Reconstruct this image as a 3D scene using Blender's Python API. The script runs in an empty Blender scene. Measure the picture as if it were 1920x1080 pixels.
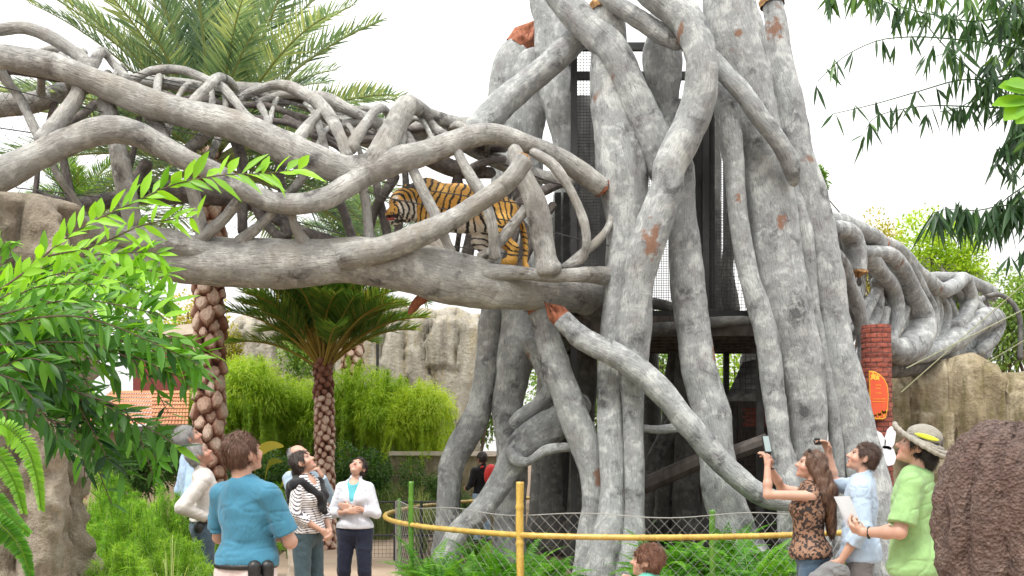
import bpy, math, random
import numpy as np
from mathutils import Vector, Matrix

random.seed(7)
RNG = np.random.default_rng(7)
scene = bpy.context.scene
COL = scene.collection

# ---------------------------------------------------------------- camera, sky, sun, exposure
F = 1800.0          # focal length in photo pixels
HZ = 850.0          # photo row of the horizon
EYE = 1.7           # eye height in metres
cam_d = bpy.data.cameras.new("camera")
cam_d.sensor_width = 36.0
cam_d.lens = 36.0 * F / 1920.0
cam_d.shift_y = (HZ - 540.0) / 1920.0
cam_d.clip_start = 0.05
cam_d.clip_end = 2000.0
cam = bpy.data.objects.new("view_camera", cam_d)
COL.objects.link(cam)
cam.location = (0, 0, EYE)
cam.rotation_euler = (math.radians(90), 0, 0)
scene.camera = cam

SUN_EL, SUN_AZ = math.radians(58), math.radians(215)   # azimuth clockwise from +Y
world = bpy.data.worlds.new("World")
scene.world = world
world.use_nodes = True
wn = world.node_tree
for n in list(wn.nodes):
    wn.nodes.remove(n)
w_out = wn.nodes.new("ShaderNodeOutputWorld")
w_bg = wn.nodes.new("ShaderNodeBackground")
w_sky = wn.nodes.new("ShaderNodeTexSky")
w_sky.sky_type = 'NISHITA'
w_sky.sun_disc = False
w_sky.sun_elevation = SUN_EL
w_sky.sun_rotation = SUN_AZ
w_sky.air_density = 1.0
w_sky.dust_density = 4.0
w_sky.ozone_density = 0.6
# overcast: the clear sky is veiled by an even white cloud layer
w_mix = wn.nodes.new("ShaderNodeMixRGB")
w_mix.inputs[0].default_value = 0.85
w_mix.inputs[2].default_value = (14.0, 13.9, 13.6, 1)
w_bg.inputs[1].default_value = 0.062
wn.links.new(w_sky.outputs[0], w_mix.inputs[1])
# an overcast dome is about three times brighter overhead than at the horizon
w_tc = wn.nodes.new("ShaderNodeTexCoord")
w_sep = wn.nodes.new("ShaderNodeSeparateXYZ")
wn.links.new(w_tc.outputs["Generated"], w_sep.inputs[0])
w_map = wn.nodes.new("ShaderNodeMapRange")
for _k, _v in ((1, 0.0), (2, 1.0), (3, 0.62), (4, 1.75)):
    w_map.inputs[_k].default_value = _v
wn.links.new(w_sep.outputs["Z"], w_map.inputs[0])
w_mul = wn.nodes.new("ShaderNodeMixRGB")
w_mul.blend_type = 'MULTIPLY'
w_mul.inputs[0].default_value = 1.0
wn.links.new(w_mix.outputs[0], w_mul.inputs[1])
wn.links.new(w_map.outputs[0], w_mul.inputs[2])
wn.links.new(w_mul.outputs[0], w_bg.inputs[0])
wn.links.new(w_bg.outputs[0], w_out.inputs[0])

sun_d = bpy.data.lights.new("sun", 'SUN')
sun_d.energy = 1.5
sun_d.angle = math.radians(11)
sun_d.color = (1.0, 0.96, 0.9)
sun = bpy.data.objects.new("sun", sun_d)
COL.objects.link(sun)
_sv = Vector((math.sin(SUN_AZ) * math.cos(SUN_EL), math.cos(SUN_AZ) * math.cos(SUN_EL), math.sin(SUN_EL)))
sun.rotation_euler = (-_sv).to_track_quat('-Z', 'Y').to_euler()

scene.view_settings.view_transform = 'Standard'
scene.view_settings.look = 'None'
scene.view_settings.gamma = 1.0
scene.view_settings.use_curve_mapping = False
scene.view_settings.exposure = 1.12
scene.cycles.max_bounces = 6
scene.cycles.diffuse_bounces = 3
scene.cycles.transparent_max_bounces = 6

# ---------------------------------------------------------------- helpers
def P(px, py, d):
    """photo pixel + distance in metres -> point in the place"""
    return np.array([(px - 960.0) / F * d, d, EYE - (py - HZ) / F * d])

def PX(d):
    return F / d          # photo pixels per metre at distance d

def ground_py(d):
    return HZ + EYE * F / d

def _hash(ix, iy, iz, s):
    h = (ix.astype(np.uint32) * np.uint32(374761393) + iy.astype(np.uint32) * np.uint32(668265263)
         + iz.astype(np.uint32) * np.uint32(2147483647) + np.uint32((s * 974634777) & 0xffffffff))
    h = (h ^ (h >> np.uint32(13))) * np.uint32(1274126177)
    h = h ^ (h >> np.uint32(16))
    return (h & np.uint32(0xffff)).astype(np.float64) / 32767.5 - 1.0

def vnoise(p, s=0):
    p = np.asarray(p, float)
    i = np.floor(p).astype(np.int64)
    f = p - i
    u = f * f * (3 - 2 * f)
    r = 0
    for dx in (0, 1):
        wx = u[..., 0] if dx else 1 - u[..., 0]
        for dy in (0, 1):
            wy = u[..., 1] if dy else 1 - u[..., 1]
            for dz in (0, 1):
                wz = u[..., 2] if dz else 1 - u[..., 2]
                r = r + wx * wy * wz * _hash(i[..., 0] + dx, i[..., 1] + dy, i[..., 2] + dz, s)
    return r

def fbm(p, o=4, s=0, g=0.5):
    a, r, q = 1.0, 0, np.asarray(p, float)
    for k in range(o):
        r = r + a * vnoise(q, s + k)
        q = q * 2.03 + 7.1
        a *= g
    return r

def norm(v):
    v = np.asarray(v, float)
    n = np.linalg.norm(v, axis=-1, keepdims=True)
    return v / np.maximum(n, 1e-9)

def tag(o, label=None, cat=None, group=None, kind=None):
    if label: o["label"] = label
    if cat: o["category"] = cat
    if group: o["group"] = group
    if kind: o["kind"] = kind
    return o

def empty(name, loc, label=None, cat=None, group=None):
    o = bpy.data.objects.new(name, None)
    COL.objects.link(o)
    o.location = tuple(float(x) for x in loc)
    o.empty_display_size = 0.1
    return tag(o, label, cat, group)

_wcache = {}
def wmat(o):
    m = Matrix.LocRotScale(o.location, o.rotation_euler, o.scale)
    return (wmat(o.parent) @ m) if o.parent else m

def mesh_obj(name, v, faces, mat=None, parent=None, smooth=True, attrs=None, mids=None, world=True):
    """faces: (N,k) array, or list of such arrays; verts given in world coordinates (moved into the parent's frame)"""
    v = np.asarray(v, float)
    if parent is not None and world:
        mi = np.array(wmat(parent).inverted())
        v = v @ mi[:3, :3].T + mi[:3, 3]
    if isinstance(faces, np.ndarray):
        faces = [faces]
    faces = [f for f in faces if len(f)]
    me = bpy.data.meshes.new(name)
    me.vertices.add(len(v))
    me.vertices.foreach_set("co", np.ascontiguousarray(v, np.float32).ravel())
    loops = np.concatenate([np.asarray(f).ravel() for f in faces]).astype(np.int32)
    sizes = np.concatenate([np.full(len(f), f.shape[1]) for f in faces]).astype(np.int32)
    starts = np.concatenate([[0], np.cumsum(sizes)[:-1]]).astype(np.int32)
    me.loops.add(len(loops))
    me.loops.foreach_set("vertex_index", loops)
    me.polygons.add(len(sizes))
    me.polygons.foreach_set("loop_start", starts)
    me.polygons.foreach_set("loop_total", sizes)
    mats = mat if isinstance(mat, (list, tuple)) else [mat]
    for m in mats:
        if m: me.materials.append(m)
    if mids is not None:
        me.polygons.foreach_set("material_index", np.asarray(mids, np.int32))
    me.polygons.foreach_set("use_smooth", np.full(len(sizes), bool(smooth)))
    me.update(calc_edges=True)
    for an, av in (attrs or {}).items():
        av = np.asarray(av, np.float32)
        if av.ndim == 1:
            a = me.attributes.new(an, 'FLOAT', 'POINT'); a.data.foreach_set("value", av)
        elif av.shape[1] == 3:
            a = me.attributes.new(an, 'FLOAT_VECTOR', 'POINT'); a.data.foreach_set("vector", av.ravel())
    me.validate()
    o = bpy.data.objects.new(name, me)
    COL.objects.link(o)
    if parent is not None:
        o.parent = parent
    return o

def recentre(o):
    """put a single-mesh thing's origin at its base"""
    me = o.data
    n = len(me.vertices)
    c = np.empty(n * 3, np.float32); me.vertices.foreach_get("co", c); c = c.reshape(-1, 3)
    b = np.array([(c[:, 0].min() + c[:, 0].max()) / 2, (c[:, 1].min() + c[:, 1].max()) / 2, c[:, 2].min()], np.float32)
    c -= b
    me.vertices.foreach_set("co", c.ravel()); me.update()
    o.location = tuple(float(x) for x in b)
    return o

class MB:
    """gathers pieces into one mesh"""
    def __init__(s):
        s.v, s.f4, s.f3, s.n, s.a = [], [], [], 0, []
    def add(s, v, f, a=None):
        v = np.asarray(v, float); f = np.asarray(f)
        (s.f4 if f.shape[1] == 4 else s.f3).append(f + s.n)
        s.v.append(v); s.n += len(v)
        s.a.append(np.zeros(len(v)) if a is None else np.broadcast_to(np.asarray(a, float), (len(v),)))
    def box(s, c, half, R=None, a=None):
        k = np.array([[x, y, z] for x in (-1, 1) for y in (-1, 1) for z in (-1, 1)], float) * np.asarray(half)
        if R is not None: k = k @ np.asarray(R).T
        s.add(k + np.asarray(c), np.array([[0,1,3,2],[4,6,7,5],[0,4,5,1],[2,3,7,6],[0,2,6,4],[1,5,7,3]]), a)
    def bar(s, p, q, r, n=6, r2=None, a=None):
        p, q = np.asarray(p, float), np.asarray(q, float)
        t = norm(q - p); u = norm(np.cross(t, [0.3, 0.2, 1.0] if abs(t[2]) < 0.9 else [1.0, 0, 0])); w = np.cross(t, u)
        ang = np.arange(n) * 2 * math.pi / n
        ring = np.cos(ang)[:, None] * u + np.sin(ang)[:, None] * w
        r2 = r if r2 is None else r2
        i = np.arange(n); j = (i + 1) % n
        s.add(np.concatenate([p + ring * r, q + ring * r2, [p, q]]), np.stack([i, j, j + n, i + n], 1), a)
        s.f3.append(np.concatenate([np.stack([j, i, np.full(n, 2 * n)], 1), np.stack([i + n, j + n, np.full(n, 2 * n + 1)], 1)]) + s.n - 2 * n - 2)
    def poly(s, pts, r, n=6, a=None):
        v, f, _ = tube_geo(np.asarray(pts, float), np.full(len(pts), r) if np.isscalar(r) else np.asarray(r), n)
        s.add(v, f, a)
    def build(s, name, mat, parent=None, smooth=False, attr=None):
        fs = []
        if s.f4: fs.append(np.concatenate(s.f4))
        if s.f3: fs.append(np.concatenate(s.f3))
        at = {attr: np.concatenate(s.a)} if attr else None
        return mesh_obj(name, np.concatenate(s.v), fs, mat, parent, smooth, at)

def catmull(pts, step):
    """smooth path through control rows (any number of columns); step in units of the first three columns"""
    p = np.asarray(pts, float)
    if len(p) == 2:
        n = max(2, int(np.linalg.norm(p[1, :3] - p[0, :3]) / step))
        t = np.linspace(0, 1, n + 1)[:, None]
        return p[0] * (1 - t) + p[1] * t
    q = np.concatenate([[2 * p[0] - p[1]], p, [2 * p[-1] - p[-2]]])
    out = []
    for i in range(1, len(q) - 2):
        a, b, c, d = q[i - 1], q[i], q[i + 1], q[i + 2]
        n = max(2, int(math.ceil(np.linalg.norm(c[:3] - b[:3]) / step)))
        t = (np.arange(n) / n)[:, None]
        out.append(0.5 * (2 * b + (c - a) * t + (2 * a - 5 * b + 4 * c - d) * t * t + (3 * b - a - 3 * c + d) * t ** 3))
    out.append(p[-1:])
    return np.concatenate(out)

def frames(c):
    t = norm(np.gradient(c, axis=0))
    u = np.zeros_like(c)
    a = np.array([0.31, 0.95, 0.05]) if abs(t[0] @ np.array([0.31, 0.95, 0.05])) < 0.9 else np.array([1.0, 0, 0])
    u[0] = norm(a - t[0] * (a @ t[0]))
    for i in range(1, len(c)):
        x = u[i - 1] - t[i] * (u[i - 1] @ t[i])
        u[i] = norm(x)
    return t, u, np.cross(t, u)

def tube_geo(c, r, n):
    """closed tube; returns verts, quads (tip rings collapse to points), ring coordinate"""
    t, u, w = frames(c)
    ang = np.arange(n) * 2 * math.pi / n
    ca, sa = np.cos(ang)[None, :, None], np.sin(ang)[None, :, None]
    v = c[:, None] + (u[:, None] * ca + w[:, None] * sa) * r[:, None, None]
    m = len(c)
    i = np.arange(m - 1)[:, None] * n; k = np.arange(n)[None, :]; k2 = (k + 1) % n
    f = np.stack([i + k, i + k2, i + n + k2, i + n + k], -1).reshape(-1, 4)
    v = np.concatenate([v.reshape(-1, 3), c[:1], c[-1:]])
    e0 = np.stack([np.arange(n), np.full(n, m * n), np.full(n, m * n), (np.arange(n) + 1) % n], 1)
    f0 = np.stack([(np.arange(n) + 1) % n, np.arange(n), np.full(n, m * n)], 1)
    f1 = np.stack([(m - 1) * n + np.arange(n), (m - 1) * n + (np.arange(n) + 1) % n, np.full(n, m * n + 1)], 1)
    # caps as degenerate-free quads is not possible: turn them into triangle pairs kept as quads of a mid ring
    mid0 = (v[:n] + c[0]) / 2; mid1 = (v[(m - 1) * n:m * n] + c[-1]) / 2
    base = m * n + 2
    v = np.concatenate([v, mid0, mid1])
    kk = np.arange(n); kn = (kk + 1) % n
    q0 = np.stack([kn, kk, base + kk, base + kn], 1)
    q1 = np.stack([(m - 1) * n + kk, (m - 1) * n + kn, base + n + kn, base + n + kk], 1)
    half = np.arange(0, n - n % 2, 2)
    c0 = np.stack([base + (half + 2) % n, base + (half + 1) % n, base + half, np.full(len(half), m * n)], 1)
    c1 = np.stack([base + n + half, base + n + (half + 1) % n, base + n + (half + 2) % n, np.full(len(half), m * n + 1)], 1)
    return v, np.concatenate([f, q0, q1, c0, c1]), (m, n)

# ---------------------------------------------------------------- materials
def new_mat(name):
    m = bpy.data.materials.new(name)
    m.use_nodes = True
    nt = m.node_tree
    for n in list(nt.nodes): nt.nodes.remove(n)
    out = nt.nodes.new("ShaderNodeOutputMaterial")
    b = nt.nodes.new("ShaderNodeBsdfPrincipled")
    nt.links.new(b.outputs[0], out.inputs[0])
    return m, nt, b, out

def N(nt, t, **kw):
    n = nt.nodes.new(t)
    for k, v in kw.items():
        if k.startswith("i_"):
            n.inputs[int(k[2:])].default_value = v
        else:
            setattr(n, k, v)
    return n

def ramp(nt, fac, stops):
    r = nt.nodes.new("ShaderNodeValToRGB")
    el = r.color_ramp.elements
    while len(el) < len(stops): el.new(0.5)
    for e, (p, c) in zip(el, stops):
        e.position = p
        e.color = (*c, 1) if len(c) == 3 else c
    nt.links.new(fac, r.inputs[0])
    return r.outputs[0]

def noise_node(nt, vec, scale, detail=4, rough=0.55, dist=0.0):
    n = nt.nodes.new("ShaderNodeTexNoise")
    n.inputs["Scale"].default_value = scale
    n.inputs["Detail"].default_value = detail
    n.inputs["Roughness"].default_value = rough
    n.inputs["Distortion"].default_value = dist
    if vec is not None: nt.links.new(vec, n.inputs["Vector"])
    return n.outputs["Fac"]

def scaled(nt, vec, s):
    m = nt.nodes.new("ShaderNodeMapping")
    m.inputs["Scale"].default_value = s
    nt.links.new(vec, m.inputs["Vector"])
    return m.outputs[0]

def mixc(nt, fac, a, b, mode='MIX'):
    m = nt.nodes.new("ShaderNodeMixRGB")
    m.blend_type = mode
    for k, x in ((0, fac), (1, a), (2, b)):
        if isinstance(x, (int, float)): m.inputs[k].default_value = x
        elif isinstance(x, tuple): m.inputs[k].default_value = (*x, 1)
        else: nt.links.new(x, m.inputs[k])
    return m.outputs[0]

def bump(nt, b, h, strength, dist):
    n = nt.nodes.new("ShaderNodeBump")
    n.inputs["Strength"].default_value = strength
    n.inputs["Distance"].default_value = dist
    nt.links.new(h, n.inputs["Height"])
    nt.links.new(n.outputs[0], b.inputs["Normal"])

def simple(name, c1, c2, scale=8, rough=0.7, bstr=0.3, bdist=0.01, metal=0.0, stretch=None, detail=5, stops=None):
    m, nt, b, out = new_mat(name)
    tc = N(nt, "ShaderNodeTexCoord")
    vec = tc.outputs["Object"]
    if stretch: vec = scaled(nt, vec, stretch)
    f = noise_node(nt, vec, scale, detail)
    col = ramp(nt, f, stops or [(0.3, c1), (0.7, c2)])
    nt.links.new(col, b.inputs["Base Color"])
    b.inputs["Roughness"].default_value = rough
    b.inputs["Metallic"].default_value = metal
    if bstr: bump(nt, b, f, bstr, bdist)
    return m

def leaf_mat(name, dark, mid, light, rough=0.45, trans=0.35, attr="tint"):
    m, nt, b, out = new_mat(name)
    a = N(nt, "ShaderNodeAttribute", attribute_name=attr)
    col = ramp(nt, a.outputs["Fac"], [(0.0, dark), (0.5, mid), (1.0, light)])
    nt.links.new(col, b.inputs["Base Color"])
    b.inputs["Roughness"].default_value = rough
    b.inputs["Specular IOR Level"].default_value = 0.35
    tr = N(nt, "ShaderNodeBsdfTranslucent")
    tcol = mixc(nt, 1.0, col, (1.5, 1.4, 0.7), 'MULTIPLY')
    nt.links.new(tcol, tr.inputs[0])
    mx = N(nt, "ShaderNodeMixShader"); mx.inputs[0].default_value = trans
    nt.links.new(b.outputs[0], mx.inputs[1]); nt.links.new(tr.outputs[0], mx.inputs[2])
    nt.links.new(mx.outputs[0], out.inputs[0])
    return m

def attr_col_mat(name, attr="col", rough=0.6, noise=0.0, sss=0.0, bstr=0.0, bscale=60, bdist=0.004, sheen=0.0):
    m, nt, b, out = new_mat(name)
    a = N(nt, "ShaderNodeAttribute", attribute_name=attr)
    col = a.outputs["Vector"]
    if noise or bstr:
        tc = N(nt, "ShaderNodeTexCoord")
        f = noise_node(nt, tc.outputs["Object"], bscale, 4)
        if noise:
            col = mixc(nt, noise, col, ramp(nt, f, [(0.3, (0.6, 0.6, 0.6)), (0.7, (1.3, 1.3, 1.3))]), 'MULTIPLY')
        if bstr: bump(nt, b, f, bstr, bdist)
    nt.links.new(col, b.inputs["Base Color"])
    b.inputs["Roughness"].default_value = rough
    if sss:
        b.inputs["Subsurface Weight"].default_value = sss
        b.inputs["Subsurface Radius"].default_value = (0.012, 0.005, 0.003)
    if sheen: b.inputs["Sheen Weight"].default_value = sheen
    return m

def N_half(nt, x):
    m = N(nt, "ShaderNodeMath", operation='MULTIPLY'); nt.links.new(x, m.inputs[0]); m.inputs[1].default_value = 0.25
    return m.outputs[0]

def bark_mat(name, dark, mid, light, purple, rust=True, warm=None, tooth=1.0, patches=False):
    m, nt, b, out = new_mat(name)
    a = N(nt, "ShaderNodeAttribute", attribute_name="bark")
    g = N(nt, "ShaderNodeNewGeometry")
    bv = a.outputs["Vector"]
    streak = noise_node(nt, scaled(nt, bv, (1, 1, 0.16)), 40, 6, 0.65, 0.8)
    fine = noise_node(nt, scaled(nt, bv, (1, 1, 0.3)), 130, 5, 0.68)
    blot = noise_node(nt, g.outputs["Position"], 2.6, 6, 0.62, 0.4)
    blot2 = noise_node(nt, g.outputs["Position"], 7.5, 5, 0.6, 0.3)
    col = ramp(nt, blot, [(0.33, dark), (0.45, mid), (0.54, mid), (0.65, light)])
    col = mixc(nt, ramp(nt, blot2, [(0.50, (0, 0, 0)), (0.66, (0.75, 0.75, 0.75))]), col, light)
    col = mixc(nt, ramp(nt, noise_node(nt, g.outputs["Position"], 4.1, 4), [(0.55, (0, 0, 0)), (0.72, (0.55, 0.55, 0.55))]), col, purple)
    col = mixc(nt, ramp(nt, streak, [(0.30, (0.62, 0.62, 0.62)), (0.46, (0, 0, 0))]), col, dark)
    col = mixc(nt, ramp(nt, fine, [(0.52, (0, 0, 0)), (0.68, (0.4, 0.4, 0.4))]), col, light)
    hair = noise_node(nt, scaled(nt, bv, (1, 1, 0.11)), 75, 4, 0.7, 1.0)
    col = mixc(nt, ramp(nt, hair, [(0.34, (0.55, 0.55, 0.55)), (0.46, (0, 0, 0))]), col, dark)
    if rust:
        rf = noise_node(nt, g.outputs["Position"], 1.15, 3, 0.5)
        col = mixc(nt, ramp(nt, rf, [(0.69, (0, 0, 0)), (0.72, (0.8, 0.8, 0.8))]), col, (0.30, 0.13, 0.06))
    if patches:     # bare reddish scars where the bark has come away
        dn = N(nt, "ShaderNodeTexNoise"); dn.inputs["Scale"].default_value = 12; dn.inputs["Detail"].default_value = 5
        nt.links.new(g.outputs["Position"], dn.inputs["Vector"])
        for (sx, sy, sd, ra, rb) in ((1222, 452, 12.25, 20, 34), (1386, 371, 12.75, 7, 9), (1467, 418, 12.95, 9, 20), (1277, 57, 12.4, 6, 15), (1384, 64, 13.0, 8, 9), (1457, 48, 13.6, 17, 26), (1280, 105, 12.4, 4, 14)):
            c = P(sx, sy, sd)
            s1 = N(nt, "ShaderNodeVectorMath", operation='SUBTRACT'); nt.links.new(g.outputs["Position"], s1.inputs[0]); s1.inputs[1].default_value = tuple(c)
            s2 = N(nt, "ShaderNodeVectorMath", operation='MULTIPLY'); nt.links.new(s1.outputs[0], s2.inputs[0]); s2.inputs[1].default_value = (PX(sd) / ra, 2.2, PX(sd) / rb)
            s3 = N(nt, "ShaderNodeVectorMath", operation='LENGTH'); nt.links.new(s2.outputs[0], s3.inputs[0])
            s4 = N(nt, "ShaderNodeMath", operation='MULTIPLY_ADD'); nt.links.new(dn.outputs["Fac"], s4.inputs[0]); s4.inputs[1].default_value = 3.0; nt.links.new(s3.outputs["Value"], s4.inputs[2])
            col = mixc(nt, ramp(nt, N_half(nt, s4.outputs[0]), [(0.50, (.85, .85, .85)), (0.62, (0, 0, 0))]), col, (0.33, 0.15, 0.075))
    if warm:
        wf = noise_node(nt, g.outputs["Position"], 1.7, 3)
        col = mixc(nt, ramp(nt, wf, [(0.5, (0, 0, 0)), (0.7, (0.5, 0.5, 0.5))]), col, warm)
    nt.links.new(col, b.inputs["Base Color"])
    b.inputs["Roughness"].default_value = 0.62
    b.inputs["Specular IOR Level"].default_value = 0.4
    hsum = N(nt, "ShaderNodeMath", operation='MULTIPLY_ADD')
    nt.links.new(streak, hsum.inputs[0]); hsum.inputs[1].default_value = 1.6
    nt.links.new(fine, hsum.inputs[2])
    bump(nt, b, hsum.outputs[0], 0.55 * tooth, 0.05)
    return m

M = {}
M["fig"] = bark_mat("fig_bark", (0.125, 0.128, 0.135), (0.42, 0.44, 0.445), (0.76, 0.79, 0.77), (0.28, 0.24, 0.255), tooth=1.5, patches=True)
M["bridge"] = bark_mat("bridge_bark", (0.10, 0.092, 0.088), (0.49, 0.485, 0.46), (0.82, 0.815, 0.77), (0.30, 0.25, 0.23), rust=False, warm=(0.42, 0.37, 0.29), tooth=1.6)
M["bridge_shade"] = bark_mat("shaded_bridge_bark", (0.05, 0.04, 0.038), (0.17, 0.145, 0.135), (0.36, 0.33, 0.30), (0.15, 0.11, 0.10), rust=False, tooth=1.5)  # bridge bark in darker brown: far-side shade painted into the colour
M["fig_shade"] = bark_mat("shaded_fig_bark", (0.045, 0.045, 0.045), (0.12, 0.118, 0.112), (0.24, 0.24, 0.225), (0.11, 0.095, 0.09), rust=False)  # darkened copy of the fig bark, carrying the deep shade inside the tower
M["rust"] = simple("broken_wood", (0.20, 0.055, 0.03), (0.42, 0.17, 0.09), 14, 0.9, 1.0, 0.05, stretch=(1, 1, 0.3))
M["ochre"] = simple("cut_wood", (0.16, 0.08, 0.03), (0.48, 0.28, 0.12), 18, 0.9, 0.8, 0.03)
M["steel"] = simple("dark_steel", (0.018, 0.019, 0.02), (0.04, 0.04, 0.04), 6, 0.55, 0.1, 0.002)
M["wire"] = simple("wire", (0.05, 0.05, 0.05), (0.10, 0.095, 0.09), 20, 0.5, 0, metal=0.5)
M["galv"] = simple("galvanised_wire", (0.28, 0.28, 0.27), (0.40, 0.40, 0.38), 20, 0.45, 0, metal=0.3)
M["dark_wood"] = simple("dark_wood", (0.05, 0.042, 0.038), (0.14, 0.12, 0.11), 9, 0.85, 0.6, 0.02, stretch=(1, 1, 0.3))

# ================================================================ ground, path, rocks
def ground_mat():
    m, nt, b, out = new_mat("soil")
    tc = N(nt, "ShaderNodeNewGeometry")
    f = noise_node(nt, tc.outputs["Position"], 3.0, 6, 0.65)
    f2 = noise_node(nt, tc.outputs["Position"], 30, 5, 0.7)
    col = ramp(nt, f, [(0.3, (0.09, 0.055, 0.035)), (0.5, (0.15, 0.095, 0.06)), (0.72, (0.07, 0.085, 0.03))])
    col = mixc(nt, ramp(nt, f2, [(0.45, (0, 0, 0)), (0.7, (0.6, 0.6, 0.6))]), col, (0.27, 0.19, 0.12))
    nt.links.new(col, b.inputs["Base Color"]); b.inputs["Roughness"].default_value = 0.95
    bump(nt, b, f2, 0.8, 0.04)
    return m

def big_ground():
    xs = np.concatenate([[-600, -200, -80], np.arange(-40, 41, 2.0), [80, 200, 600]])
    ys = np.concatenate([[-200, -60, -20], np.arange(-6, 41, 1.5), [60, 120, 300, 900]])
    X, Y = np.meshgrid(xs, ys)
    Z = np.where((Y > 19) & (Y < 60), 0.05 * fbm(np.stack([X, Y, X * 0], -1) * 0.4, 2), 0) - 0.02
    v = np.stack([X, Y, Z], -1).reshape(-1, 3)
    nx, ny = len(xs), len(ys)
    i = (np.arange(ny - 1)[:, None] * nx + np.arange(nx - 1)[None]).ravel()
    return mesh_obj("ground", v, np.stack([i, i + 1, i + nx + 1, i + nx], 1), ground_mat())
tag(big_ground(), kind="structure")

def path_obj():
    m, nt, b, out = new_mat("tan_concrete")
    g = N(nt, "ShaderNodeNewGeometry")
    f = noise_node(nt, g.outputs["Position"], 1.3, 5, 0.6)
    f2 = noise_node(nt, g.outputs["Position"], 70, 4, 0.7)
    col = ramp(nt, f, [(0.3, (0.36, 0.26, 0.185)), (0.7, (0.47, 0.36, 0.27))])
    col = mixc(nt, 0.5, col, ramp(nt, f2, [(0.3, (0.7, 0.7, 0.7)), (0.7, (1.15, 1.15, 1.15))]), 'MULTIPLY')
    nt.links.new(col, b.inputs["Base Color"]); b.inputs["Roughness"].default_value = 0.85
    bump(nt, b, f2, 0.25, 0.004)
    # a curved walk sweeping from the viewers round the left of the ring fence
    cl = catmull([(3.5, -3, 0, 4.2), (2.0, 3, 0, 4.4), (-0.2, 7, 0, 3.0), (-1.9, 10, 0, 1.5), (-2.4, 13, 0, 0.95),
                  (-2.85, 15.5, 0, 0.95), (-2.95, 17.6, 0, 0.95), (-2.2, 19.6, 0, 0.95), (-0.4, 20.6, 0, 0.95), (3, 21.3, 0, 1.0), (8, 21.6, 0, 1.0), (14, 22.5, 0, 1.0)], 0.4)
    t = norm(np.gradient(cl[:, :3], axis=0)); s = np.stack([t[:, 1], -t[:, 0], t[:, 2] * 0], 1)
    L, R = cl[:, :3] - s * cl[:, 3:4], cl[:, :3] + s * cl[:, 3:4]
    L[:, 2] = R[:, 2] = 0.004
    v = np.concatenate([L, R]); n = len(cl); i = np.arange(n - 1)
    return mesh_obj("path", v, np.stack([i, i + 1, i + 1 + n, i + n], 1), m)
tag(path_obj(), kind="structure")

def rock_mat(name, dark, mid, light, moss=(0.16, 0.15, 0.05), vert=0.25, bstr=0.9):
    m, nt, b, out = new_mat(name)
    g = N(nt, "ShaderNodeNewGeometry")
    p = g.outputs["Position"]
    f = noise_node(nt, scaled(nt, p, (1, 1, vert)), 2.2, 7, 0.62, 0.5)
    f2 = noise_node(nt, p, 11, 6, 0.68)
    f3 = noise_node(nt, scaled(nt, p, (1, 1, 0.15)), 5, 4, 0.6)
    col = ramp(nt, f, [(0.28, dark), (0.45, mid), (0.68, light)])
    col = mixc(nt, ramp(nt, f3, [(0.50, (0, 0, 0)), (0.68, (0.7, 0.7, 0.7))]), col, moss)
    col = mixc(nt, 0.6, col, ramp(nt, f2, [(0.3, (0.55, 0.55, 0.55)), (0.65, (1.15, 1.15, 1.15))]), 'MULTIPLY')
    nt.links.new(col, b.inputs["Base Color"]); b.inputs["Roughness"].default_value = 0.9
    hs = N(nt, "ShaderNodeMath", operation='MULTIPLY_ADD'); nt.links.new(f, hs.inputs[0]); hs.inputs[1].default_value = 2.0; nt.links.new(f2, hs.inputs[2])
    bump(nt, b, hs.outputs[0], bstr, 0.06)
    return m
M["pale_rock"] = rock_mat("pale_rock", (0.12, 0.105, 0.085), (0.35, 0.32, 0.265), (0.50, 0.47, 0.40), (0.34, 0.28, 0.15), 0.12)
M["tan_rock"] = rock_mat("tan_rock", (0.06, 0.048, 0.036), (0.20, 0.165, 0.12), (0.36, 0.31, 0.24), (0.11, 0.10, 0.05), 0.14, 1.0)
M["cliff_rock"] = rock_mat("cliff_rock", (0.11, 0.085, 0.05), (0.30, 0.245, 0.15), (0.46, 0.40, 0.29), (0.13, 0.115, 0.035), 0.3)
M["grey_rock"] = rock_mat("grey_rock", (0.16, 0.15, 0.14), (0.34, 0.32, 0.29), (0.48, 0.46, 0.43), (0.25, 0.23, 0.16), 0.5)

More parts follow.
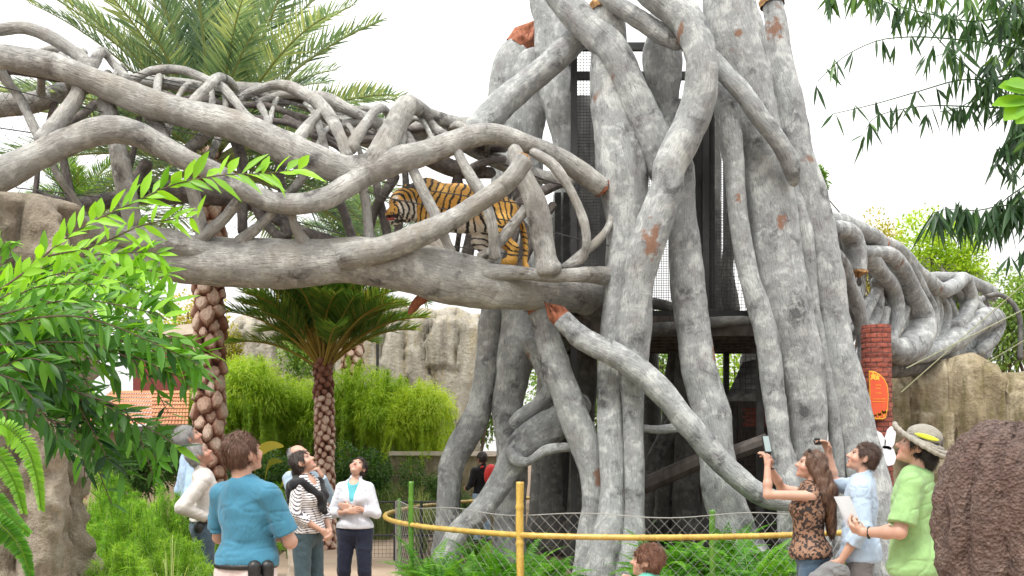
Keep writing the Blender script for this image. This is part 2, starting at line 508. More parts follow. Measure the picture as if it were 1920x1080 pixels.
def rock_wall(name, top, d0, d1, thick, mat, seed, colw=0.5, amp=0.28, label="", cat="rock wall", res=0.11, group=None):
    """a slab of rough rock: top = list of (px, py) along its crest, from left to right at distances d0..d1"""
    top = np.array(top, float)
    W = np.linalg.norm(P(top[-1, 0], HZ, d1) - P(top[0, 0], HZ, d0))
    nx = int(W / res)
    t = np.linspace(0, 1, nx)
    pxs = top[0, 0] + (top[-1, 0] - top[0, 0]) * t
    ds = d0 + (d1 - d0) * t
    crest = np.interp(pxs, top[:, 0], top[:, 1])
    A = np.stack([P(a, b, c) for a, b, c in zip(pxs, crest, ds)])
    zt = A[:, 2] + 0.22 * fbm(np.stack([t * W / 0.9, t * 0 + seed, t * 0], 1), 3)
    hz = zt.max()
    nz = int(hz / res) + 2
    s = np.linspace(0, 1, nz)[:, None]
    X = np.repeat(A[None, :, 0], nz, 0); Y = np.repeat(A[None, :, 1], nz, 0); Z = s * (zt[None] + 0.3) - 0.3
    q = np.stack([X, Y * 0 + seed * 3.3, Z], -1)
    w = q[..., 0] + 0.18 * fbm(q * 0.9, 3, seed)
    cell = w / colw + vnoise(np.stack([w * 0.35, Z * 0.05, Z * 0], -1), seed) * 1.2
    fr = np.abs((cell % 1) - 0.5) * 2
    crack = -np.clip((fr - 0.72) / 0.28, 0, 1) ** 1.5
    ci = np.floor(cell)
    colh = vnoise(np.stack([ci * 3.7, np.floor(Z / 1.3 + ci * 0.37), ci * 0], -1), seed + 5)
    disp = amp * (0.6 * colh + 1.5 * crack) + amp * 0.4 * fbm(q * np.array([1.2, 1, 0.4]), 3, seed) + amp * 0.22 * fbm(q * np.array([5, 5, 2.5]), 3, seed + 9)
    Yf = Y - disp - 0.25 * (1 - s) ** 2
    Yf = Yf + 0.5 * np.clip(s - 0.93, 0, 1) / 0.07 * 0.5
    front = np.stack([X, Yf, Z], -1).reshape(-1, 3)
    back = np.stack([X, Y + thick, Z], -1).reshape(-1, 3)
    i = (np.arange(nz - 1)[:, None] * nx + np.arange(nx - 1)[None]).ravel()
    fq = np.stack([i, i + 1, i + nx + 1, i + nx], 1)
    o = nx * nz
    bq = fq[:, ::-1] + o
    k = np.arange(nx - 1) + (nz - 1) * nx
    tq = np.stack([k, k + 1, k + 1 + o, k + o], 1)
    k = np.arange(nz - 1) * nx
    lq = np.stack([k, k + nx, k + nx + o, k + o], 1)
    k = k + nx - 1
    rq = np.stack([k + nx, k, k + o, k + nx + o], 1)
    ob = mesh_obj(name, np.concatenate([front, back]), np.concatenate([fq, bq, tq, lq, rq]), mat)
    recentre(ob)
    return tag(ob, label, cat, group)

rock_wall("rock_wall", [(395, 640), (440, 596), (480, 588), (560, 580), (640, 590), (700, 575), (760, 566), (840, 568), (898, 585)],
          26, 26, 1.2, M["pale_rock"], 3, 0.6, 0.17, "pale fluted rock wall behind the palms and the hanging yellow-green shrubs", res=0.09)
rock_wall("rock_wall", [(410, 772), (480, 765), (560, 770), (640, 775), (720, 780), (790, 790)],
          22.5, 22.5, 0.8, M["cliff_rock"], 8, 0.5, 0.25, "low dark rock ledge under the hanging yellow-green shrubs", "rock ledge", res=0.09)
rock_wall("rock_cliff", [(1640, 690), (1690, 682), (1750, 684), (1830, 680), (1880, 678), (1990, 682), (2120, 690)],
          19, 18, 2.0, M["cliff_rock"], 14, 0.75, 0.26, "tan and mossy rock cliff behind the brown boulder at right", "cliff", res=0.07)
rock_wall("rock_cliff", [(1690, 520), (1716, 488), (1760, 492), (1800, 500), (1850, 520), (1866, 560)],
          31, 31, 1.5, M["grey_rock"], 21, 0.9, 0.35, "grey weathered rock bluff beyond the far end of the right branch bridge", "cliff", res=0.12)

def rock_pillar(name, prof, d, mat, seed, label, amp=0.25, sides=160, cat="rock", fl=5.0):
    """upright rock: prof = rows of (px centre, py, radius px) from the ground up"""
    rows = [(*P(a, b, d), r / PX(d)) for a, b, r in prof]
    c = catmull(rows, 0.035)
    ang = np.arange(sides) * 2 * math.pi / sides
    dirs = np.stack([np.cos(ang), np.sin(ang), ang * 0], 1)
    v = c[:, None, :3] + dirs[None] * c[:, None, 3:4]
    q = v + seed * 5.1
    rel = c[:, 3:4] / c[:, 3].max()
    ridge = np.abs(fbm(q * np.array([fl * 0.5, fl * 0.5, 0.35]), 3, seed))
    dsp = amp * (0.9 * ridge - 0.35) + amp * 0.5 * fbm(q * 2.2, 4, seed + 2) + amp * 0.12 * fbm(q * 11, 3, seed + 3)
    v = v + dirs[None] * (dsp * np.minimum(1, rel * 1.5))[..., None]
    m, n = len(c), sides
    i = np.arange(m - 1)[:, None] * n; k = np.arange(n)[None]; k2 = (k + 1) % n
    f = np.stack([i + k, i + k2, i + n + k2, i + n + k], -1).reshape(-1, 4)
    vv = np.concatenate([v.reshape(-1, 3), c[-1:, :3] + [0, 0, 0.01]])
    kk = np.arange(n)
    f3 = np.stack([(m - 1) * n + kk, (m - 1) * n + (kk + 1) % n, np.full(n, m * n)], 1)
    o = mesh_obj(name, vv, [f, f3], mat)
    recentre(o)
    return tag(o, label, cat)

rock_pillar("rock_pillar", [(62, 1310, 140), (64, 1180, 126), (68, 1040, 110), (74, 930, 102), (72, 850, 102), (60, 760, 108), (50, 660, 118),
                            (45, 560, 132), (40, 470, 125), (45, 410, 100), (50, 378, 62), (50, 366, 30)], 6.9, M["tan_rock"], 4,
            "tall tan rock pillar at far left behind the leafy bush", 0.3)

def boulder():
    m, nt, b, out = new_mat("brown_boulder")
    g = N(nt, "ShaderNodeNewGeometry")
    f = noise_node(nt, g.outputs["Position"], 22, 7, 0.72)
    f2 = noise_node(nt, g.outputs["Position"], 110, 4, 0.7)
    f3 = noise_node(nt, g.outputs["Position"], 5, 4, 0.6)
    vor = N(nt, "ShaderNodeTexVoronoi"); vor.inputs["Scale"].default_value = 60; nt.links.new(g.outputs["Position"], vor.inputs["Vector"])
    col = ramp(nt, f, [(0.3, (0.05, 0.032, 0.027)), (0.5, (0.155, 0.103, 0.086)), (0.7, (0.29, 0.205, 0.17))])
    col = mixc(nt, ramp(nt, f2, [(0.62, (0, 0, 0)), (0.75, (0.7, 0.7, 0.7))]), col, (0.40, 0.27, 0.19))
    col = mixc(nt, ramp(nt, f3, [(0.4, (0, 0, 0)), (0.7, (0.5, 0.5, 0.5))]), col, (0.13, 0.065, 0.05))
    nt.links.new(col, b.inputs["Base Color"]); b.inputs["Roughness"].default_value = 0.8
    hs = N(nt, "ShaderNodeMath", operation='MULTIPLY_ADD'); nt.links.new(f, hs.inputs[0]); hs.inputs[1].default_value = 1.5; nt.links.new(vor.outputs["Distance"], hs.inputs[2])
    bump(nt, b, hs.outputs[0], 1.0, 0.03)
    d = 4.6; c = P(1912, 985, d); R = np.array([138, 138, 192]) / PX(d)
    nu, nv = 300, 180
    u = np.arange(nu) * 2 * math.pi / nu; w = np.linspace(0.0, math.pi, nv)
    U, V = np.meshgrid(u, w)
    dirv = np.stack([np.cos(U) * np.sin(V), np.sin(U) * np.sin(V), np.cos(V)], -1)
    sq = np.abs(dirv) ** 2.5; dirv2 = dirv / (sq.sum(-1, keepdims=True) ** (1 / 2.5))
    q = dirv2 * 2
    rib = np.abs(np.sin(U * 7 + 0.8 * vnoise(q * 1.5))) ** 0.6
    disp = 1 + np.sin(V)[..., None] ** 0.5 * (0.11 * (rib[..., None] - 0.6)) + 0.045 * fbm(q * 2, 3)[..., None] + 0.014 * fbm(q * 11, 4, 5)[..., None]
    v = (c + dirv2 * R * disp).reshape(-1, 3)
    i = np.arange(nv - 1)[:, None] * nu; k = np.arange(nu)[None]; k2 = (k + 1) % nu
    f4 = np.stack([i + k, i + nu + k, i + nu + k2, i + k2], -1).reshape(-1, 4)
    o = mesh_obj("boulder", v, f4, m)
    recentre(o)
    tag(o, "dark brown ribbed boulder with rough pitted skin in the right foreground", "boulder")
boulder()

# ================================================================ the fig tower and its branch bridges
_rs = [0]
def root(parent, pts, mat="fig", name="root", lump=0.14, ridge=0.05, sides=None, broken=None, step=None, world_pts=False):
    """one gnarled root or branch through rows of (photo x, photo y, distance, radius in photo pixels)"""
    _rs[0] += 1
    sd = _rs[0]
    rows = np.array(pts, float) if world_pts else np.array([(*P(a, b, d), r / PX(d)) for a, b, d, r in pts])
    rm = rows[:, 3].mean()
    c = catmull(rows, step or max(0.03, min(0.09, rm * 0.35)))
    pos, r = c[:, :3].copy(), np.maximum(c[:, 3], 0.006)
    n = sides or int(np.clip(rm * 130, 12, 40))
    L = np.concatenate([[0], np.cumsum(np.linalg.norm(np.diff(pos, axis=0), axis=1))])
    # the centre line wanders a little
    wv = np.stack([L / (rm * 7 + 0.1), L * 0 + sd * 1.7, L * 0], 1)
    env = np.minimum(1, np.minimum(L, L[-1] - L) / (rm * 3 + 1e-6))[:, None]
    pos = pos + env * rm * 0.22 * np.stack([vnoise(wv, 1), vnoise(wv, 2), vnoise(wv, 3)], 1)
    t, u, w = frames(pos)
    ang = np.arange(n) * 2 * math.pi / n
    ca, sa = np.cos(ang)[None, :, None], np.sin(ang)[None, :, None]
    dirs = u[:, None] * ca + w[:, None] * sa
    bk = np.stack([np.repeat(np.cos(ang)[None] , len(L), 0) * r[:, None], np.repeat(np.sin(ang)[None], len(L), 0) * r[:, None], np.repeat(L[:, None], n, 1)], -1)
    q = bk + np.array([0, 0, sd * 3.1])
    lum = fbm(q / (rm * 2.4 + 0.02) * np.array([1, 1, 0.6]), 3, sd)
    rid = fbm(q / (rm * 0.5 + 0.01) * np.array([1, 1, 0.10]), 2, sd + 3)
    wr = fbm(q / (rm * 0.9 + 0.01) * np.array([0.5, 0.5, 1.6]), 2, sd + 5)
    dis = lump * lum + ridge * rid + 0.035 * wr
    # round the ends
    e = np.minimum(L, L[-1] - L) / (rm * 0.8 + 1e-6)
    endk = np.sqrt(np.clip(1 - (1 - np.clip(e, 0, 1)) ** 2, 0.04, 1)) if broken is None else np.ones_like(e)
    v = pos[:, None] + dirs * ((r * endk)[:, None] * (1 + dis))[..., None]
    m = len(pos)
    i = np.arange(m - 1)[:, None] * n; k = np.arange(n)[None]; k2 = (k + 1) % n
    f = np.stack([i + k, i + k2, i + n + k2, i + n + k], -1).reshape(-1, 4)
    vv = np.concatenate([v.reshape(-1, 3), pos[:1], pos[-1:]])
    kk = np.arange(n); kn = (kk + 1) % n
    f3 = np.concatenate([np.stack([kn, kk, np.full(n, m * n)], 1), np.stack([(m - 1) * n + kk, (m - 1) * n + kn, np.full(n, m * n + 1)], 1)])
    bv = np.concatenate([q.reshape(-1, 3), q[0].mean(0, keepdims=True), q[-1].mean(0, keepdims=True)])
    o = mesh_obj(name, vv, [f, f3], M[mat], parent, True, {"bark": bv})
    if broken:
        for which, mt, ln in broken:
            if which == 'start': splinter(o, pos[0], -t[0], r[0], ln, mt, sd)
            else: splinter(o, pos[-1], t[-1], r[-1], ln, mt, sd)
    return o

def splinter(parent, p, t, r, ln, mt, sd):
    """the torn end of a broken root"""
    n = 40; m = 12
    u = norm(np.cross(t, [0.2, 0.9, 0.35])); w = np.cross(t, u)
    ang = np.arange(n) * 2 * math.pi / n
    s = np.linspace(0, 1, m)
    jag = 0.55 + 0.45 * np.abs(vnoise(np.stack([np.cos(ang) * 2.5, np.sin(ang) * 2.5, ang * 0 + sd], 1), 3)) * 1.6
    prof = np.array([1.02] * 5 + list(np.linspace(1.0, 0.1, m - 5)))
    v = []
    for a, pr in zip(s, prof):
        h = ln * a * jag * (1.0 if a < 0.5 else 1.0)
        rr = r * pr * (1 + 0.12 * vnoise(np.stack([np.cos(ang) * 5, np.sin(ang) * 5, ang * 0 + a * 2], 1), 6))
        v.append(p + (np.cos(ang) * rr)[:, None] * u + (np.sin(ang) * rr)[:, None] * w + (h * (1 if a < .5 else 1) - 0.15 * r)[:, None] * t)
    v = np.concatenate(v)
    i = np.arange(m - 1)[:, None] * n; k = np.arange(n)[None]; k2 = (k + 1) % n
    f = np.stack([i + k, i + k2, i + n + k2, i + n + k], -1).reshape(-1, 4)
    kk = np.arange(n)
    vv = np.concatenate([v, [v[-n:].mean(0)]])
    f3 = np.stack([(m - 1) * n + kk, (m - 1) * n + (kk + 1) % n, np.full(n, m * n)], 1)
    mesh_obj("broken_end", vv, [f, f3], M[mt], parent, True)

fig = empty("strangler_fig", (P(1300, HZ, 14.2)[0], 14.2, 0), "huge grey strangler fig tower of fused and crossing roots around a cage", "tree")
def R_(pts, **k): return root(fig, pts, **k)
RU, OC = "rust", "ochre"
# upper trunks, left side
R_([(972, 88, 15.2, 24), (957, 115, 15.2, 29), (948, 170, 15.2, 31), (944, 225, 15.2, 31), (950, 300, 15.2, 30), (952, 400, 15.2, 30), (940, 520, 15, 28), (925, 620, 14.9, 26)], name="trunk", broken=[('start', RU, 0.5)])
R_([(1018, -40, 14.7, 26), (1023, 0, 14.7, 30), (1038, 50, 14.7, 36), (1038, 117, 14.6, 36), (1046, 183, 14.5, 31), (1055, 250, 14.5, 24), (1058, 310, 14.5, 21), (1056, 380, 14.5, 22), (1052, 480, 14.5, 24), (1040, 560, 14.4, 30)], name="trunk")
R_([(1000, 90, 15.0, 20), (990, 150, 15.0, 30), (990, 210, 15.0, 38), (988, 260, 15.0, 36), (990, 330, 15.0, 32), (985, 420, 15.0, 30), (985, 520, 14.9, 34), (975, 640, 14.6, 36)], name="trunk")
R_([(1098, 52, 13.6, 22), (1075, 82, 13.6, 24), (1040, 118, 13.5, 25), (993, 157, 13.5, 27), (943, 198, 13.4, 30), (908, 228, 13.3, 29), (880, 248, 13.1, 22)], name="branch")
# crossing trunks at the top centre
R_([(1030, -25, 13.4, 22), (1062, 5, 13.3, 25), (1096, 38, 13.2, 28), (1130, 70, 13.1, 32), (1155, 100, 13.0, 32), (1180, 155, 13.0, 31), (1203, 207, 13.0, 32), (1226, 260, 13.0, 32), (1238, 310, 13.0, 26), (1243, 350, 13.0, 18)], name="trunk")
R_([(1140, 12, 13.15, 33), (1143, 60, 13.2, 34), (1148, 120, 13.2, 34), (1150, 190, 13.2, 36), (1162, 250, 13.15, 42), (1175, 310, 13.1, 48), (1178, 380, 13.1, 46), (1172, 450, 13.1, 40), (1168, 520, 13.05, 36), (1160, 590, 13.0, 30), (1152, 660, 12.95, 24),
    (1147, 733, 12.9, 22), (1147, 822, 12.8, 23), (1147, 911, 12.7, 22), (1142, 978, 12.6, 25), (1130, 1040, 12.5, 29), (1112, 1120, 12.4, 32)], name="trunk", broken=[('start', OC, 0.22)])
R_([(1232, 20, 13.6, 20), (1238, 60, 13.5, 30), (1238, 110, 13.4, 39), (1243, 167, 13.4, 34), (1250, 220, 13.4, 22), (1252, 290, 13.4, 16)], name="trunk")
R_([(1125, -12, 12.95, 15), (1150, 2, 12.9, 16), (1182, 22, 12.85, 17), (1220, 48, 12.85, 17), (1255, 70, 12.8, 17), (1280, 90, 12.75, 10)], name="branch")
# the big S-shaped front root
R_([(1195, -60, 12.9, 30), (1222, -25, 12.8, 34), (1255, 8, 12.7, 35), (1288, 55, 12.6, 33), (1308, 117, 12.5, 32), (1308, 183, 12.5, 32), (1288, 250, 12.5, 33), (1260, 310, 12.5, 33), (1252, 353, 12.5, 32), (1228, 420, 12.5, 34),
    (1203, 487, 12.5, 34), (1192, 540, 12.55, 32), (1186, 610, 12.6, 34), (1184, 680, 12.7, 30), (1187, 755, 12.75, 23), (1189, 844, 12.7, 21), (1187, 933, 12.65, 21), (1182, 1000, 12.6, 24), (1174, 1060, 12.5, 28), (1168, 1120, 12.5, 30)], name="trunk")
R_([(1290, 290, 13.0, 12), (1284, 340, 13.0, 20), (1282, 410, 13.0, 27), (1288, 487, 13.0, 31), (1294, 553, 13.0, 31), (1300, 620, 13.0, 31), (1305, 690, 13.0, 33), (1318, 745, 13.0, 33), (1333, 800, 12.95, 34), (1347, 867, 12.9, 34), (1362, 933, 12.8, 38), (1385, 995, 12.7, 38), (1410, 1050, 12.6, 38), (1430, 1120, 12.5, 42)], name="trunk")
# right hand trunks
R_([(1352, -60, 13.3, 36), (1360, 0, 13.3, 39), (1367, 67, 13.3, 41), (1390, 133, 13.3, 43), (1415, 220, 13.3, 44), (1437, 320, 13.3, 44), (1450, 420, 13.3, 46), (1463, 520, 13.3, 46), (1480, 600, 13.3, 43), (1494, 660, 13.3, 42), (1507, 762, 13.3, 39), (1510, 830, 13.3, 36), (1512, 920, 13.3, 36), (1516, 1000, 13.2, 40), (1520, 1085, 13.2, 46)], name="trunk")
R_([(1345, 150, 13.2, 12), (1362, 200, 13.05, 23), (1373, 267, 12.95, 23), (1380, 337, 12.9, 19), (1387, 420, 12.9, 18), (1400, 503, 12.9, 19), (1423, 587, 12.9, 22), (1440, 653, 12.9, 21), (1452, 740, 12.9, 19), (1463, 823, 12.9, 21), (1474, 884, 12.9, 22), (1485, 980, 12.8, 24), (1492, 1110, 12.7, 28)], name="trunk")
R_([(1325, 95, 12.85, 13), (1342, 118, 12.8, 16), (1366, 145, 12.75, 17), (1395, 175, 12.7, 18), (1427, 225, 12.7, 18), (1460, 273, 12.75, 17), (1482, 317, 12.85, 16), (1490, 350, 12.95, 9)], name="branch")
R_([(1448, 8, 13.9, 22), (1458, 50, 13.85, 23), (1463, 133, 13.8, 27), (1477, 200, 13.7, 29), (1490, 283, 13.7, 31), (1507, 350, 13.7, 32), (1524, 420, 13.7, 32), (1542, 500, 13.7, 31), (1560, 587, 13.7, 30), (1576, 670, 13.6, 33), (1592, 750, 13.6, 34), (1606, 823, 13.6, 36), (1625, 900, 13.5, 38), (1645, 980, 13.5, 40), (1670, 1085, 13.4, 46)], name="trunk", broken=[('start', OC, 0.25)])
R_([(1400, -30, 13.5, 13), (1408, 17, 13.4, 14), (1422, 67, 13.35, 14), (1436, 133, 13.3, 11), (1446, 217, 13.3, 9), (1455, 260, 13.4, 6)], name="branch")
R_([(1470, 320, 13.6, 12), (1488, 370, 13.55, 17), (1504, 437, 13.5, 19), (1513, 520, 13.5, 19), (1524, 590, 13.5, 17), (1540, 660, 13.5, 14), (1556, 740, 13.5, 12), (1565, 830, 13.5, 14), (1570, 960, 13.5, 18), (1572, 1085, 13.4, 22)], name="trunk")
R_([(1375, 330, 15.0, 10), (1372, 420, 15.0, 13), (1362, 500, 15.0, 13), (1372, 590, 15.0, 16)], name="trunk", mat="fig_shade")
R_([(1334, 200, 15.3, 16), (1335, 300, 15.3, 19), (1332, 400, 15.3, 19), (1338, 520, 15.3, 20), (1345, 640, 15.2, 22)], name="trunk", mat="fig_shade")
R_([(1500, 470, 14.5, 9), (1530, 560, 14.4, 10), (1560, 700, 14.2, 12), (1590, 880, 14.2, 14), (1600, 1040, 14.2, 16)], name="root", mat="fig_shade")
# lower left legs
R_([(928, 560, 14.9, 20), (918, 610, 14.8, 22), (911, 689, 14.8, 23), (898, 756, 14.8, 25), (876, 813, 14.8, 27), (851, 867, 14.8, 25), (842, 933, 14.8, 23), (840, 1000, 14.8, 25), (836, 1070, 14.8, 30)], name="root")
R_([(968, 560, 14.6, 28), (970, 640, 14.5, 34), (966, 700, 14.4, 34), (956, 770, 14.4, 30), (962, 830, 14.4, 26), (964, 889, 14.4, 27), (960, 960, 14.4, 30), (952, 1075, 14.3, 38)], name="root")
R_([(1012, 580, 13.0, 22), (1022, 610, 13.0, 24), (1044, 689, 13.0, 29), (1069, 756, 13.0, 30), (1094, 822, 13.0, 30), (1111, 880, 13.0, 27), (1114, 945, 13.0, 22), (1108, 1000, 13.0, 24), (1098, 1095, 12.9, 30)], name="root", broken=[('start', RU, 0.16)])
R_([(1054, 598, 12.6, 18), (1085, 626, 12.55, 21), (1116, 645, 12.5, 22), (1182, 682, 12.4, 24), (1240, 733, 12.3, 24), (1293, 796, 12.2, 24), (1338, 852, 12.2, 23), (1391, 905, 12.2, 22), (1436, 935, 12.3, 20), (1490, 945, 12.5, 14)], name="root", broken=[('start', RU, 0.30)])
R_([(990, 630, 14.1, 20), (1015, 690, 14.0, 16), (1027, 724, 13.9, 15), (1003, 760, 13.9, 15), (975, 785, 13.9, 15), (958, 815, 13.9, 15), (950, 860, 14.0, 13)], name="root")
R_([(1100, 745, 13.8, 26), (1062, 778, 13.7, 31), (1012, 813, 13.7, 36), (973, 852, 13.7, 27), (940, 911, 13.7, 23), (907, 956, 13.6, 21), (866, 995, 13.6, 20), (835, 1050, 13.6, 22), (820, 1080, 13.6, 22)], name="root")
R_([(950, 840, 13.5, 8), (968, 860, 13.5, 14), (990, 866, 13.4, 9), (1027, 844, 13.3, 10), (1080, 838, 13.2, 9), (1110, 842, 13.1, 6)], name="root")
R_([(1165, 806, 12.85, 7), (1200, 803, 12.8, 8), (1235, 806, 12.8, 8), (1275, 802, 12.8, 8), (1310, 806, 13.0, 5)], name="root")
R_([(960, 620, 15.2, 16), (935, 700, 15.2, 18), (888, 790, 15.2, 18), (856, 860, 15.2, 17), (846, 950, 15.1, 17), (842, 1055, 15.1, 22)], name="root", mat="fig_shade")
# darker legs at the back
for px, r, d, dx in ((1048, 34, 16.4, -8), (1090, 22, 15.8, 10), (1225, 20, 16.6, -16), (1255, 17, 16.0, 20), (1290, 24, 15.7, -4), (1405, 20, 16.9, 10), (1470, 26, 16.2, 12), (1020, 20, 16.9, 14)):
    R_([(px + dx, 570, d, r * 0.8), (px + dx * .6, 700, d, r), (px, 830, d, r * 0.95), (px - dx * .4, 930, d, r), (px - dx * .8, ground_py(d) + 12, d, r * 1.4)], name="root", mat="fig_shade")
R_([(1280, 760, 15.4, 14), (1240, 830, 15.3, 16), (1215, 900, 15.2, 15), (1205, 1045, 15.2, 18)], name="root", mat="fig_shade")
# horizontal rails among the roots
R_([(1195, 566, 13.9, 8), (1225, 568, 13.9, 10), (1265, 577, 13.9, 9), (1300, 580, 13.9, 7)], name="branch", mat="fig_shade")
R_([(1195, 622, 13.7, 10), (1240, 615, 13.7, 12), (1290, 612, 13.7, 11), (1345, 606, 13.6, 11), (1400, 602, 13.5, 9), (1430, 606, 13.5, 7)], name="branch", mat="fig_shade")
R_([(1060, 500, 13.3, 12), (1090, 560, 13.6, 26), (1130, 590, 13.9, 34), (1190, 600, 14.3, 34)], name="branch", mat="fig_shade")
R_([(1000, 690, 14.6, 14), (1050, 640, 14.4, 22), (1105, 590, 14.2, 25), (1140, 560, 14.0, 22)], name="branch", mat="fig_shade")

# sawn beams leaning inside the tower
def beam(pts, r, label):
    rows = np.array([P(*p) for p in pts])
    mb = MB(); mb.bar(rows[0], rows[1], r / PX(pts[0][2]), 9, r / PX(pts[1][2]))
    o = mb.build("log_beam", M["dark_wood"], None, False)
    recentre(o); return tag(o, label, "beam", "sawn logs leaning among the roots")
beam([(1203, 912, 13.9), (1318, 862, 13.7)], 16, "lower dark sawn log slanting up between the front roots")
beam([(1330, 866, 13.9), (1440, 826, 13.6)], 15, "upper grey sawn log slanting behind the raised arms of the photographer")

# the steel cage inside the tower
cage = empty("steel_cage", (P(1240, HZ, 14.9)[0], 14.9, 0), "dark steel cage with mesh panels and deck standing inside the fig tower", "cage")
def grid_panel(name, parent, a, b, c, d, sp, r, mat, both=True):
    """welded mesh between corners a (bottom left), b (bottom right), c (top right), d (top left)"""
    a, b, c, d = (np.asarray(x, float) for x in (a, b, c, d))
    mb = MB()
    n = max(2, int(np.linalg.norm(b - a) / sp)); m = max(2, int(np.linalg.norm(d - a) / sp))
    for i in range(n + 1):
        t = i / n; mb.bar(a + (b - a) * t, d + (c - d) * t, r, 3)
    for j in range(m + 1):
        t = j / m; mb.bar(a + (d - a) * t, b + (c - b) * t, r, 3)
    return mb.build(name, mat, parent)
cl = P(1076, HZ, 13.9)[0]; cm = P(1325, HZ, 13.8)[0]; cr = P(1425, HZ, 13.9)[0]
zt, zb = P(0, 88, 13.9)[2], P(0, 590, 13.9)[2]
yf, yb = 13.9, 16.1
corner = [(cl, yf), (cl, yb), (cr, yf), (cr, yb), (cm, yf), (cl + 0.42, yf)]
def beam_part(c, half):
    mb = MB(); mb.box(c, half); mb.build("beam", M["steel"], cage)
for x, y in corner:
    post = MB(); post.box((x, y, (zt + 0.0) / 2), (0.045, 0.045, zt / 2)); post.build("post", M["steel"], cage)
for z in (zb, zt - 0.42, zt):
    beam_part(((cl + cr) / 2, yf, z), ((cr - cl) / 2 - .05, 0.035, 0.055)); beam_part(((cl + cr) / 2, yb, z), ((cr - cl) / 2 - .05, 0.035, 0.055))
    beam_part((cl, (yf + yb) / 2, z), (0.035, (yb - yf) / 2 - .05, 0.055)); beam_part((cr, (yf + yb) / 2, z), (0.035, (yb - yf) / 2 - .05, 0.055))
grid_panel("mesh_panel", cage, (cl, yf, zb), (cl + .42, yf, zb), (cl + .42, yf, zt), (cl, yf, zt), 0.045, 0.0042, M["wire"])
grid_panel("mesh_panel", cage, (cl, yb, zb), (cl, yf, zb), (cl, yf, zt), (cl, yb, zt), 0.045, 0.004, M["wire"])
grid_panel("mesh_panel", cage, (cl, yb, zb), (cr, yb, zb), (cr, yb, zt), (cl, yb, zt), 0.04, 0.0055, M["wire"])
grid_panel("mesh_panel", cage, (cm, yf, zb), (cr, yf, zb), (cr, yf, P(0, 395, 13.9)[2]), (cm, yf, P(0, 395, 13.9)[2]), 0.05, 0.004, M["wire"])
mb = MB(); mb.box(((cl + cr) / 2 + 0.1, (yf + yb) / 2, zb - 0.12), ((cr - cl) / 2 + 0.5, (yb - yf) / 2 + 0.2, 0.07))
for k in range(7):
    mb.box(((cl + cr) / 2 + 0.1, yf - 0.15 + k * 0.4, zb - 0.26), ((cr - cl) / 2 + 0.5, 0.05, 0.07))
mb.build("deck", M["dark_wood"], cage)
mb = MB()
xd = P(1312, HZ, 14.0)[0]
for k in range(5): mb.box((xd - 0.16 + k * 0.085, 14.02 + (k % 2) * 0.012, (zb + zt) / 2 - 0.2), (0.04, 0.02, (zt - zb) / 2 - 0.3))
mb.build("door_panel", M["steel"], cage)
mb = MB()
for k in range(6): mb.box((cl + .06 + k * .082, 15.4 + .01 * (k % 2), (zb + zt) / 2 - .06), (.0405, .012, (zt - zb) / 2 - .08))
mb.build("back_panel", simple("weathered_sheet", (.07, .07, .07), (.20, .20, .195), 5, .7, .2), cage)
mb = MB()
for px in (1046, 1062, 1078): mb.box((P(px, 0, 14.25)[0], 14.25, P(0, 440, 14.25)[2]), (0.045, 0.03, 0.62))
mb.build("door_panel", M["steel"], cage)
# dark timber room under the deck
room = empty("timber_den", (P(1350, HZ, 15.6)[0], 15.6, 0), "dark timber den with plank walls and wire front under the deck", "den")
xa, xb = P(1325, HZ, 15.4)[0], P(1500, HZ, 15.4)[0]
def planks(name, x0, x1, y0, y1, z0, z1, parent, n):
    mb = MB()
    for k in range(n):
        t0, t1 = (k + 0.03) / n, (k + 0.97) / n
        cx = (x0 + (x1 - x0) * (t0 + t1) / 2); cy = (y0 + (y1 - y0) * (t0 + t1) / 2)
        ln = math.hypot(x1 - x0, y1 - y0) / n * 0.47
        a = math.atan2(y1 - y0, x1 - x0)
        R = np.array([[math.cos(a), -math.sin(a), 0], [math.sin(a), math.cos(a), 0], [0, 0, 1]])
        mb.box((cx, cy, (z0 + z1) / 2), (ln, 0.025 + 0.006 * (k % 3), (z1 - z0) / 2 - 0.02 * (k % 2)), R)
    return mb.build(name, M["dark_wood"], parent)
planks("back_wall", xa, xb, 16.5, 16.5, 0, zb - 0.9, room, 14)
planks("side_wall", xb, xb, 14.8, 16.5, 0, zb - 0.35, room, 12)
grid_panel("wire_front", room, (xa, 14.55, 0.3), (xb, 14.55, 0.3), (xb, 14.55, zb - 0.3), (xa, 14.55, zb - 0.3), 0.08, 0.004, M["wire"])
mb = MB()
c0 = P(1405, 722, 14.9)
v = np.array([P(1362, 752, 14.5), P(1440, 752, 14.5), P(1440, 738, 14.5), P(1362, 745, 14.5), P(1392, 690, 15.3), P(1440, 680, 15.3), P(1440, 668, 15.3), P(1392, 680, 15.3)])
mb.add(v, np.array([[0,1,2,3],[5,4,7,6],[3,2,6,7],[1,0,4,5],[0,3,7,4],[2,1,5,6]]))
mb.build("shelf_roof", M["fig_shade"], room)
mb = MB()
for r_ in range(5):
    for k in range(4):
        c = P(1398 + k * 11 + (r_ % 2) * 4, 768 + r_ * 7, 15.0); mb.box(c, (0.043, 0.03, 0.024))
mb.build("brick_stack", simple("dull_brick", (0.12, 0.03, 0.02), (0.25, 0.07, 0.045), 30, 0.9, 0.4), room)

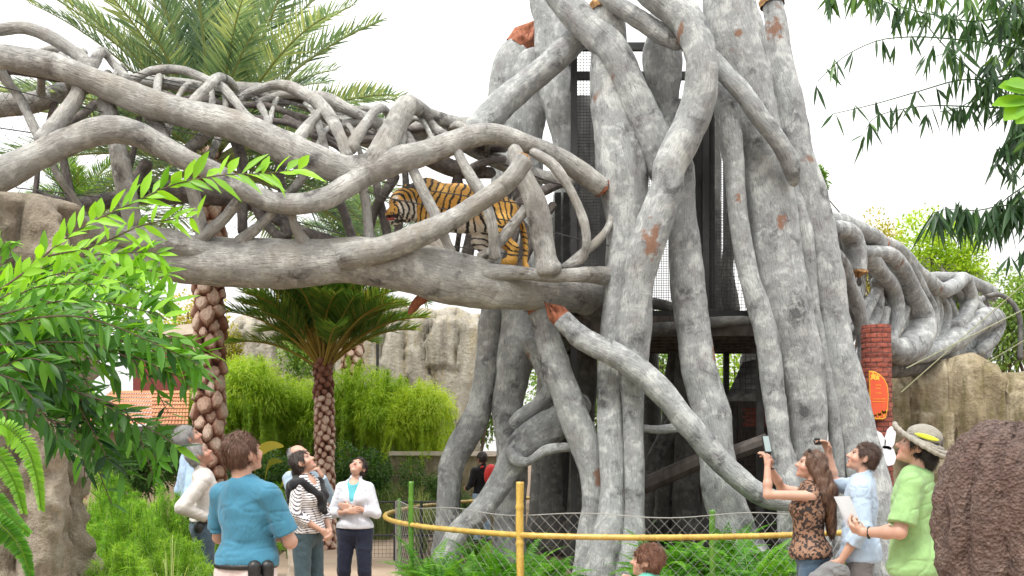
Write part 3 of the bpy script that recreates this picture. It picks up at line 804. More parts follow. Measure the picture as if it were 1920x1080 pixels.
# ---------------------------------------------------------------- left bridge
br = empty("branch_bridge", (P(560, HZ, 12.6)[0], 12.6, P(0, 540, 12.6)[2]), "long woven branch bridge at left carrying the tiger walkway to the tower", "bridge")
def B(pts, **k):
    k.setdefault("mat", "bridge"); k.setdefault("name", "branch"); k.setdefault("lump", 0.13)
    return root(br, pts, **k)
B([(-90, 100, 11.6, 21), (0, 107, 11.7, 22), (67, 118, 11.8, 23), (133, 134, 11.8, 24), (233, 173, 11.9, 25), (333, 207, 12.0, 25), (433, 238, 12.0, 26), (533, 280, 12.1, 27), (590, 305, 12.1, 27), (645, 325, 12.2, 26),
   (700, 318, 12.2, 26), (760, 297, 12.2, 25), (813, 280, 12.3, 23), (880, 257, 12.4, 21), (930, 252, 12.5, 19), (985, 268, 12.6, 18), (1020, 281, 12.7, 19), (1063, 304, 12.8, 20), (1105, 333, 12.9, 20), (1128, 352, 13.0, 19)], broken=[('end', RU, 0.12)])
B([(-90, 380, 11.2, 30), (0, 328, 11.3, 29), (67, 290, 11.4, 28), (133, 261, 11.5, 26), (200, 244, 11.5, 25), (250, 252, 11.6, 23), (300, 276, 11.7, 22), (350, 303, 11.7, 21), (400, 325, 11.8, 20), (450, 355, 11.8, 20), (500, 378, 11.9, 20), (550, 384, 11.9, 20),
   (605, 374, 12.0, 21), (650, 350, 12.1, 23), (700, 318, 12.2, 22), (750, 295, 12.25, 18)])
B([(690, 320, 12.2, 24), (713, 288, 12.2, 24), (735, 245, 12.3, 24), (757, 205, 12.4, 23), (775, 200, 12.7, 16), (800, 213, 13.1, 14), (830, 223, 13.4, 14), (863, 230, 13.5, 14), (900, 230, 13.5, 16), (940, 245, 13.6, 18)])
B([(745, 290, 12.3, 9), (758, 255, 12.5, 8), (768, 262, 12.5, 8), (778, 285, 12.4, 9)])
# the walkway log
B([(150, 470, 12.4, 44), (230, 478, 12.4, 40), (300, 483, 12.4, 40), (367, 491, 12.4, 42), (430, 491, 12.4, 44), (500, 492, 12.4, 45), (567, 494, 12.4, 44), (640, 490, 12.4, 41), (700, 493, 12.4, 43), (780, 508, 12.4, 46), (847, 528, 12.45, 47), (913, 541, 12.6, 45), (970, 550, 12.8, 36), (1030, 553, 13.1, 34), (1090, 556, 13.6, 34), (1160, 560, 14.3, 34)], name="trunk", lump=0.13, ridge=0.05)
B([(120, 420, 12.0, 20), (190, 428, 12.05, 23), (260, 440, 12.1, 25), (330, 455, 12.15, 24), (400, 470, 12.25, 20), (450, 482, 12.35, 14)], name="trunk")
B([(640, 485, 12.15, 26), (713, 467, 12.0, 24), (780, 443, 11.95, 22), (847, 410, 11.95, 20), (913, 368, 11.95, 19), (957, 334, 11.95, 18), (986, 298, 11.95, 17)], broken=[('end', OC, 0.07)])
B([(962, 270, 12.5, 12), (978, 318, 12.4, 18), (1000, 360, 12.4, 21), (1015, 410, 12.4, 22), (1021, 455, 12.4, 21), (1025, 488, 12.4, 23), (1028, 505, 12.42, 32), (1030, 518, 12.45, 44)])
B([(895, 518, 12.3, 13), (925, 513, 12.3, 15), (980, 511, 12.35, 13), (1030, 515, 12.4, 13), (1080, 514, 12.5, 14), (1122, 515, 12.85, 16), (1150, 518, 13.1, 21), (1172, 520, 13.3, 22)])
B([(993, 282, 12.5, 8), (1015, 295, 12.5, 9), (1040, 312, 12.5, 10), (1070, 357, 12.5, 9), (1092, 410, 12.5, 9), (1099, 450, 12.5, 8), (1092, 485, 12.6, 7), (1062, 502, 12.7, 7)])
B([(1050, 505, 12.7, 7), (1085, 480, 12.7, 8), (1115, 458, 12.8, 8), (1138, 430, 12.9, 8), (1150, 400, 13.0, 6)])
# struts
ST = [
 [(766, 305, 12.3, 9), (785, 340, 12.2, 10), (800, 368, 12.2, 11), (818, 405, 12.2, 11), (838, 455, 12.3, 10), (846, 478, 12.35, 14)],
 [(850, 270, 12.4, 9), (866, 305, 12.3, 10), (885, 340, 12.3, 11), (908, 378, 12.3, 11), (923, 425, 12.3, 11), (928, 490, 12.4, 12)],
 [(993, 375, 12.6, 8), (975, 405, 12.5, 10), (947, 440, 12.5, 11), (925, 468, 12.5, 9), (895, 485, 12.5, 10)],
 [(674, 335, 12.2, 9), (684, 370, 12.25, 9), (690, 410, 12.3, 9), (694, 445, 12.35, 12), (697, 462, 12.4, 16)],
 [(452, 370, 11.9, 9), (425, 405, 12.0, 10), (392, 432, 12.1, 12), (372, 450, 12.2, 15)],
 [(515, 395, 12.0, 8), (488, 422, 12.1, 9), (460, 444, 12.2, 12), (448, 458, 12.3, 15)],
 [(546, 395, 12.0, 7), (552, 425, 12.1, 8), (566, 448, 12.2, 12), (572, 462, 12.3, 18)],
 [(353, 330, 11.9, 12), (365, 380, 12.0, 11), (376, 420, 12.1, 12), (385, 452, 12.2, 16)],
 [(193, 185, 12.1, 15), (207, 217, 12.0, 16), (218, 273, 12.0, 16), (230, 330, 12.0, 17), (242, 380, 12.0, 18), (250, 430, 12.05, 20)],
 [(152, 160, 11.9, 14), (138, 190, 11.8, 14), (118, 215, 11.7, 14), (92, 245, 11.6, 14), (70, 270, 11.5, 14)],
 [(-8, 120, 12.0, 9), (12, 150, 12.0, 10), (35, 180, 12.0, 9), (58, 225, 11.9, 9), (76, 262, 11.8, 9)],
 [(95, 300, 11.8, 7), (118, 342, 11.9, 7), (140, 370, 12.0, 7), (160, 410, 12.1, 8)],
 [(590, 300, 12.1, 8), (560, 345, 12.2, 9), (535, 372, 12.4, 9), (500, 388, 12.6, 9)],
 [(270, 210, 12.3, 9), (290, 228, 12.2, 12), (302, 245, 12.1, 13), (310, 268, 12.0, 12)],
 [(330, 210, 12.6, 7), (315, 235, 12.4, 8), (305, 262, 12.2, 9)],
 [(400, 240, 12.4, 10), (375, 262, 12.3, 11), (350, 285, 12.2, 10)],
 [(412, 248, 12.6, 8), (402, 275, 12.5, 8), (390, 300, 12.3, 8)],
]
for s in ST: B(s)
ST2 = [   # struts on the far side, in shade
 [(743, 325, 13.6, 10), (722, 360, 13.5, 9), (702, 395, 13.5, 9), (690, 440, 13.4, 10), (685, 480, 13.3, 12)],
 [(620, 350, 13.6, 8), (640, 385, 13.6, 8), (655, 430, 13.5, 9), (668, 470, 13.4, 10)],
 [(185, 190, 13.3, 8), (160, 210, 13.2, 8), (130, 232, 13.1, 8), (100, 260, 13.0, 8)],
 [(870, 350, 13.9, 9), (890, 400, 13.8, 10), (880, 450, 13.7, 11), (870, 510, 13.5, 14)],
 [(960, 330, 13.9, 8), (950, 390, 13.9, 9), (985, 440, 13.8, 10), (960, 520, 13.6, 12)],
 [(1040, 380, 13.9, 8), (1010, 430, 13.8, 9), (985, 480, 13.7, 10), (970, 520, 13.6, 11)],
 [(800, 430, 13.7, 10), (830, 400, 13.7, 9), (850, 360, 13.7, 9), (862, 320, 13.7, 9)],
 [(440, 330, 13.4, 8), (470, 370, 13.4, 8), (500, 420, 13.4, 9), (530, 450, 13.2, 11)],
 [(280, 300, 13.2, 12), (262, 330, 13.2, 11), (245, 355, 13.1, 11)],
 [(590, 225, 13.4, 8), (592, 250, 13.3, 9), (594, 285, 13.2, 9), (590, 310, 13.0, 9)],
 [(640, 240, 13.5, 8), (615, 258, 13.4, 9), (590, 275, 13.3, 9), (565, 295, 13.2, 8)],
 [(950, 298, 13.7, 7), (920, 302, 13.6, 7), (890, 312, 13.6, 8), (865, 330, 13.6, 7)],
 [(1060, 340, 13.9, 8), (1020, 358, 13.8, 9), (985, 372, 13.7, 8), (955, 395, 13.6, 8)],
]
for s in ST2: B(s, mat="bridge_shade")
ARC = [
 [(-60, 75, 11.8, 10), (0, 58, 11.9, 11), (45, 54, 12.0, 11), (90, 67, 12.0, 12), (127, 88, 12.0, 12), (158, 113, 12.0, 13), (170, 140, 11.9, 12)],
 [(60, 106, 12.9, 7), (90, 94, 12.9, 7), (118, 93, 12.8, 8), (160, 100, 12.5, 8)],
 [(165, 140, 11.95, 11), (176, 118, 12.0, 11), (188, 97, 12.2, 9), (200, 104, 12.5, 8), (214, 122, 12.4, 8), (240, 150, 12.1, 10)],
 [(215, 155, 12.5, 8), (250, 148, 12.6, 9), (283, 134, 12.8, 8), (333, 131, 12.9, 8), (372, 142, 12.9, 8), (400, 155, 12.8, 8)],
 [(352, 212, 12.0, 11), (366, 188, 12.1, 10), (387, 166, 12.2, 9), (410, 144, 12.5, 8), (430, 150, 12.9, 8), (440, 165, 13.1, 8), (450, 190, 13.2, 7)],
 [(400, 150, 12.7, 7), (418, 165, 12.5, 8), (440, 190, 12.3, 8), (458, 212, 12.2, 8), (476, 232, 12.1, 11)],
 [(440, 196, 12.9, 8), (466, 176, 12.9, 9), (495, 163, 12.8, 9), (530, 158, 12.7, 10), (572, 177, 12.6, 11), (604, 202, 12.4, 12), (630, 240, 12.2, 11), (655, 300, 12.2, 12)],
 [(606, 203, 12.5, 9), (590, 222, 12.3, 10), (573, 245, 12.2, 10), (552, 272, 12.1, 11)],
 [(585, 178, 13.0, 9), (615, 186, 12.9, 11), (650, 203, 12.9, 11), (685, 220, 12.9, 10), (720, 240, 12.9, 10)],
 [(470, 200, 13.3, 7), (510, 184, 13.3, 8), (550, 178, 13.3, 8), (590, 186, 13.3, 7), (640, 205, 13.3, 7), (690, 205, 13.3, 7), (720, 205, 13.2, 7)],
 [(656, 285, 12.2, 11), (668, 262, 12.3, 11), (685, 235, 12.5, 10), (708, 205, 12.8, 9), (722, 206, 13.1, 8), (730, 225, 13.3, 8), (735, 250, 13.3, 8)],
 [(640, 235, 13.0, 8), (700, 225, 12.9, 9), (730, 235, 12.8, 8)],
 [(775, 215, 13.4, 10), (800, 225, 13.2, 9), (822, 245, 13.0, 8), (850, 262, 12.7, 8)],
]
for s in ARC: B(s)
RAIL = [
 [(-60, 205, 13.0, 20), (0, 198, 13.0, 21), (60, 190, 13.1, 20), (130, 168, 13.2, 16), (230, 152, 13.3, 12), (333, 160, 13.4, 13), (400, 170, 13.5, 14), (470, 168, 13.5, 14), (540, 178, 13.6, 14), (600, 205, 13.7, 15), (660, 245, 13.8, 20), (720, 262, 13.8, 22), (800, 245, 13.9, 19), (860, 268, 13.9, 17), (930, 300, 13.9, 15), (1010, 330, 13.9, 14), (1080, 345, 13.9, 14)],
 [(760, 270, 13.7, 15), (810, 297, 13.7, 16), (860, 316, 13.7, 14), (930, 325, 13.8, 11)],
 [(60, 370, 13.2, 14), (140, 385, 13.3, 14), (260, 365, 13.4, 18), (360, 360, 13.5, 20), (460, 375, 13.5, 17), (560, 430, 13.5, 14), (680, 470, 13.4, 14), (800, 490, 13.3, 16), (960, 515, 13.3, 18)],
]
for k_, s in enumerate(RAIL): B(s, name="rail_branch", mat="bridge" if k_ == 0 else "bridge_shade")
# the finer tangle: thin limbs woven over the top, across the far side and along the front
TOPF = np.array([(0, 107, 11.75), (133, 134, 11.85), (333, 207, 12.0), (533, 280, 12.15), (645, 325, 12.2), (760, 297, 12.25), (880, 257, 12.4), (1000, 275, 12.7)], float)
TOPB = np.array([(0, 198, 13.0), (130, 168, 13.2), (333, 160, 13.4), (540, 178, 13.6), (660, 245, 13.8), (800, 245, 13.9), (930, 300, 13.9), (1010, 330, 13.9)], float)
BOTB = np.array([(0, 400, 13.0), (200, 420, 13.2), (460, 440, 13.3), (680, 470, 13.4), (800, 490, 13.3), (1010, 520, 13.3)], float)
def along(A, x): return np.array([x, np.interp(x, A[:, 0], A[:, 1]), np.interp(x, A[:, 0], A[:, 2])])
rgb = np.random.default_rng(12)
for k in range(30):
    x = -20 + k * 34 + rgb.uniform(-12, 12); x2 = x + rgb.uniform(-70, 70); rr = rgb.uniform(4.5, 8)
    a, b = along(TOPF, x), along(TOPB, x2); m_ = (a + b) / 2
    lift = rgb.uniform(18, 42)
    if k % 3 == 2:      # far side strut
        c_ = along(BOTB, x2 + rgb.uniform(-60, 60)); m_ = (b + c_) / 2 + [rgb.uniform(-18, 18), 0, .05]
        B([(*b, rr), (*((b + m_) / 2 + [rgb.uniform(-8, 8), 0, 0]), rr), (*m_, rr), (*c_, rr * 1.3)], ridge=.06, mat="bridge_shade")
    else:               # over the top
        B([(*(a + [0, 4, 0]), rr * 1.2), (*(a * .7 + b * .3 - [0, lift * .8, 0]), rr), (*(m_ - [0, lift, 0]), rr), (*(a * .25 + b * .75 - [0, lift * .6, 0]), rr * .9), (*(b + [0, 6, 0]), rr)], ridge=.06)
for k in range(9):      # lengthwise runners along the far side and the roof
    x = rgb.uniform(-40, 700); ln = rgb.uniform(160, 300); f_ = rgb.uniform(0, 1); rr = rgb.uniform(5, 8)
    pts = []
    for t in np.linspace(0, 1, 6):
        p_ = along(TOPF, min(x + ln * t, 1000)) * (1 - f_) + along(TOPB, min(x + ln * t, 1000)) * f_
        pts.append((p_[0], p_[1] - 14 + rgb.uniform(-12, 12), p_[2], rr))
    B(pts, ridge=.06, mat="bridge_shade")
# the broken stub under the log
root(br, [(800, 555, 12.6, 11), (785, 565, 12.7, 9), (772, 580, 12.8, 7), (766, 590, 12.8, 3)], mat="rust", name="stub", lump=0.25, ridge=0.2)
# steel cables and netting of the walkway
mb = MB()
CAB = [[(215, 126, 12.4), (420, 175, 12.8), (600, 214, 13.1), (700, 245, 13.2)], [(215, 134, 12.4), (430, 185, 12.8), (700, 252, 13.2)],
       [(0, 162, 11.9), (150, 200, 11.9), (380, 255, 12.0), (560, 300, 12.1), (690, 360, 12.2), (800, 385, 12.3), (960, 415, 12.4)],
       [(0, 240, 11.9), (80, 252, 11.9)], [(30, 352, 12.0), (170, 368, 12.0), (330, 385, 12.1)], [(690, 335, 12.2), (790, 355, 12.3), (1000, 385, 12.5)],
       [(870, 285, 12.5), (945, 308, 12.6), (1040, 345, 12.8)], [(1000, 425, 12.6), (1100, 452, 12.8), (1150, 462, 13.0)], [(1010, 335, 12.9), (1060, 348, 13.0)],
       [(500, 400, 12.2), (640, 438, 12.3), (700, 450, 12.3)], [(840, 460, 12.5), (980, 480, 12.6)]]
for c in CAB: mb.poly(catmull([P(*p) for p in c], 0.2), 0.008, 5)
mb.build("cable", M["wire"], br)
def net(parent, top, bot, cell, r, name="netting", rows=None):
    """twisted diamond netting between two paths given in photo coordinates"""
    A = catmull([P(*p) for p in top], 0.05); Bm = catmull([P(*p) for p in bot], 0.05)
    def res(c, n):
        L = np.concatenate([[0], np.cumsum(np.linalg.norm(np.diff(c, axis=0), axis=1))])
        t = np.linspace(0, L[-1], n)
        return np.stack([np.interp(t, L, c[:, k]) for k in range(3)], 1)
    LA = np.linalg.norm(np.diff(A, axis=0), axis=1).sum()
    n = int(LA / cell); n += n % 2
    A, Bm = res(A, n + 1), res(Bm, n + 1)
    h = np.linalg.norm(A - Bm, axis=1).mean(); m = rows or max(3, int(h / cell))
    g = A[None] + (Bm - A)[None] * np.linspace(0, 1, m + 1)[:, None, None]
    g = g + 0.01 * np.stack([vnoise(g * 3, 1), vnoise(g * 3, 2), vnoise(g * 3, 3)], -1)
    mb = MB()
    for j in range(m):
        for i in range(n):
            a, b = (g[j, i], g[j + 1, i + 1]) if (i + j) % 2 == 0 else (g[j, i + 1], g[j + 1, i])
            mb.bar(a, b, r, 3)
    return mb.build(name, M["wire"], parent)
net(br, [(-40, 140, 12.0), (200, 190, 12.0), (430, 250, 12.1), (640, 330, 12.3)], [(-40, 440, 12.3), (200, 440, 12.4), (430, 460, 12.4), (640, 465, 12.4)], 0.085, 0.0028)
net(br, [(700, 320, 12.4), (850, 270, 12.5), (960, 275, 12.6), (1110, 350, 13.0)], [(700, 470, 12.4), (850, 490, 12.5), (960, 505, 12.6), (1130, 500, 13.0)], 0.13, 0.002)
net(br, [(-40, 110, 12.2), (240, 145, 12.3), (480, 185, 12.6), (760, 240, 13.0)], [(-40, 190, 13.0), (240, 150, 13.3), (480, 170, 13.5), (760, 250, 13.7)], 0.09, 0.0028)

# ---------------------------------------------------------------- right bridge
b2 = empty("branch_bridge", (P(1700, HZ, 17)[0], 17, P(0, 680, 17)[2]), "smaller woven branch bridge at right leading from the tower to the cliff", "bridge")
def dr(px): return 14.6 + max(0, px - 1550) / 320.0 * 7.0
def C(pts, **k):
    k.setdefault("mat", "fig"); k.setdefault("name", "branch"); k.setdefault("lump", 0.11)
    off = k.pop("off", 0)
    return root(b2, [(a, b, dr(a) + off, r * 1.22) for a, b, r in pts], **k)
C([(1535, 408, 13), (1560, 416, 15), (1597, 427, 14), (1625, 440, 13), (1652, 455, 11)], broken=[('end', RU, 0.25)])
C([(1560, 430, 13), (1590, 436, 14), (1602, 452, 16), (1606, 480, 17), (1606, 512, 16)], broken=[('end', OC, 0.1)], off=-0.5)
C([(1545, 445, 9), (1562, 468, 10), (1580, 495, 11), (1593, 537, 11), (1606, 580, 12), (1616, 637, 10), (1617, 690, 9), (1622, 720, 8)], off=-0.3)
C([(1610, 465, 11), (1632, 485, 13), (1652, 512, 13), (1676, 540, 12), (1684, 575, 11), (1680, 610, 10), (1668, 650, 9)])
C([(1615, 470, 9), (1645, 474, 11), (1672, 486, 12), (1692, 510, 13), (1706, 540, 14), (1722, 575, 16), (1728, 605, 20), (1715, 640, 23), (1690, 660, 22), (1672, 655, 16), (1660, 630, 12)], off=-0.2)
C([(1660, 455, 9), (1682, 470, 11), (1706, 500, 10), (1728, 540, 9), (1746, 580, 9), (1745, 610, 9), (1735, 645, 8)])
C([(1690, 470, 9), (1712, 500, 10), (1740, 528, 12), (1768, 543, 12), (1790, 535, 11), (1806, 524, 10), (1818, 545, 10), (1822, 570, 11), (1808, 600, 12), (1790, 618, 13)])
C([(1740, 520, 7), (1770, 522, 9), (1800, 522, 9), (1830, 530, 9), (1856, 545, 10), (1864, 562, 8)], off=0.4)
C([(1705, 675, 8), (1725, 666, 12), (1765, 650, 15), (1808, 620, 18), (1840, 600, 18), (1866, 596, 15), (1872, 615, 11), (1860, 640, 10), (1835, 662, 8)], name="trunk")
C([(1820, 560, 8), (1840, 580, 8), (1850, 592, 9)], off=0.3)
C([(1640, 520, 8), (1648, 560, 8), (1640, 600, 8), (1622, 625, 8)], off=0.5)
C([(1700, 575, 7), (1690, 600, 8), (1672, 625, 8), (1650, 645, 8)], off=0.2)
C([(1662, 575, 8), (1655, 610, 8), (1640, 640, 9)], off=0.3)
for a in ((1750, 545), (1765, 552), (1778, 560)):
    C([(a[0], a[1], 5), (a[0] + 12, a[1] + 30, 5), (a[0] + 10, a[1] + 60, 5), (a[0] - 8, a[1] + 95, 6)], off=0.3)
for k, a in enumerate((1640, 1662, 1690, 1715, 1742, 1768, 1795)):
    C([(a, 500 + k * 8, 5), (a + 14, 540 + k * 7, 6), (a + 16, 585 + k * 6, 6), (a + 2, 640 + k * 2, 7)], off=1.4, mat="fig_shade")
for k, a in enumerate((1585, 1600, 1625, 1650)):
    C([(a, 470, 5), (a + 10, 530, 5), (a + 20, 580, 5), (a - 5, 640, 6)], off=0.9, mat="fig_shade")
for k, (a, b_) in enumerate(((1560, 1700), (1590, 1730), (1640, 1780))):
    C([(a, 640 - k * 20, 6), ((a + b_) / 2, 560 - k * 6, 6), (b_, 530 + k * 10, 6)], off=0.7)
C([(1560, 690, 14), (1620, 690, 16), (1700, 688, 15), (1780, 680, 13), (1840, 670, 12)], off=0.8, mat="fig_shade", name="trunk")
def netp(pts): return [(a, b, dr(a) + 0.7) for a, b in pts]
rgc = np.random.default_rng(4)
for k in range(16):
    x = 1560 + k * 19 + rgc.uniform(-5, 5); y0 = np.interp(x, [1550, 1650, 1760, 1870], [425, 465, 530, 565]); w_ = rgc.uniform(10, 34)
    C([(x, y0, 6), (x + w_ * .7, y0 + 28, 7), (x + w_, y0 + 62, 7.5), (x + w_ * .7, y0 + 105, 7), (x - 8, min(y0 + 165, 668), 8)], off=rgc.uniform(0, 1.0))
net(b2, netp([(1560, 430), (1700, 490), (1860, 560)]), netp([(1560, 660), (1700, 670), (1860, 660)]), 0.12, 0.003)

# ================================================================ plants
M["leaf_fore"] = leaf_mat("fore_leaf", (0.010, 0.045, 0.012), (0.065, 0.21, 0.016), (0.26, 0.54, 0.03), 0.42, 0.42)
M["leaf_feather"] = leaf_mat("feather_leaf", (0.05, 0.16, 0.012), (0.17, 0.38, 0.025), (0.40, 0.62, 0.08), 0.5, 0.45)
M["leaf_lime"] = leaf_mat("lime_leaf", (0.08, 0.17, 0.012), (0.27, 0.44, 0.03), (0.50, 0.62, 0.07), 0.5, 0.45)
M["leaf_dark"] = leaf_mat("shrub_leaf", (0.012, 0.045, 0.010), (0.05, 0.13, 0.022), (0.15, 0.29, 0.045), 0.4, 0.3)
M["leaf_mid"] = leaf_mat("tree_leaf", (0.035, 0.09, 0.018), (0.12, 0.24, 0.04), (0.30, 0.43, 0.10), 0.45, 0.4)
M["leaf_palm"] = leaf_mat("palm_leaf", (0.055, 0.11, 0.075), (0.165, 0.26, 0.18), (0.43, 0.46, 0.22), 0.4, 0.45)
M["leaf_palm_dark"] = leaf_mat("palm_leaf_deep", (0.03, 0.10, 0.02), (0.15, 0.28, 0.055), (0.46, 0.36, 0.11), 0.4, 0.5)
M["leaf_fern"] = leaf_mat("fern_leaf", (0.02, 0.08, 0.008), (0.08, 0.26, 0.015), (0.24, 0.48, 0.04), 0.45, 0.42)
M["leaf_bamboo"] = leaf_mat("bamboo_leaf", (0.02, 0.05, 0.025), (0.055, 0.13, 0.045), (0.18, 0.35, 0.04), 0.35, 0.35)
M["leaf_grass"] = leaf_mat("grass_blade", (0.07, 0.14, 0.03), (0.20, 0.32, 0.08), (0.50, 0.52, 0.24), 0.5, 0.4)
M["leaf_autumn"] = leaf_mat("yellowing_leaf", (0.14, 0.17, 0.03), (0.34, 0.33, 0.05), (0.52, 0.45, 0.10), 0.5, 0.4)
M["stem_green"] = simple("green_stem", (0.08, 0.16, 0.02), (0.16, 0.26, 0.04), 20, 0.5, 0)
M["twig"] = simple("brown_twig", (0.06, 0.042, 0.03), (0.13, 0.09, 0.06), 20, 0.8, 0.2)
M["palm_boot"] = None
def _boot():
    m, nt, b, out = new_mat("palm_boot")
    a = N(nt, "ShaderNodeAttribute", attribute_name="tint")
    g = N(nt, "ShaderNodeNewGeometry")
    f = noise_node(nt, scaled(nt, g.outputs["Position"], (1, 1, 0.35)), 40, 5, 0.65)
    col = ramp(nt, a.outputs["Fac"], [(0.0, (0.05, 0.018, 0.011)), (0.35, (0.24, 0.10, 0.065)), (0.7, (0.52, 0.36, 0.28)), (1.0, (0.72, 0.58, 0.50))])
    col = mixc(nt, 0.8, col, ramp(nt, f, [(0.3, (0.5, 0.45, 0.4)), (0.65, (1.15, 1.15, 1.15))]), 'MULTIPLY')
    nt.links.new(col, b.inputs["Base Color"]); b.inputs["Roughness"].default_value = 0.85
    bump(nt, b, f, 0.6, 0.02)
    return m
M["palm_boot"] = _boot()

LANCE = [(0, .12), (.15, .55), (.35, 1.0), (.6, .85), (.85, .35), (1, .03)]
OVAL = [(0, .2), (.3, 1.0), (.7, .85), (1, .05)]
QUICK = [(0, .15), (.4, 1.0), (1, .04)]
def leaf_batch(pos, dirv, nrm, L, W, tint, prof=QUICK, droop=0.15, fold=0.12):
    pos, dirv, nrm = np.asarray(pos, float), norm(dirv), np.asarray(nrm, float)
    n = len(pos)
    L = np.broadcast_to(L, (n,)).astype(float); W = np.broadcast_to(W, (n,)).astype(float)
    side = norm(np.cross(dirv, nrm)); nr = np.cross(side, dirv)
    st = []
    for t, w in prof:
        c = pos + dirv * (L * t)[:, None] - np.array([0, 0, 1.0]) * (droop * L * t * t)[:, None]
        hw = (W * w * 0.5)[:, None]
        st += [c - side * hw + nr * hw * fold * 2, c, c + side * hw + nr * hw * fold * 2]
    k = len(prof)
    v = np.stack(st, 1)                                    # n, 3k, 3
    q = []
    for j in range(k - 1):
        a = 3 * j
        q += [[a, a + 1, a + 4, a + 3], [a + 1, a + 2, a + 5, a + 4]]
    f = (np.array(q)[None] + (np.arange(n) * 3 * k)[:, None, None]).reshape(-1, 4)
    tt = np.repeat(np.broadcast_to(tint, (n,)), 3 * k)
    return v.reshape(-1, 3), f, tt

def needle_batch(p0, p1, w, tint, rng=RNG):
    p0, p1 = np.asarray(p0, float), np.asarray(p1, float)
    n = len(p0); t = norm(p1 - p0)
    s = norm(np.cross(t, norm(rng.normal(size=(n, 3))))) * np.broadcast_to(w, (n,))[:, None] * 0.5
    v = np.stack([p0 - s, p0 + s, p1 + s * .25, p1 - s * .25], 1).reshape(-1, 3)
    f = np.arange(n * 4).reshape(n, 4)
    return v, f, np.repeat(np.broadcast_to(tint, (n,)), 4)

def build_tint(mb, name, mat, parent=None, smooth=True):
    return mb.build(name, mat, parent, smooth, "tint")

# ---------------------------------------------------------------- palms
def frond_mesh(name, length, nl, leaf, arch, mat, seed, w=0.028, petiole=0.18, tint=0.5, vee=0.55, rr=.020):
    rg = np.random.default_rng(seed)
    t = np.linspace(0, 1, 24)
    ang = arch[0] + (arch[1] - arch[0]) * t ** 1.4
    step = length / 23
    c = np.cumsum(np.stack([np.cos(ang), 0.06 * np.sin(t * 3 + seed), np.sin(ang)], 1) * step, 0)
    r = rr * (1 - t * 0.85) * (length / 2.5) + 0.004
    mb = MB(); v, f, _ = tube_geo(c, r, 6); mb.add(v, f, 0.95 if petiole > .15 else 0.9)
    tt = np.linspace(petiole, 0.995, nl)
    pc = np.stack([np.interp(tt, t, c[:, k]) for k in range(3)], 1)
    tg = norm(np.stack([np.interp(tt, t, np.gradient(c[:, k])) for k in range(3)], 1))
    for sgn in (-1, 1):
        upv = np.cross(tg, [0, 1.0, 0]); upv *= -np.sign(upv[:, 2:3] + 1e-6) * -1
        upv = norm(np.where(upv[:, 2:3] < 0, -upv, upv))
        sd = np.array([0, sgn, 0])
        fw = 0.55 + 0.75 * tt[:, None]
        d = norm(sd + tg * fw + upv * (vee + rg.normal(0, 0.22, (nl, 1))) + rg.normal(0, 0.09, (nl, 3)))
        prof = np.sin(np.clip((tt - petiole) / (1 - petiole), 0, 1) ** 0.7 * math.pi * 0.86 + 0.32)
        L = leaf * (0.35 + 0.65 * prof) * rg.uniform(0.85, 1.1, nl)
        v, f, ti = leaf_batch(pc + upv * r.min(), d, upv + rg.normal(0, 0.35, (nl, 3)), L, w, np.clip(tint + rg.normal(0, 0.15, nl), 0, 0.8), [(0, .5), (.4, 1), (1, .05)], 0.10, 0.25)
        mb.add(v, f, ti)
    me = build_tint(mb, name, mat)
    return me

def palm_trunk(parent, base, top, r0, r1, boot, seed, lean=0.0):
    rg = np.random.default_rng(seed)
    base, top = np.asarray(base), np.asarray(top)
    H = np.linalg.norm(top - base)
    mb = MB()
    c = base + (top - base) * np.linspace(0, 1, 30)[:, None]
    v, f, _ = tube_geo(c, np.linspace(r0, r1, 30) * 0.9, 20); mb.add(v, f, 0.05)
    per = 2 * math.pi * (r0 + r1) / 2 / boot
    n = int(H / boot * per * 1.25)
    for i in range(n):
        s = np.clip((i + rg.uniform(-.6, .6)) / n, 0, 1); a = i * 2.399963 + rg.uniform(-.13, .13)
        rr = (r0 + (r1 - r0) * s)
        er = np.array([math.cos(a), math.sin(a), 0]); et = np.array([-math.sin(a), math.cos(a), 0]); ez = np.array([0, 0, 1.0])
        p = base + (top - base) * s
        h = boot * rg.uniform(0.7, 1.3); w = boot * rg.uniform(.7, 1.2); out = boot * rg.uniform(0.22, 0.5)
        light = rg.uniform(0.66, 1.0) * (1 if boot > .15 or s < .80 else .5)
        q8 = np.arange(8) * math.pi / 4 + rg.uniform(-.2, .2)
        jit = 1 + rg.uniform(-.14, .14, 8)
        ox, oz = np.cos(q8) * jit, np.sin(q8) * jit
        tilt = rg.uniform(-.15, .15)
        def ringp(k, up, o): return p + er * o + et * ((ox + tilt * oz) * w * k)[:, None] + ez * (oz * h * k * 1.15 + up)[:, None]
        A_ = ringp(.58, -.10 * h, 0) + er * rr * .86; B_ = ringp(.50, .10 * h, 0) + er * (rr * .96 + out * .75 - .10 * h * oz)[:, None]; C_ = ringp(.36, .14 * h, 0) + er * (rr * .96 + out - .12 * h * oz)[:, None]
        cc = C_.mean(0) + er * .006
        k8 = np.arange(8); n8 = (k8 + 1) % 8
        mb.add(np.concatenate([A_, B_, C_]), np.concatenate([np.stack([k8, n8, n8 + 8, k8 + 8], 1), np.stack([k8 + 8, n8 + 8, n8 + 16, k8 + 16], 1)]),
               np.concatenate([np.full(8, .03), np.full(8, .58 * light), np.full(8, .85 * light)]))
        mb.add(np.concatenate([C_, [cc]]), np.stack([k8, n8, np.full(8, 8)], 1), np.concatenate([np.full(8, .85 * light), [light]]))
    return build_tint(mb, "trunk", M["palm_boot"], parent, False)

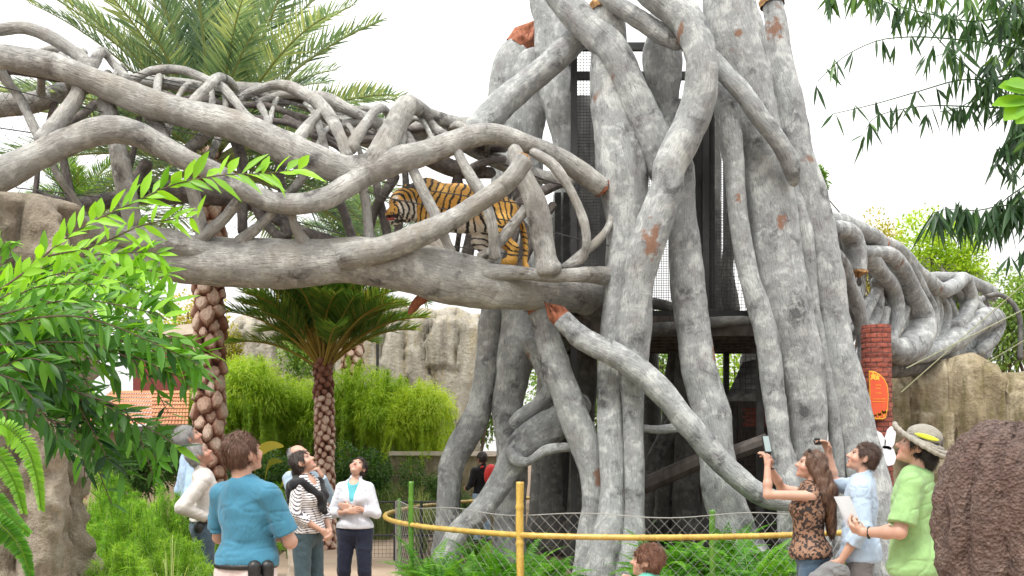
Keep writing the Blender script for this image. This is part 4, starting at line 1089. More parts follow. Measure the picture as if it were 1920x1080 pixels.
def palm(px, d, crown_py, r0, r1, boot, fl, nfr, elr, mat, seed, label, leaf=0.5, lean_px=0, arch_s=1.0, petiole=.15, w=0.028, trunk=True, tint=.5, base_px=None, rr=.020):
    rg = np.random.default_rng(seed)
    b = P(base_px if base_px else px, HZ, d); b[2] = 0
    root_e = empty("palm_tree", b, label, "palm")
    top = P(px, crown_py, d)
    palm_trunk(root_e, b, top, r0 / PX(d), r1 / PX(d), boot, seed)
    protos = []
    for k in range(5):
        a0 = math.radians(10 - 4 * k); a1 = math.radians(-50 - 8 * k) * arch_s
        protos.append(frond_mesh("frond", fl, 62, leaf, (a0, a1), mat, seed * 10 + k, w, petiole, tint + 0.07 * (k - 2), rr=rr))
    for i in range(nfr):
        k = i % 5
        o = protos[k] if i < 5 else protos[k].copy()
        if i >= 5: COL.objects.link(o)
        o.parent = root_e
        s = i / nfr
        el = math.radians(elr[0] + (elr[1] - elr[0]) * s ** 1.0 + rg.uniform(-6, 6))
        az = i * 2.399963 + rg.uniform(-.2, .2)
        o.location = tuple(top - b + np.array([math.cos(az), math.sin(az), 0]) * r1 / PX(d) * 0.5 + np.array([0, 0, -0.25 * (1 - s)]))
        o.rotation_euler = Matrix.Rotation(az, 4, 'Z').to_3x3().to_4x4().to_euler()
        o.rotation_euler = (Matrix.Rotation(az, 4, 'Z') @ Matrix.Rotation(-el, 4, 'Y') @ Matrix.Rotation(rg.uniform(-.5, .5), 4, 'X')).to_euler()
        sc = rg.uniform(0.85, 1.08)
        o.scale = (sc, sc, sc)
    return root_e
palm(393, 16.0, 285, 21, 20, 0.225, 3.4, 78, (-20, 88), M["leaf_palm"], 3, "tall palm with pale stubbed trunk and grey-green crown above the branch bridge", leaf=0.62, arch_s=0.5, tint=0.45, w=.037)
palm(606, 17.0, 668, 14.5, 14, 0.125, 1.85, 72, (42, 88), M["leaf_palm_dark"], 5, "shorter dark green palm with orange frond stalks under the walkway log", leaf=0.5, arch_s=0.72, petiole=.34, tint=0.42, rr=.034, base_px=612)
palm(152, 25.0, 410, 16, 15, 0.2, 1.9, 30, (10, 85), M["leaf_palm_dark"], 9, "small distant dark palm seen through the left end of the branch bridge", leaf=0.5, tint=.35)
palm(660, 22.0, 470, 16, 15, 0.2, 2.1, 34, (0, 82), M["leaf_palm"], 11, "distant palm crown seen behind the tiger's walkway, in front of white sky", leaf=0.5, tint=.45)

# ---------------------------------------------------------------- shrubs and trees
def leaf_crown(mb, lobes, n, L, W, tint, seed, prof=QUICK, droop=0.2, shell=0.55, flat=0.3):
    """leaves spread through the volume of several lobes: rows of (x, y, z, rx, ry, rz)"""
    rg = np.random.default_rng(seed)
    lobes = np.asarray(lobes, float)
    vol = np.prod(lobes[:, 3:], axis=1) ** (2 / 3); ks = rg.choice(len(lobes), n, p=vol / vol.sum())
    u = norm(rg.normal(size=(n, 3))); rad = shell + (1 - shell) * rg.random(n) ** 0.6
    rad *= 1 + 0.22 * vnoise(u * 2.5 + ks[:, None] * 3.1, seed)
    pos = lobes[ks, :3] + u * rad[:, None] * lobes[ks, 3:]
    keep = vnoise(pos / (lobes[:, 3].mean() * 0.45), seed + 3) > -0.42
    pos, u, ks = pos[keep], u[keep], ks[keep]; n = len(pos)
    d = norm(u * 0.8 + rg.normal(0, 0.6, (n, 3)) + np.array([0, 0, 0.05]))
    nr = norm(np.array([0, 0, 1.0]) + u * flat + rg.normal(0, 0.5, (n, 3)))
    cl = vnoise(pos / (lobes[:, 3].mean() * 0.35), seed + 8)
    ti = np.clip(tint + 0.18 * cl + rg.normal(0, 0.14, n), 0, 1)
    v, f, t = leaf_batch(pos, d, nr, L * rg.uniform(.7, 1.25, n), W * rg.uniform(.8, 1.2, n), ti, prof, droop)
    mb.add(v, f, t)

def lobes_for(c, w, h, dep, k, seed):
    rg = np.random.default_rng(seed)
    out = []
    for i in range(k):
        u = rg.uniform(-1, 1, 3); u /= max(1, np.linalg.norm(u) * 1.15)
        s = rg.uniform(.32, .55)
        out.append([c[0] + u[0] * w * .5 * .75, c[1] + u[1] * dep * .5 * .7, c[2] + u[2] * h * .5 * .7, w * .5 * s * 1.1, dep * .5 * s * 1.1, h * .5 * s * 1.1])
    return out

def stems(parent, base, lobes, r, mat, seed, name="stem"):
    rg = np.random.default_rng(seed)
    mb = MB()
    for lb in lobes[:9]:
        t = np.asarray(lb[:3]); b = np.asarray(base) + rg.normal(0, r * 1.5, 3) * [1, 1, 0]
        mid = (b + t) / 2 + rg.normal(0, .08, 3) * np.linalg.norm(t - b)
        c = catmull([b, mid, t], 0.12); mb.poly(c, np.linspace(r, r * .3, len(c)), 6)
    return mb.build(name, mat, parent, True)

def shrub(px, top, bot, wpx, d, L, W, n, mat, seed, label, cat="shrub", group=None, tint=0.5, name="shrub", k=9, dep=None, droop=.2, prof=QUICK, trunk=False):
    """leafy bush or tree filling photo rows top..bot around column px at distance d"""
    c = P(px, (top + bot) / 2, d); w = wpx / PX(d); h = (bot - top) / PX(d); dep = dep or w
    b = c.copy(); b[2] = 0
    e = empty(name, b, label, cat, group)
    lb = lobes_for(c, w, h, dep, k, seed)
    mb = MB(); leaf_crown(mb, lb, n, L, W, tint, seed, prof, droop)
    build_tint(mb, "crown" if trunk else "foliage", M[mat], e)
    stems(e, b, lb, 0.09 * w / 3 + 0.02 if trunk else 0.015, M["twig"], seed, "trunk" if trunk else "stem")
    return e

def feathery(px, top, d, wpx, n_st, mat, seed, label, group=None, needle=0.05, dens=70, tint=.5, arch=0.6, name="feathery_shrub", cat="shrub", base=None, wn=0.004, up=0.9):
    """arching plumes clothed in fine needles"""
    rg = np.random.default_rng(seed)
    c = P(px, HZ, d); g = 0 if base is None else base
    H = EYE - (top - HZ) / PX(d) - g; Wm = wpx / PX(d) / 2
    e = empty(name, (c[0], d, g), label, cat, group)
    mb, ms = MB(), MB()
    for i in range(n_st):
        az = rg.uniform(0, 2 * math.pi); q = rg.uniform(.1, 1)
        out = Wm * q
        hh = H * rg.uniform(.75, 1.0) * math.sqrt(max(0.15, 1 - 0.7 * q * q))
        b = np.array([c[0], d, g]) + np.array([math.cos(az), math.sin(az), 0]) * Wm * .35 * q
        ax = np.array([math.cos(az), math.sin(az), 0])
        pts = [b, b + ax * out * .25 + [0, 0, hh * .6], b + ax * out * .6 + [0, 0, hh * up], b + ax * out * 0.85 + [0, 0, hh * (1 - arch * .35)], b + ax * out * 1.1 + [0, 0, hh * (1 - arch)]]
        cc = catmull(pts, 0.04)
        ms.poly(cc[::3] if len(cc) > 9 else cc, 0.004, 3)
        m = int(dens * len(cc) / 10)
        k = rg.integers(int(len(cc) * .2), len(cc), m)
        tg = norm(np.gradient(cc, axis=0))[k]
        dr_ = norm(rg.normal(size=(m, 3)) + tg * .6)
        ln = needle * rg.uniform(.5, 1.2, m)
        ti = np.clip(tint + 0.22 * vnoise(np.array([[i * 1.7, 0, 0]]))[0] + rg.normal(0, .15, m), 0, 1)
        v, f, t = needle_batch(cc[k] + rg.normal(0, .01, (m, 3)), cc[k] + dr_ * ln[:, None], wn, ti, rg); mb.add(v, f, t)
    build_tint(mb, "foliage", M[mat], e, False)
    ms.build("stem", M["stem_green"], e)
    return e

def grass_tuft(px, top, d, wpx, n, seed, label, group=None, tint=.5, mat="leaf_grass", w=0.012, name="grass_clump"):
    rg = np.random.default_rng(seed)
    c = P(px, HZ, d); H = EYE - (top - HZ) / PX(d); Wm = wpx / PX(d) / 2
    mb = MB()
    az = rg.uniform(0, 2 * math.pi, n); q = rg.random(n) ** .6
    ax = np.stack([np.cos(az), np.sin(az), az * 0], 1)
    b = np.array([c[0], d, 0]) + ax * (0.18 * Wm * rg.random(n))[:, None]
    hh = H * rg.uniform(.6, 1.0, n)
    T = np.linspace(0, 1, 7)
    st = []
    sd = np.stack([-np.sin(az), np.cos(az), az * 0], 1)
    for t in T:
        p = b + ax * (Wm * q * (t ** 1.6))[:, None] + np.array([0, 0, 1.0]) * (hh * (1.5 * t - (.5 + .7 * q) * t ** 2.6))[:, None]
        ww = w * (1 - t * .93) * .5
        st += [p - sd * ww, p + sd * ww]
    v = np.stack(st, 1); k = len(T)
    qd = np.array([[2 * j, 2 * j + 1, 2 * j + 3, 2 * j + 2] for j in range(k - 1)])
    f = (qd[None] + (np.arange(n) * 2 * k)[:, None, None]).reshape(-1, 4)
    mb.add(v.reshape(-1, 3), f, np.repeat(np.clip(tint + rg.normal(0, .2, n), 0, 1), 2 * k))
    o = build_tint(mb, name, M[mat])
    recentre(o)
    return tag(o, label, "grass", group)

# far trees behind everything
TREES = [
 # px, top, bot, width, d, leaf, n, mat, tint, label
 (345, 540, 720, 150, 33, .16, 5000, "leaf_autumn", .75, "pale yellow tree far behind the tall palm trunk"),
 (880, 610, 860, 120, 30, .16, 6000, "leaf_mid", .65, "bright green tree just left of the tower's lower legs"),
 (1075, 560, 900, 230, 31, .16, 9000, "leaf_mid", .7, "bright green tree seen between the tower's left and middle legs"),
 (1260, 570, 900, 190, 29, .15, 8000, "leaf_mid", .6, "green tree seen behind the tower's middle legs"),
 (1400, 580, 900, 170, 32, .16, 7000, "leaf_lime", .55, "lime green tree seen through the tower beside the den"),
 (1640, 395, 640, 150, 34, .15, 4500, "leaf_autumn", .6, "loose yellowing tree above the right branch bridge"),
 (1745, 400, 620, 170, 32, .15, 9000, "leaf_lime", .6, "rounded lime green tree behind the hanging bamboo leaves"),
 (1910, 480, 690, 150, 30, .14, 8000, "leaf_mid", .75, "green tree at the right edge beyond the arched wire fence"),
 (1533, 300, 480, 66, 26, .15, 2600, "leaf_mid", .45, "small tree peeking out at the tower's right edge"),
]
for i, (px, t, b, w, d, L, n, mt, ti, lab) in enumerate(TREES):
    shrub(px, t, b, w, d, L, L * .5, n, mt, 100 + i, lab, "tree", "trees beyond the tower" , ti, "broadleaf_tree", 12, trunk=True)

# planting behind the viewers
HEDGE = [
 (245, 800, 930, 190, 15.5, .07, 9000, "leaf_dark", .45, "dense dark shrub below the terracotta roof"),
 (330, 790, 900, 150, 17.5, .08, 5000, "leaf_dark", .6, "green shrub left of the stubbed palm trunk below the roof"),
 (470, 830, 980, 150, 19.0, .08, 6000, "leaf_dark", .45, "dark shrub between the two palm trunks"),
 (545, 850, 985, 140, 20.0, .07, 6000, "leaf_dark", .6, "low green shrub at the foot of the shorter palm"),
 (665, 825, 960, 150, 19, .08, 6000, "leaf_dark", .5, "dark rounded shrub right of the shorter palm trunk"),
 (745, 848, 980, 130, 20.8, .07, 6000, "leaf_dark", .55, "dark shrub behind the woman in the white jacket"),
 (800, 846, 980, 110, 19.6, .06, 6000, "leaf_dark", .62, "small leaved green shrub left of the tower's outer leg"),
 (880, 900, 1000, 90, 19.5, .06, 3000, "leaf_dark", .6, "low green shrub in front of the person with the red backpack"),
 (560, 620, 720, 90, 24, .1, 3000, "leaf_mid", .7, "bright shrub growing high on the pale rock wall behind the palms"),
 (430, 600, 700, 60, 23, .09, 2200, "leaf_autumn", .5, "yellow flowering bush beside the tall palm trunk"),
]
for i, (px, t, b, w, d, L, n, mt, ti, lab) in enumerate(HEDGE):
    shrub(px, t, b, w, d, L, L * .45, n, mt, 140 + i, lab, "shrub", "shrubs behind the viewers", ti, k=10)
# cascading lime shrubs
CASC = [
 (470, 650, 21.5, 175, 130, .55, "hanging yellow-green shrub beside the tall palm trunk", .85),
 (545, 690, 21.6, 140, 100, .55, "hanging yellow-green shrub left of the shorter palm", .75),
 (665, 665, 21.6, 170, 120, .45, "hanging green shrub right of the shorter palm trunk", .85),
 (735, 690, 21.2, 150, 120, .6, "hanging lime shrub in front of the pale rock wall", .7),
 (790, 705, 20.6, 140, 150, .85, "brightest lime shrub spilling over the ledge beside the tower", .62),
 (400, 700, 21.2, 110, 70, .5, "hanging green shrub at the left of the tall palm trunk", .8),
]
for i, (px, top, d, w, n, ti, lab, arch) in enumerate(CASC):
    e = feathery(px, top, d, w, int(n * .2), "leaf_lime", 170 + i, lab, "hanging shrubs on the ledge", .11, 60, ti - .08, arch, "hanging_shrub", base=1.0, wn=0.010, up=1.0)
    c = P(px, top + 80, d)
    lb = lobes_for(c, w * 1.12 / PX(d), 135 / PX(d), w / PX(d), 15, 700 + i)
    mb = MB(); leaf_crown(mb, lb, 13000, .14, .017, min(ti + .08, .85), 710 + i, QUICK, .45, .3); build_tint(mb, "plume", M["leaf_lime"], e)
# feathery greens at left
FEA = [
 (235, 900, 8.6, 190, 90, .55, "feathery green shrub beside the rock pillar at left"),
 (300, 880, 9.6, 180, 80, .6, "feathery bright shrub behind the man in the white shirt"),
 (330, 965, 7.6, 170, 80, .7, "yellow-green feathery shrub in front of the jeans of the man in the white shirt"),
 (230, 985, 6.9, 170, 80, .65, "nearest feathery shrub at the foot of the rock pillar"),
 (205, 860, 10.8, 170, 80, .45, "darker feathery shrub farther back beside the rock pillar"),
 (505, 885, 17.0, 150, 80, .62, "feathery bright shrub behind the man in the blue T-shirt"),
 (590, 885, 19.3, 130, 70, .55, "feathery shrub between the striped shirt and the white jacket"),
 (440, 880, 12.8, 140, 60, .6, "feathery shrub seen between the white shirt and the blue T-shirt"),
 (690, 920, 19.6, 120, 50, .5, "feathery low plant right of the woman in the white jacket"),
]
for i, (px, top, d, w, n, ti, lab) in enumerate(FEA):
    feathery(px, top, d, w, n, "leaf_feather", 190 + i, lab, "feathery shrubs around the walk", .07 if d < 10 else .085, 85, ti, .55, wn=0.0042 if d < 10 else 0.006)
GR = [(715, 850, 19.0, 200, 420, .6, "tall pale grass clump behind the woman in the white jacket"),
      (790, 885, 16.6, 130, 320, .65, "arching straw-tipped grass clump beside the bamboo rail's left end"),
      (645, 832, 19.8, 130, 260, .55, "upright grass clump at the foot of the shorter palm"),
      (620, 945, 18.9, 110, 140, .35, "dark green strappy clump between the two women"),
      (320, 935, 6.6, 260, 130, .6, "thin stemmed grass clump in front of the man in the white shirt"),
      (545, 945, 15.5, 90, 200, .3, "green strappy clump beside the striped woman's trousers")]
for i, (px, top, d, w, n, ti, lab) in enumerate(GR):
    grass_tuft(px, top, d, w, n, 220 + i, lab, "grass clumps", ti)
# banana leaves
def big_leaf_plant():
    b = P(520, HZ, 15.0); b[2] = 0
    e = empty("banana_plant", b, "broad yellow banana leaf plant behind the man in the blue T-shirt", "plant")
    for pts, w, ti in (([(482, 930), (478, 890), (484, 853), (498, 841), (514, 836), (532, 837)], .24, .8), ([(500, 935), (497, 900), (504, 872), (516, 865), (530, 866)], .16, .1), ([(520, 935), (530, 905), (545, 885), (562, 880)], .14, .45)):
        c = catmull([P(x, y, 15.2 - .05 * k) for k, (x, y) in enumerate(pts)], .03)
        t = np.linspace(0, 1, len(c)); hw = np.where(t < .3, .012, .5 * w * np.sin(np.clip((t - .3) / .7, 0, 1) ** .8 * math.pi) ** .7 + .012)
        sd = norm(np.array([.15, -.55, .8]) + np.zeros_like(c)) * hw[:, None]
        v = np.stack([c - sd * .75 + [0, -.03, 0] * hw[:, None], c, c + sd], 1).reshape(-1, 3); k = np.arange(len(c) - 1) * 3
        mesh_obj("leaf", v, np.concatenate([np.stack([k, k + 1, k + 4, k + 3], 1), np.stack([k + 1, k + 2, k + 5, k + 4], 1)]), M["leaf_autumn"], e, True, {"tint": np.full(len(v), ti)})
big_leaf_plant()

# ---------------------------------------------------------------- ferns
def fern_mesh(seed, nf, fl, name="fern", pin=0.085, mat="leaf_fern"):
    rg = np.random.default_rng(seed); mb = MB()
    for i in range(nf):
        az = i * 2.4 + rg.uniform(-.3, .3); el = math.radians(rg.uniform(48, 82)); L = fl * rg.uniform(.75, 1.1)
        t = np.linspace(0, 1, 14); an = el - t ** 1.3 * math.radians(rg.uniform(60, 105))
        c = np.cumsum(np.stack([np.cos(an) * math.cos(az), np.cos(an) * math.sin(az), np.sin(an)], 1) * L / 13, 0)
        mb.poly(c, np.linspace(.006, .002, 14), 4, .7)
        m = 30; tt = np.linspace(.1, .99, m)
        pc = np.stack([np.interp(tt, t, c[:, k]) for k in range(3)], 1); tg = norm(np.stack([np.interp(tt, t, np.gradient(c[:, k])) for k in range(3)], 1))
        sd = norm(np.cross(tg, [0, 0, 1.0])); up = np.cross(sd, tg)
        ln = pin * np.sin(np.clip(tt * 1.05, 0, 1) ** .8 * math.pi * .9 + .25)
        ti0 = rg.uniform(.2, .68)
        for s in (-1, 1):
            v, f, ti = leaf_batch(pc, sd * s + tg * .35 + rg.normal(0, .08, (m, 3)), up, np.maximum(ln, .012), .028, np.clip(ti0 + rg.normal(0, .1, m), 0, 1), QUICK, .25, .1)
            mb.add(v, f, ti)
    return build_tint(mb, name, M[mat])
fp = [fern_mesh(300 + k, 15, .85, pin=.115) for k in range(5)]
FERNS = []
rgf = np.random.default_rng(5)
for d, x0, x1, st, sc in ((10.5, 800, 1075, 62, .85), (11.2, 800, 1070, 70, .9), (12.0, 790, 1060, 85, .85), (10.6, 1230, 1500, 62, .95), (11.3, 1240, 1500, 66, 1.15), (12.1, 1255, 1480, 85, 1.2), (11.0, 1190, 1235, 50, .55), (14.5, 880, 1060, 90, .7), (15.8, 1180, 1330, 60, .9)):
    px = x0 + rgf.uniform(0, 20)
    while px < x1:
        FERNS.append((px, d + rgf.uniform(-.2, .25), sc)); px += st * rgf.uniform(.8, 1.2)
for i, (px, d, sc) in enumerate(FERNS):
    o = fp[i % 5] if i < 5 else fp[i % 5].copy()
    if i >= 5: COL.objects.link(o)
    o.location = (P(px, HZ, d)[0], d, 0); o.rotation_euler = (0, 0, rgf.uniform(0, 6.28))
    s = sc * rgf.uniform(.85, 1.15); o.scale = (s, s, s * rgf.uniform(.9, 1.1))
    tag(o, "bright green fern in the bed under the tower behind the bamboo rail", "fern", "ferns in the bed under the tower")
# fern at the left edge
def edge_fern():
    b = P(-60, 860, 3.1)
    e = empty("fern", b, "large bright fern fronds hanging at the left edge", "fern")
    for pts, ti in (([(-60, 800), (0, 795), (45, 830), (68, 890), (78, 955)], .85), ([(-70, 830), (-10, 850), (25, 900), (45, 960)], .8), ([(-70, 900), (-20, 930), (20, 970), (55, 1000)], .55), ([(-60, 960), (0, 985), (40, 1030), (60, 1090)], .45)):
        c = catmull([P(x, y, 2.9 + .1 * k) for k, (x, y) in enumerate(pts)], .012)
        mb = MB(); mb.poly(c, .003, 5, .8)
        m = 44; k = np.linspace(4, len(c) - 1, m).astype(int); tg = norm(np.gradient(c, axis=0))[k]
        nr = np.array([0.1, -1.0, .45]); sd = norm(np.cross(tg, nr)); s0 = np.linspace(1, .15, m)
        for s in (-1, 1):
            v, f, t = leaf_batch(c[k], sd * s + tg * .3 + RNG.normal(0, .06, (m, 3)), np.tile(nr, (m, 1)), .052 * s0 ** .7, .0125, np.clip(ti + RNG.normal(0, .08, m), 0, 1), OVAL, .2, .1); mb.add(v, f, t)
        build_tint(mb, "frond", M["leaf_fern"], e)
    mb = MB()
    for x, y in ((-60, 800), (-70, 830), (-70, 900), (-60, 960)):
        g0 = P(-110, 0, 3.1); g0[2] = 0; mb.poly(catmull([g0, P(-105, 1100, 3.05), P(x - 18, y + 70, 3.0), P(x, y, 2.95)], .04), .004, 5)
    mb.build("stalk", M["stem_green"], e)
edge_fern()

# ---------------------------------------------------------------- leafy bush in the left foreground
def spray(mb, ms, pts, nleaf, L, W, tint, seed, both=True, uplift=0.5, rs=.004, spread=.75):
    rg = np.random.default_rng(seed)
    c = catmull([P(*p) for p in pts], .015)
    ms.poly(c[::2] if len(c) > 8 else c, np.linspace(rs, rs * .4, len(c[::2] if len(c) > 8 else c)), 5)
    k = np.clip(np.linspace(len(c) * .08, len(c) - 1, nleaf).astype(int), 0, len(c) - 1)
    tg = norm(np.gradient(c, axis=0))[k]
    view = np.array([0, -1.0, .25]); sd = norm(np.cross(tg, view))
    sg = np.where(np.arange(nleaf) % 2 == 0, 1, -1)[:, None]
    d = norm(sd * sg * spread + tg * .75 + np.array([0, 0, uplift * .4]) + rg.normal(0, .26, (nleaf, 3)))
    nr = norm(np.array([0.1, -.55, .75]) + rg.normal(0, .45, (nleaf, 3)))
    v, f, t = leaf_batch(c[k], d, nr, L * rg.uniform(.6, 1.25, nleaf), W * rg.uniform(.75, 1.2, nleaf), np.clip(tint + rg.normal(0, .15, nleaf), 0, 1), LANCE, rg.uniform(.0, .3), .16)
    mb.add(v, f, t)
    return c
def left_bush():
    b = P(-120, 900, 3.6); b[2] = 0
    e = empty("leafy_bush", b, "glossy bush with bright sprig reaching across the left foreground", "bush")
    mb, ms = MB(), MB()
    spray(mb, ms, [(-40, 570, 3.2), (40, 515, 3.2), (110, 458, 3.2), (165, 420, 3.2), (250, 380, 3.2), (330, 345, 3.2), (420, 328, 3.2), (500, 325, 3.2), (560, 318, 3.2)], 58, .108, .029, .92, 1, uplift=1.3)
    spray(mb, ms, [(90, 480, 3.25), (180, 460, 3.25), (260, 425, 3.25), (330, 410, 3.25), (370, 408, 3.25)], 26, .09, .024, .95, 2, uplift=.1)
    rg = np.random.default_rng(77)
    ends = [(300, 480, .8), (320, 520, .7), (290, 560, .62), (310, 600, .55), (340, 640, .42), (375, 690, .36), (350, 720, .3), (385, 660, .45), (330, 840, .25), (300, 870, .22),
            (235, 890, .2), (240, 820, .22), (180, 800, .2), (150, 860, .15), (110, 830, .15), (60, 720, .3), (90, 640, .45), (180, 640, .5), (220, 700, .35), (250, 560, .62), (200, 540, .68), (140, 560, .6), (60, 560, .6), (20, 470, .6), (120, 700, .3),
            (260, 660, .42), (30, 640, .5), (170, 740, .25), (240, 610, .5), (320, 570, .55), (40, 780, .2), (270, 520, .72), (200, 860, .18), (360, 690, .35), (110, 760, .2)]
    for i, (x, y, ti) in enumerate(ends):
        d0 = rg.uniform(3.3, 4.3)
        sx, sy = -60 + rg.uniform(-30, 50), 640 + (y - 640) * .35 + rg.uniform(-50, 60)
        mx, my = (sx + x) / 2 + rg.uniform(-15, 15), (sy + y) / 2 - rg.uniform(15, 70)
        pts = [(sx, sy, d0), (mx, my, d0), (x * .85 + mx * .15, y * .85 + my * .15 - 8, d0), (x, y, d0)]
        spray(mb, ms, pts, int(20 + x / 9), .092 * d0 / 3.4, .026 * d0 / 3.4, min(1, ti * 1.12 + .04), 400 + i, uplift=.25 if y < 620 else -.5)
        if i % 2 == 0 and x > 150:
            spray(mb, ms, [(mx, my, d0), ((mx + x) / 2, my + 40, d0), (x - 40 + rg.uniform(-20, 20), y + 55, d0 + .1)], 16, .075, .022, ti * .9, 450 + i, uplift=-.4)
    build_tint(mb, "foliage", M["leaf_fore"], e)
    ms.poly(catmull([b, P(-100, 800, 3.7), P(-70, 660, 3.6)], .1), .03, 7)
    ms.build("stem", M["twig"], e)
left_bush()

# ---------------------------------------------------------------- bamboo at upper right
def bamboo():
    b = P(2110, 0, 6.2); b[2] = 0
    e = empty("bamboo", b, "overhanging bamboo with drooping leaf sprays at the upper right", "bamboo")
    rg = np.random.default_rng(31)
    mc = MB()
    for x, d, tx in ((2090, 6.0, 2050), (2140, 6.3, 1990), (2190, 6.1, 2120)):
        g = P(x, 0, d); g[2] = 0
        mc.poly(catmull([g, P(x - 10, 500, d), P((x + tx) / 2, 100, d), P(tx, -350, d)], .2), .03, 10)
    mc.build("culm", M["stem_green"], e)
    def cluster(mb, p, n, L, tint, ang=0.6, w=.020):
        ang *= .68
        # a fan of narrow leaves hanging from one node
        d = np.stack([rg.normal(0, ang, n), rg.normal(0, ang * .8, n), -np.abs(rg.normal(.9, .25, n))], 1)
        v, f, t = leaf_batch(np.tile(p, (n, 1)) + rg.normal(0, .006, (n, 3)), d, norm(np.array([0.2, -1.0, .3]) + rg.normal(0, .5, (n, 3))), L * rg.uniform(.6, 1.15, n), w * rg.uniform(.8, 1.2, n), np.clip(tint + rg.normal(0, .15, n), 0, 1), LANCE, .06, .1)
        mb.add(v, f, t)
    twigs = [
     ([(2010, 90), (1920, 92), (1850, 80), (1750, 70), (1690, 70), (1640, 78), (1580, 108), (1525, 160)], 16, 3, .25),
     ([(2000, 240), (1900, 185), (1830, 140), (1770, 85), (1725, 30), (1690, -20)], 16, 3, .3),
     ([(1980, 140), (1880, 150), (1800, 150), (1720, 172), (1640, 195), (1560, 214)], 13, 2, .25),
     ([(1990, 230), (1900, 205), (1820, 200), (1750, 198), (1690, 205), (1640, 220), (1620, 250)], 14, 4, .3),
     ([(1960, 260), (1890, 200), (1850, 160), (1800, 110), (1780, 90)], 12, 4, .25),
     ([(1980, -30), (1900, -10), (1800, -15), (1700, -20), (1600, -20), (1545, -8)], 30, 5, .6),
     ([(1990, 30), (1900, 30), (1820, 40), (1740, 25), (1680, 10), (1620, -10)], 26, 5, .45),
     ([(2010, 400), (1930, 388), (1880, 385), (1830, 395), (1780, 392), (1740, 402)], 20, 11, .28),
     ([(2000, 330), (1940, 340), (1890, 370), (1860, 400), (1850, 425)], 10, 8, .25),
     ([(2000, 180), (1960, 215), (1910, 240), (1890, 260), (1875, 300)], 12, 5, .15),
     ([(1990, 320), (1950, 280), (1915, 245), (1900, 255), (1885, 290)], 10, 5, .12),
     ([(2000, 440), (1960, 455), (1925, 470), (1900, 490)], 8, 5, .3),
     ([(1930, 130), (1860, 150), (1820, 190), (1790, 205), (1760, 210)], 12, 5, .25),
     ([(1960, 60), (1880, 60), (1810, 70), (1770, 100), (1740, 110)], 16, 4, .4),
    ]
    for i, (pts, nn, nl, ti) in enumerate(twigs):
        d = 5.0 + .12 * (i % 5)
        c = catmull([P(x, y, d + .05 * k) for k, (x, y) in enumerate(pts)], .03)
        mb = MB(); mb.poly(c[::2], np.linspace(.006, .0022, len(c[::2])), 5, .5)
        for k in np.linspace(len(c) * .1, len(c) - 1, nn).astype(int):
            q = c[k] + rg.normal(0, .02, 3)
            cluster(mb, q, max(2, int(nl * rg.uniform(.5, 1.5))), .15 if i not in (7, 8) else .20, ti, .5 if i not in (7, 8) else .45, .019 if i not in (7, 8) else .021)
        build_tint(mb, "branch", M["leaf_bamboo"], e)
    # the dense mass at the corner
    mb = MB()
    for _ in range(230):
        x = 1990 - abs(rg.normal(0, 75)); y = rg.uniform(-60, 330) - max(0, 1905 - x) * .9
        if x < 1780 or (y > 180 and x < 1885): continue
        cluster(mb, P(x, y, rg.uniform(5.0, 6.2)), 6, .15, rg.choice([.12, .22, .35, .6], p=[.35, .3, .2, .15]), .8, .018)
    build_tint(mb, "crown", M["leaf_bamboo"], e)
    mb = MB()
    for p0, p1 in (((1690, 735), (1990, 470)), ((1850, 680), (2010, 585)), ((1700, 690), (1960, 560))):
        mb.bar(P(*p0, 8.5), P(*p1, 6.5), .005, 5, .004)
    o = mb.build("cane", simple("pale_cane", (0.42, 0.5, 0.32), (0.55, 0.6, 0.42), 10, 0.5, 0), e)
bamboo()
def broad_branch():
    b = P(1990, 200, 3.2)
    e = empty("broadleaf_plant", (P(2110, 0, 3.5)[0], 3.5, 0), "stalk of broad bright green leaves at the right edge in front of bamboo", "plant")
    mb = MB()
    for p0, p1, w in (((1935, 175), (1872, 155), .045), ((1935, 190), (1860, 188), .04), ((1930, 190), (1882, 218), .05), ((1940, 165), (1885, 150), .04), ((1945, 200), (1905, 225), .05)):
        a, c = P(*p0, 3.2), P(*p1, 3.15)
        v, f, t = leaf_batch([a], [c - a], [[.1, -1, .5]], np.linalg.norm(c - a), w * 1.4, .8, [(0, .15), (.2, .7), (.5, 1), (.8, .8), (1, .1)], .1, .15); mb.add(v, f, t)
    build_tint(mb, "foliage", M["leaf_fore"], e)
    g0 = P(2110, 0, 3.5); g0[2] = 0; mb = MB(); mb.poly(catmull([g0, P(2100, 900, 3.45), P(2060, 480, 3.35), b, P(1950, 185, 3.2), P(1930, 180, 3.2)], .03), .006, 6); mb.build("stem", M["stem_green"], e)
broad_branch()

# ================================================================ people and tiger (smooth bodies from blended solids)
def cap_(a, b, ra, rb=None, k=.02): return ('c', np.asarray(a, float), np.asarray(b, float), ra, ra if rb is None else rb, k)
def ell_(c, r, R=None, k=.02): return ('e', np.asarray(c, float), np.asarray(r, float), np.eye(3) if R is None else np.asarray(R), k)

def prim_sdf(pr, p):
    if pr[0] == 'c':
        _, a, b, ra, rb, _k = pr
        ab = b - a; t = np.clip(((p - a) @ ab) / max(ab @ ab, 1e-12), 0, 1)
        return np.linalg.norm(p - a - t[..., None] * ab, axis=-1) - (ra + (rb - ra) * t)
    _, c, r, R, _k = pr
    q = (p - c) @ R
    k0 = np.linalg.norm(q / r, axis=-1); k1 = np.linalg.norm(q / (r * r), axis=-1)
    return np.where(k0 < 1e-6, -r.min(), k0 * (k0 - 1) / np.maximum(k1, 1e-9))

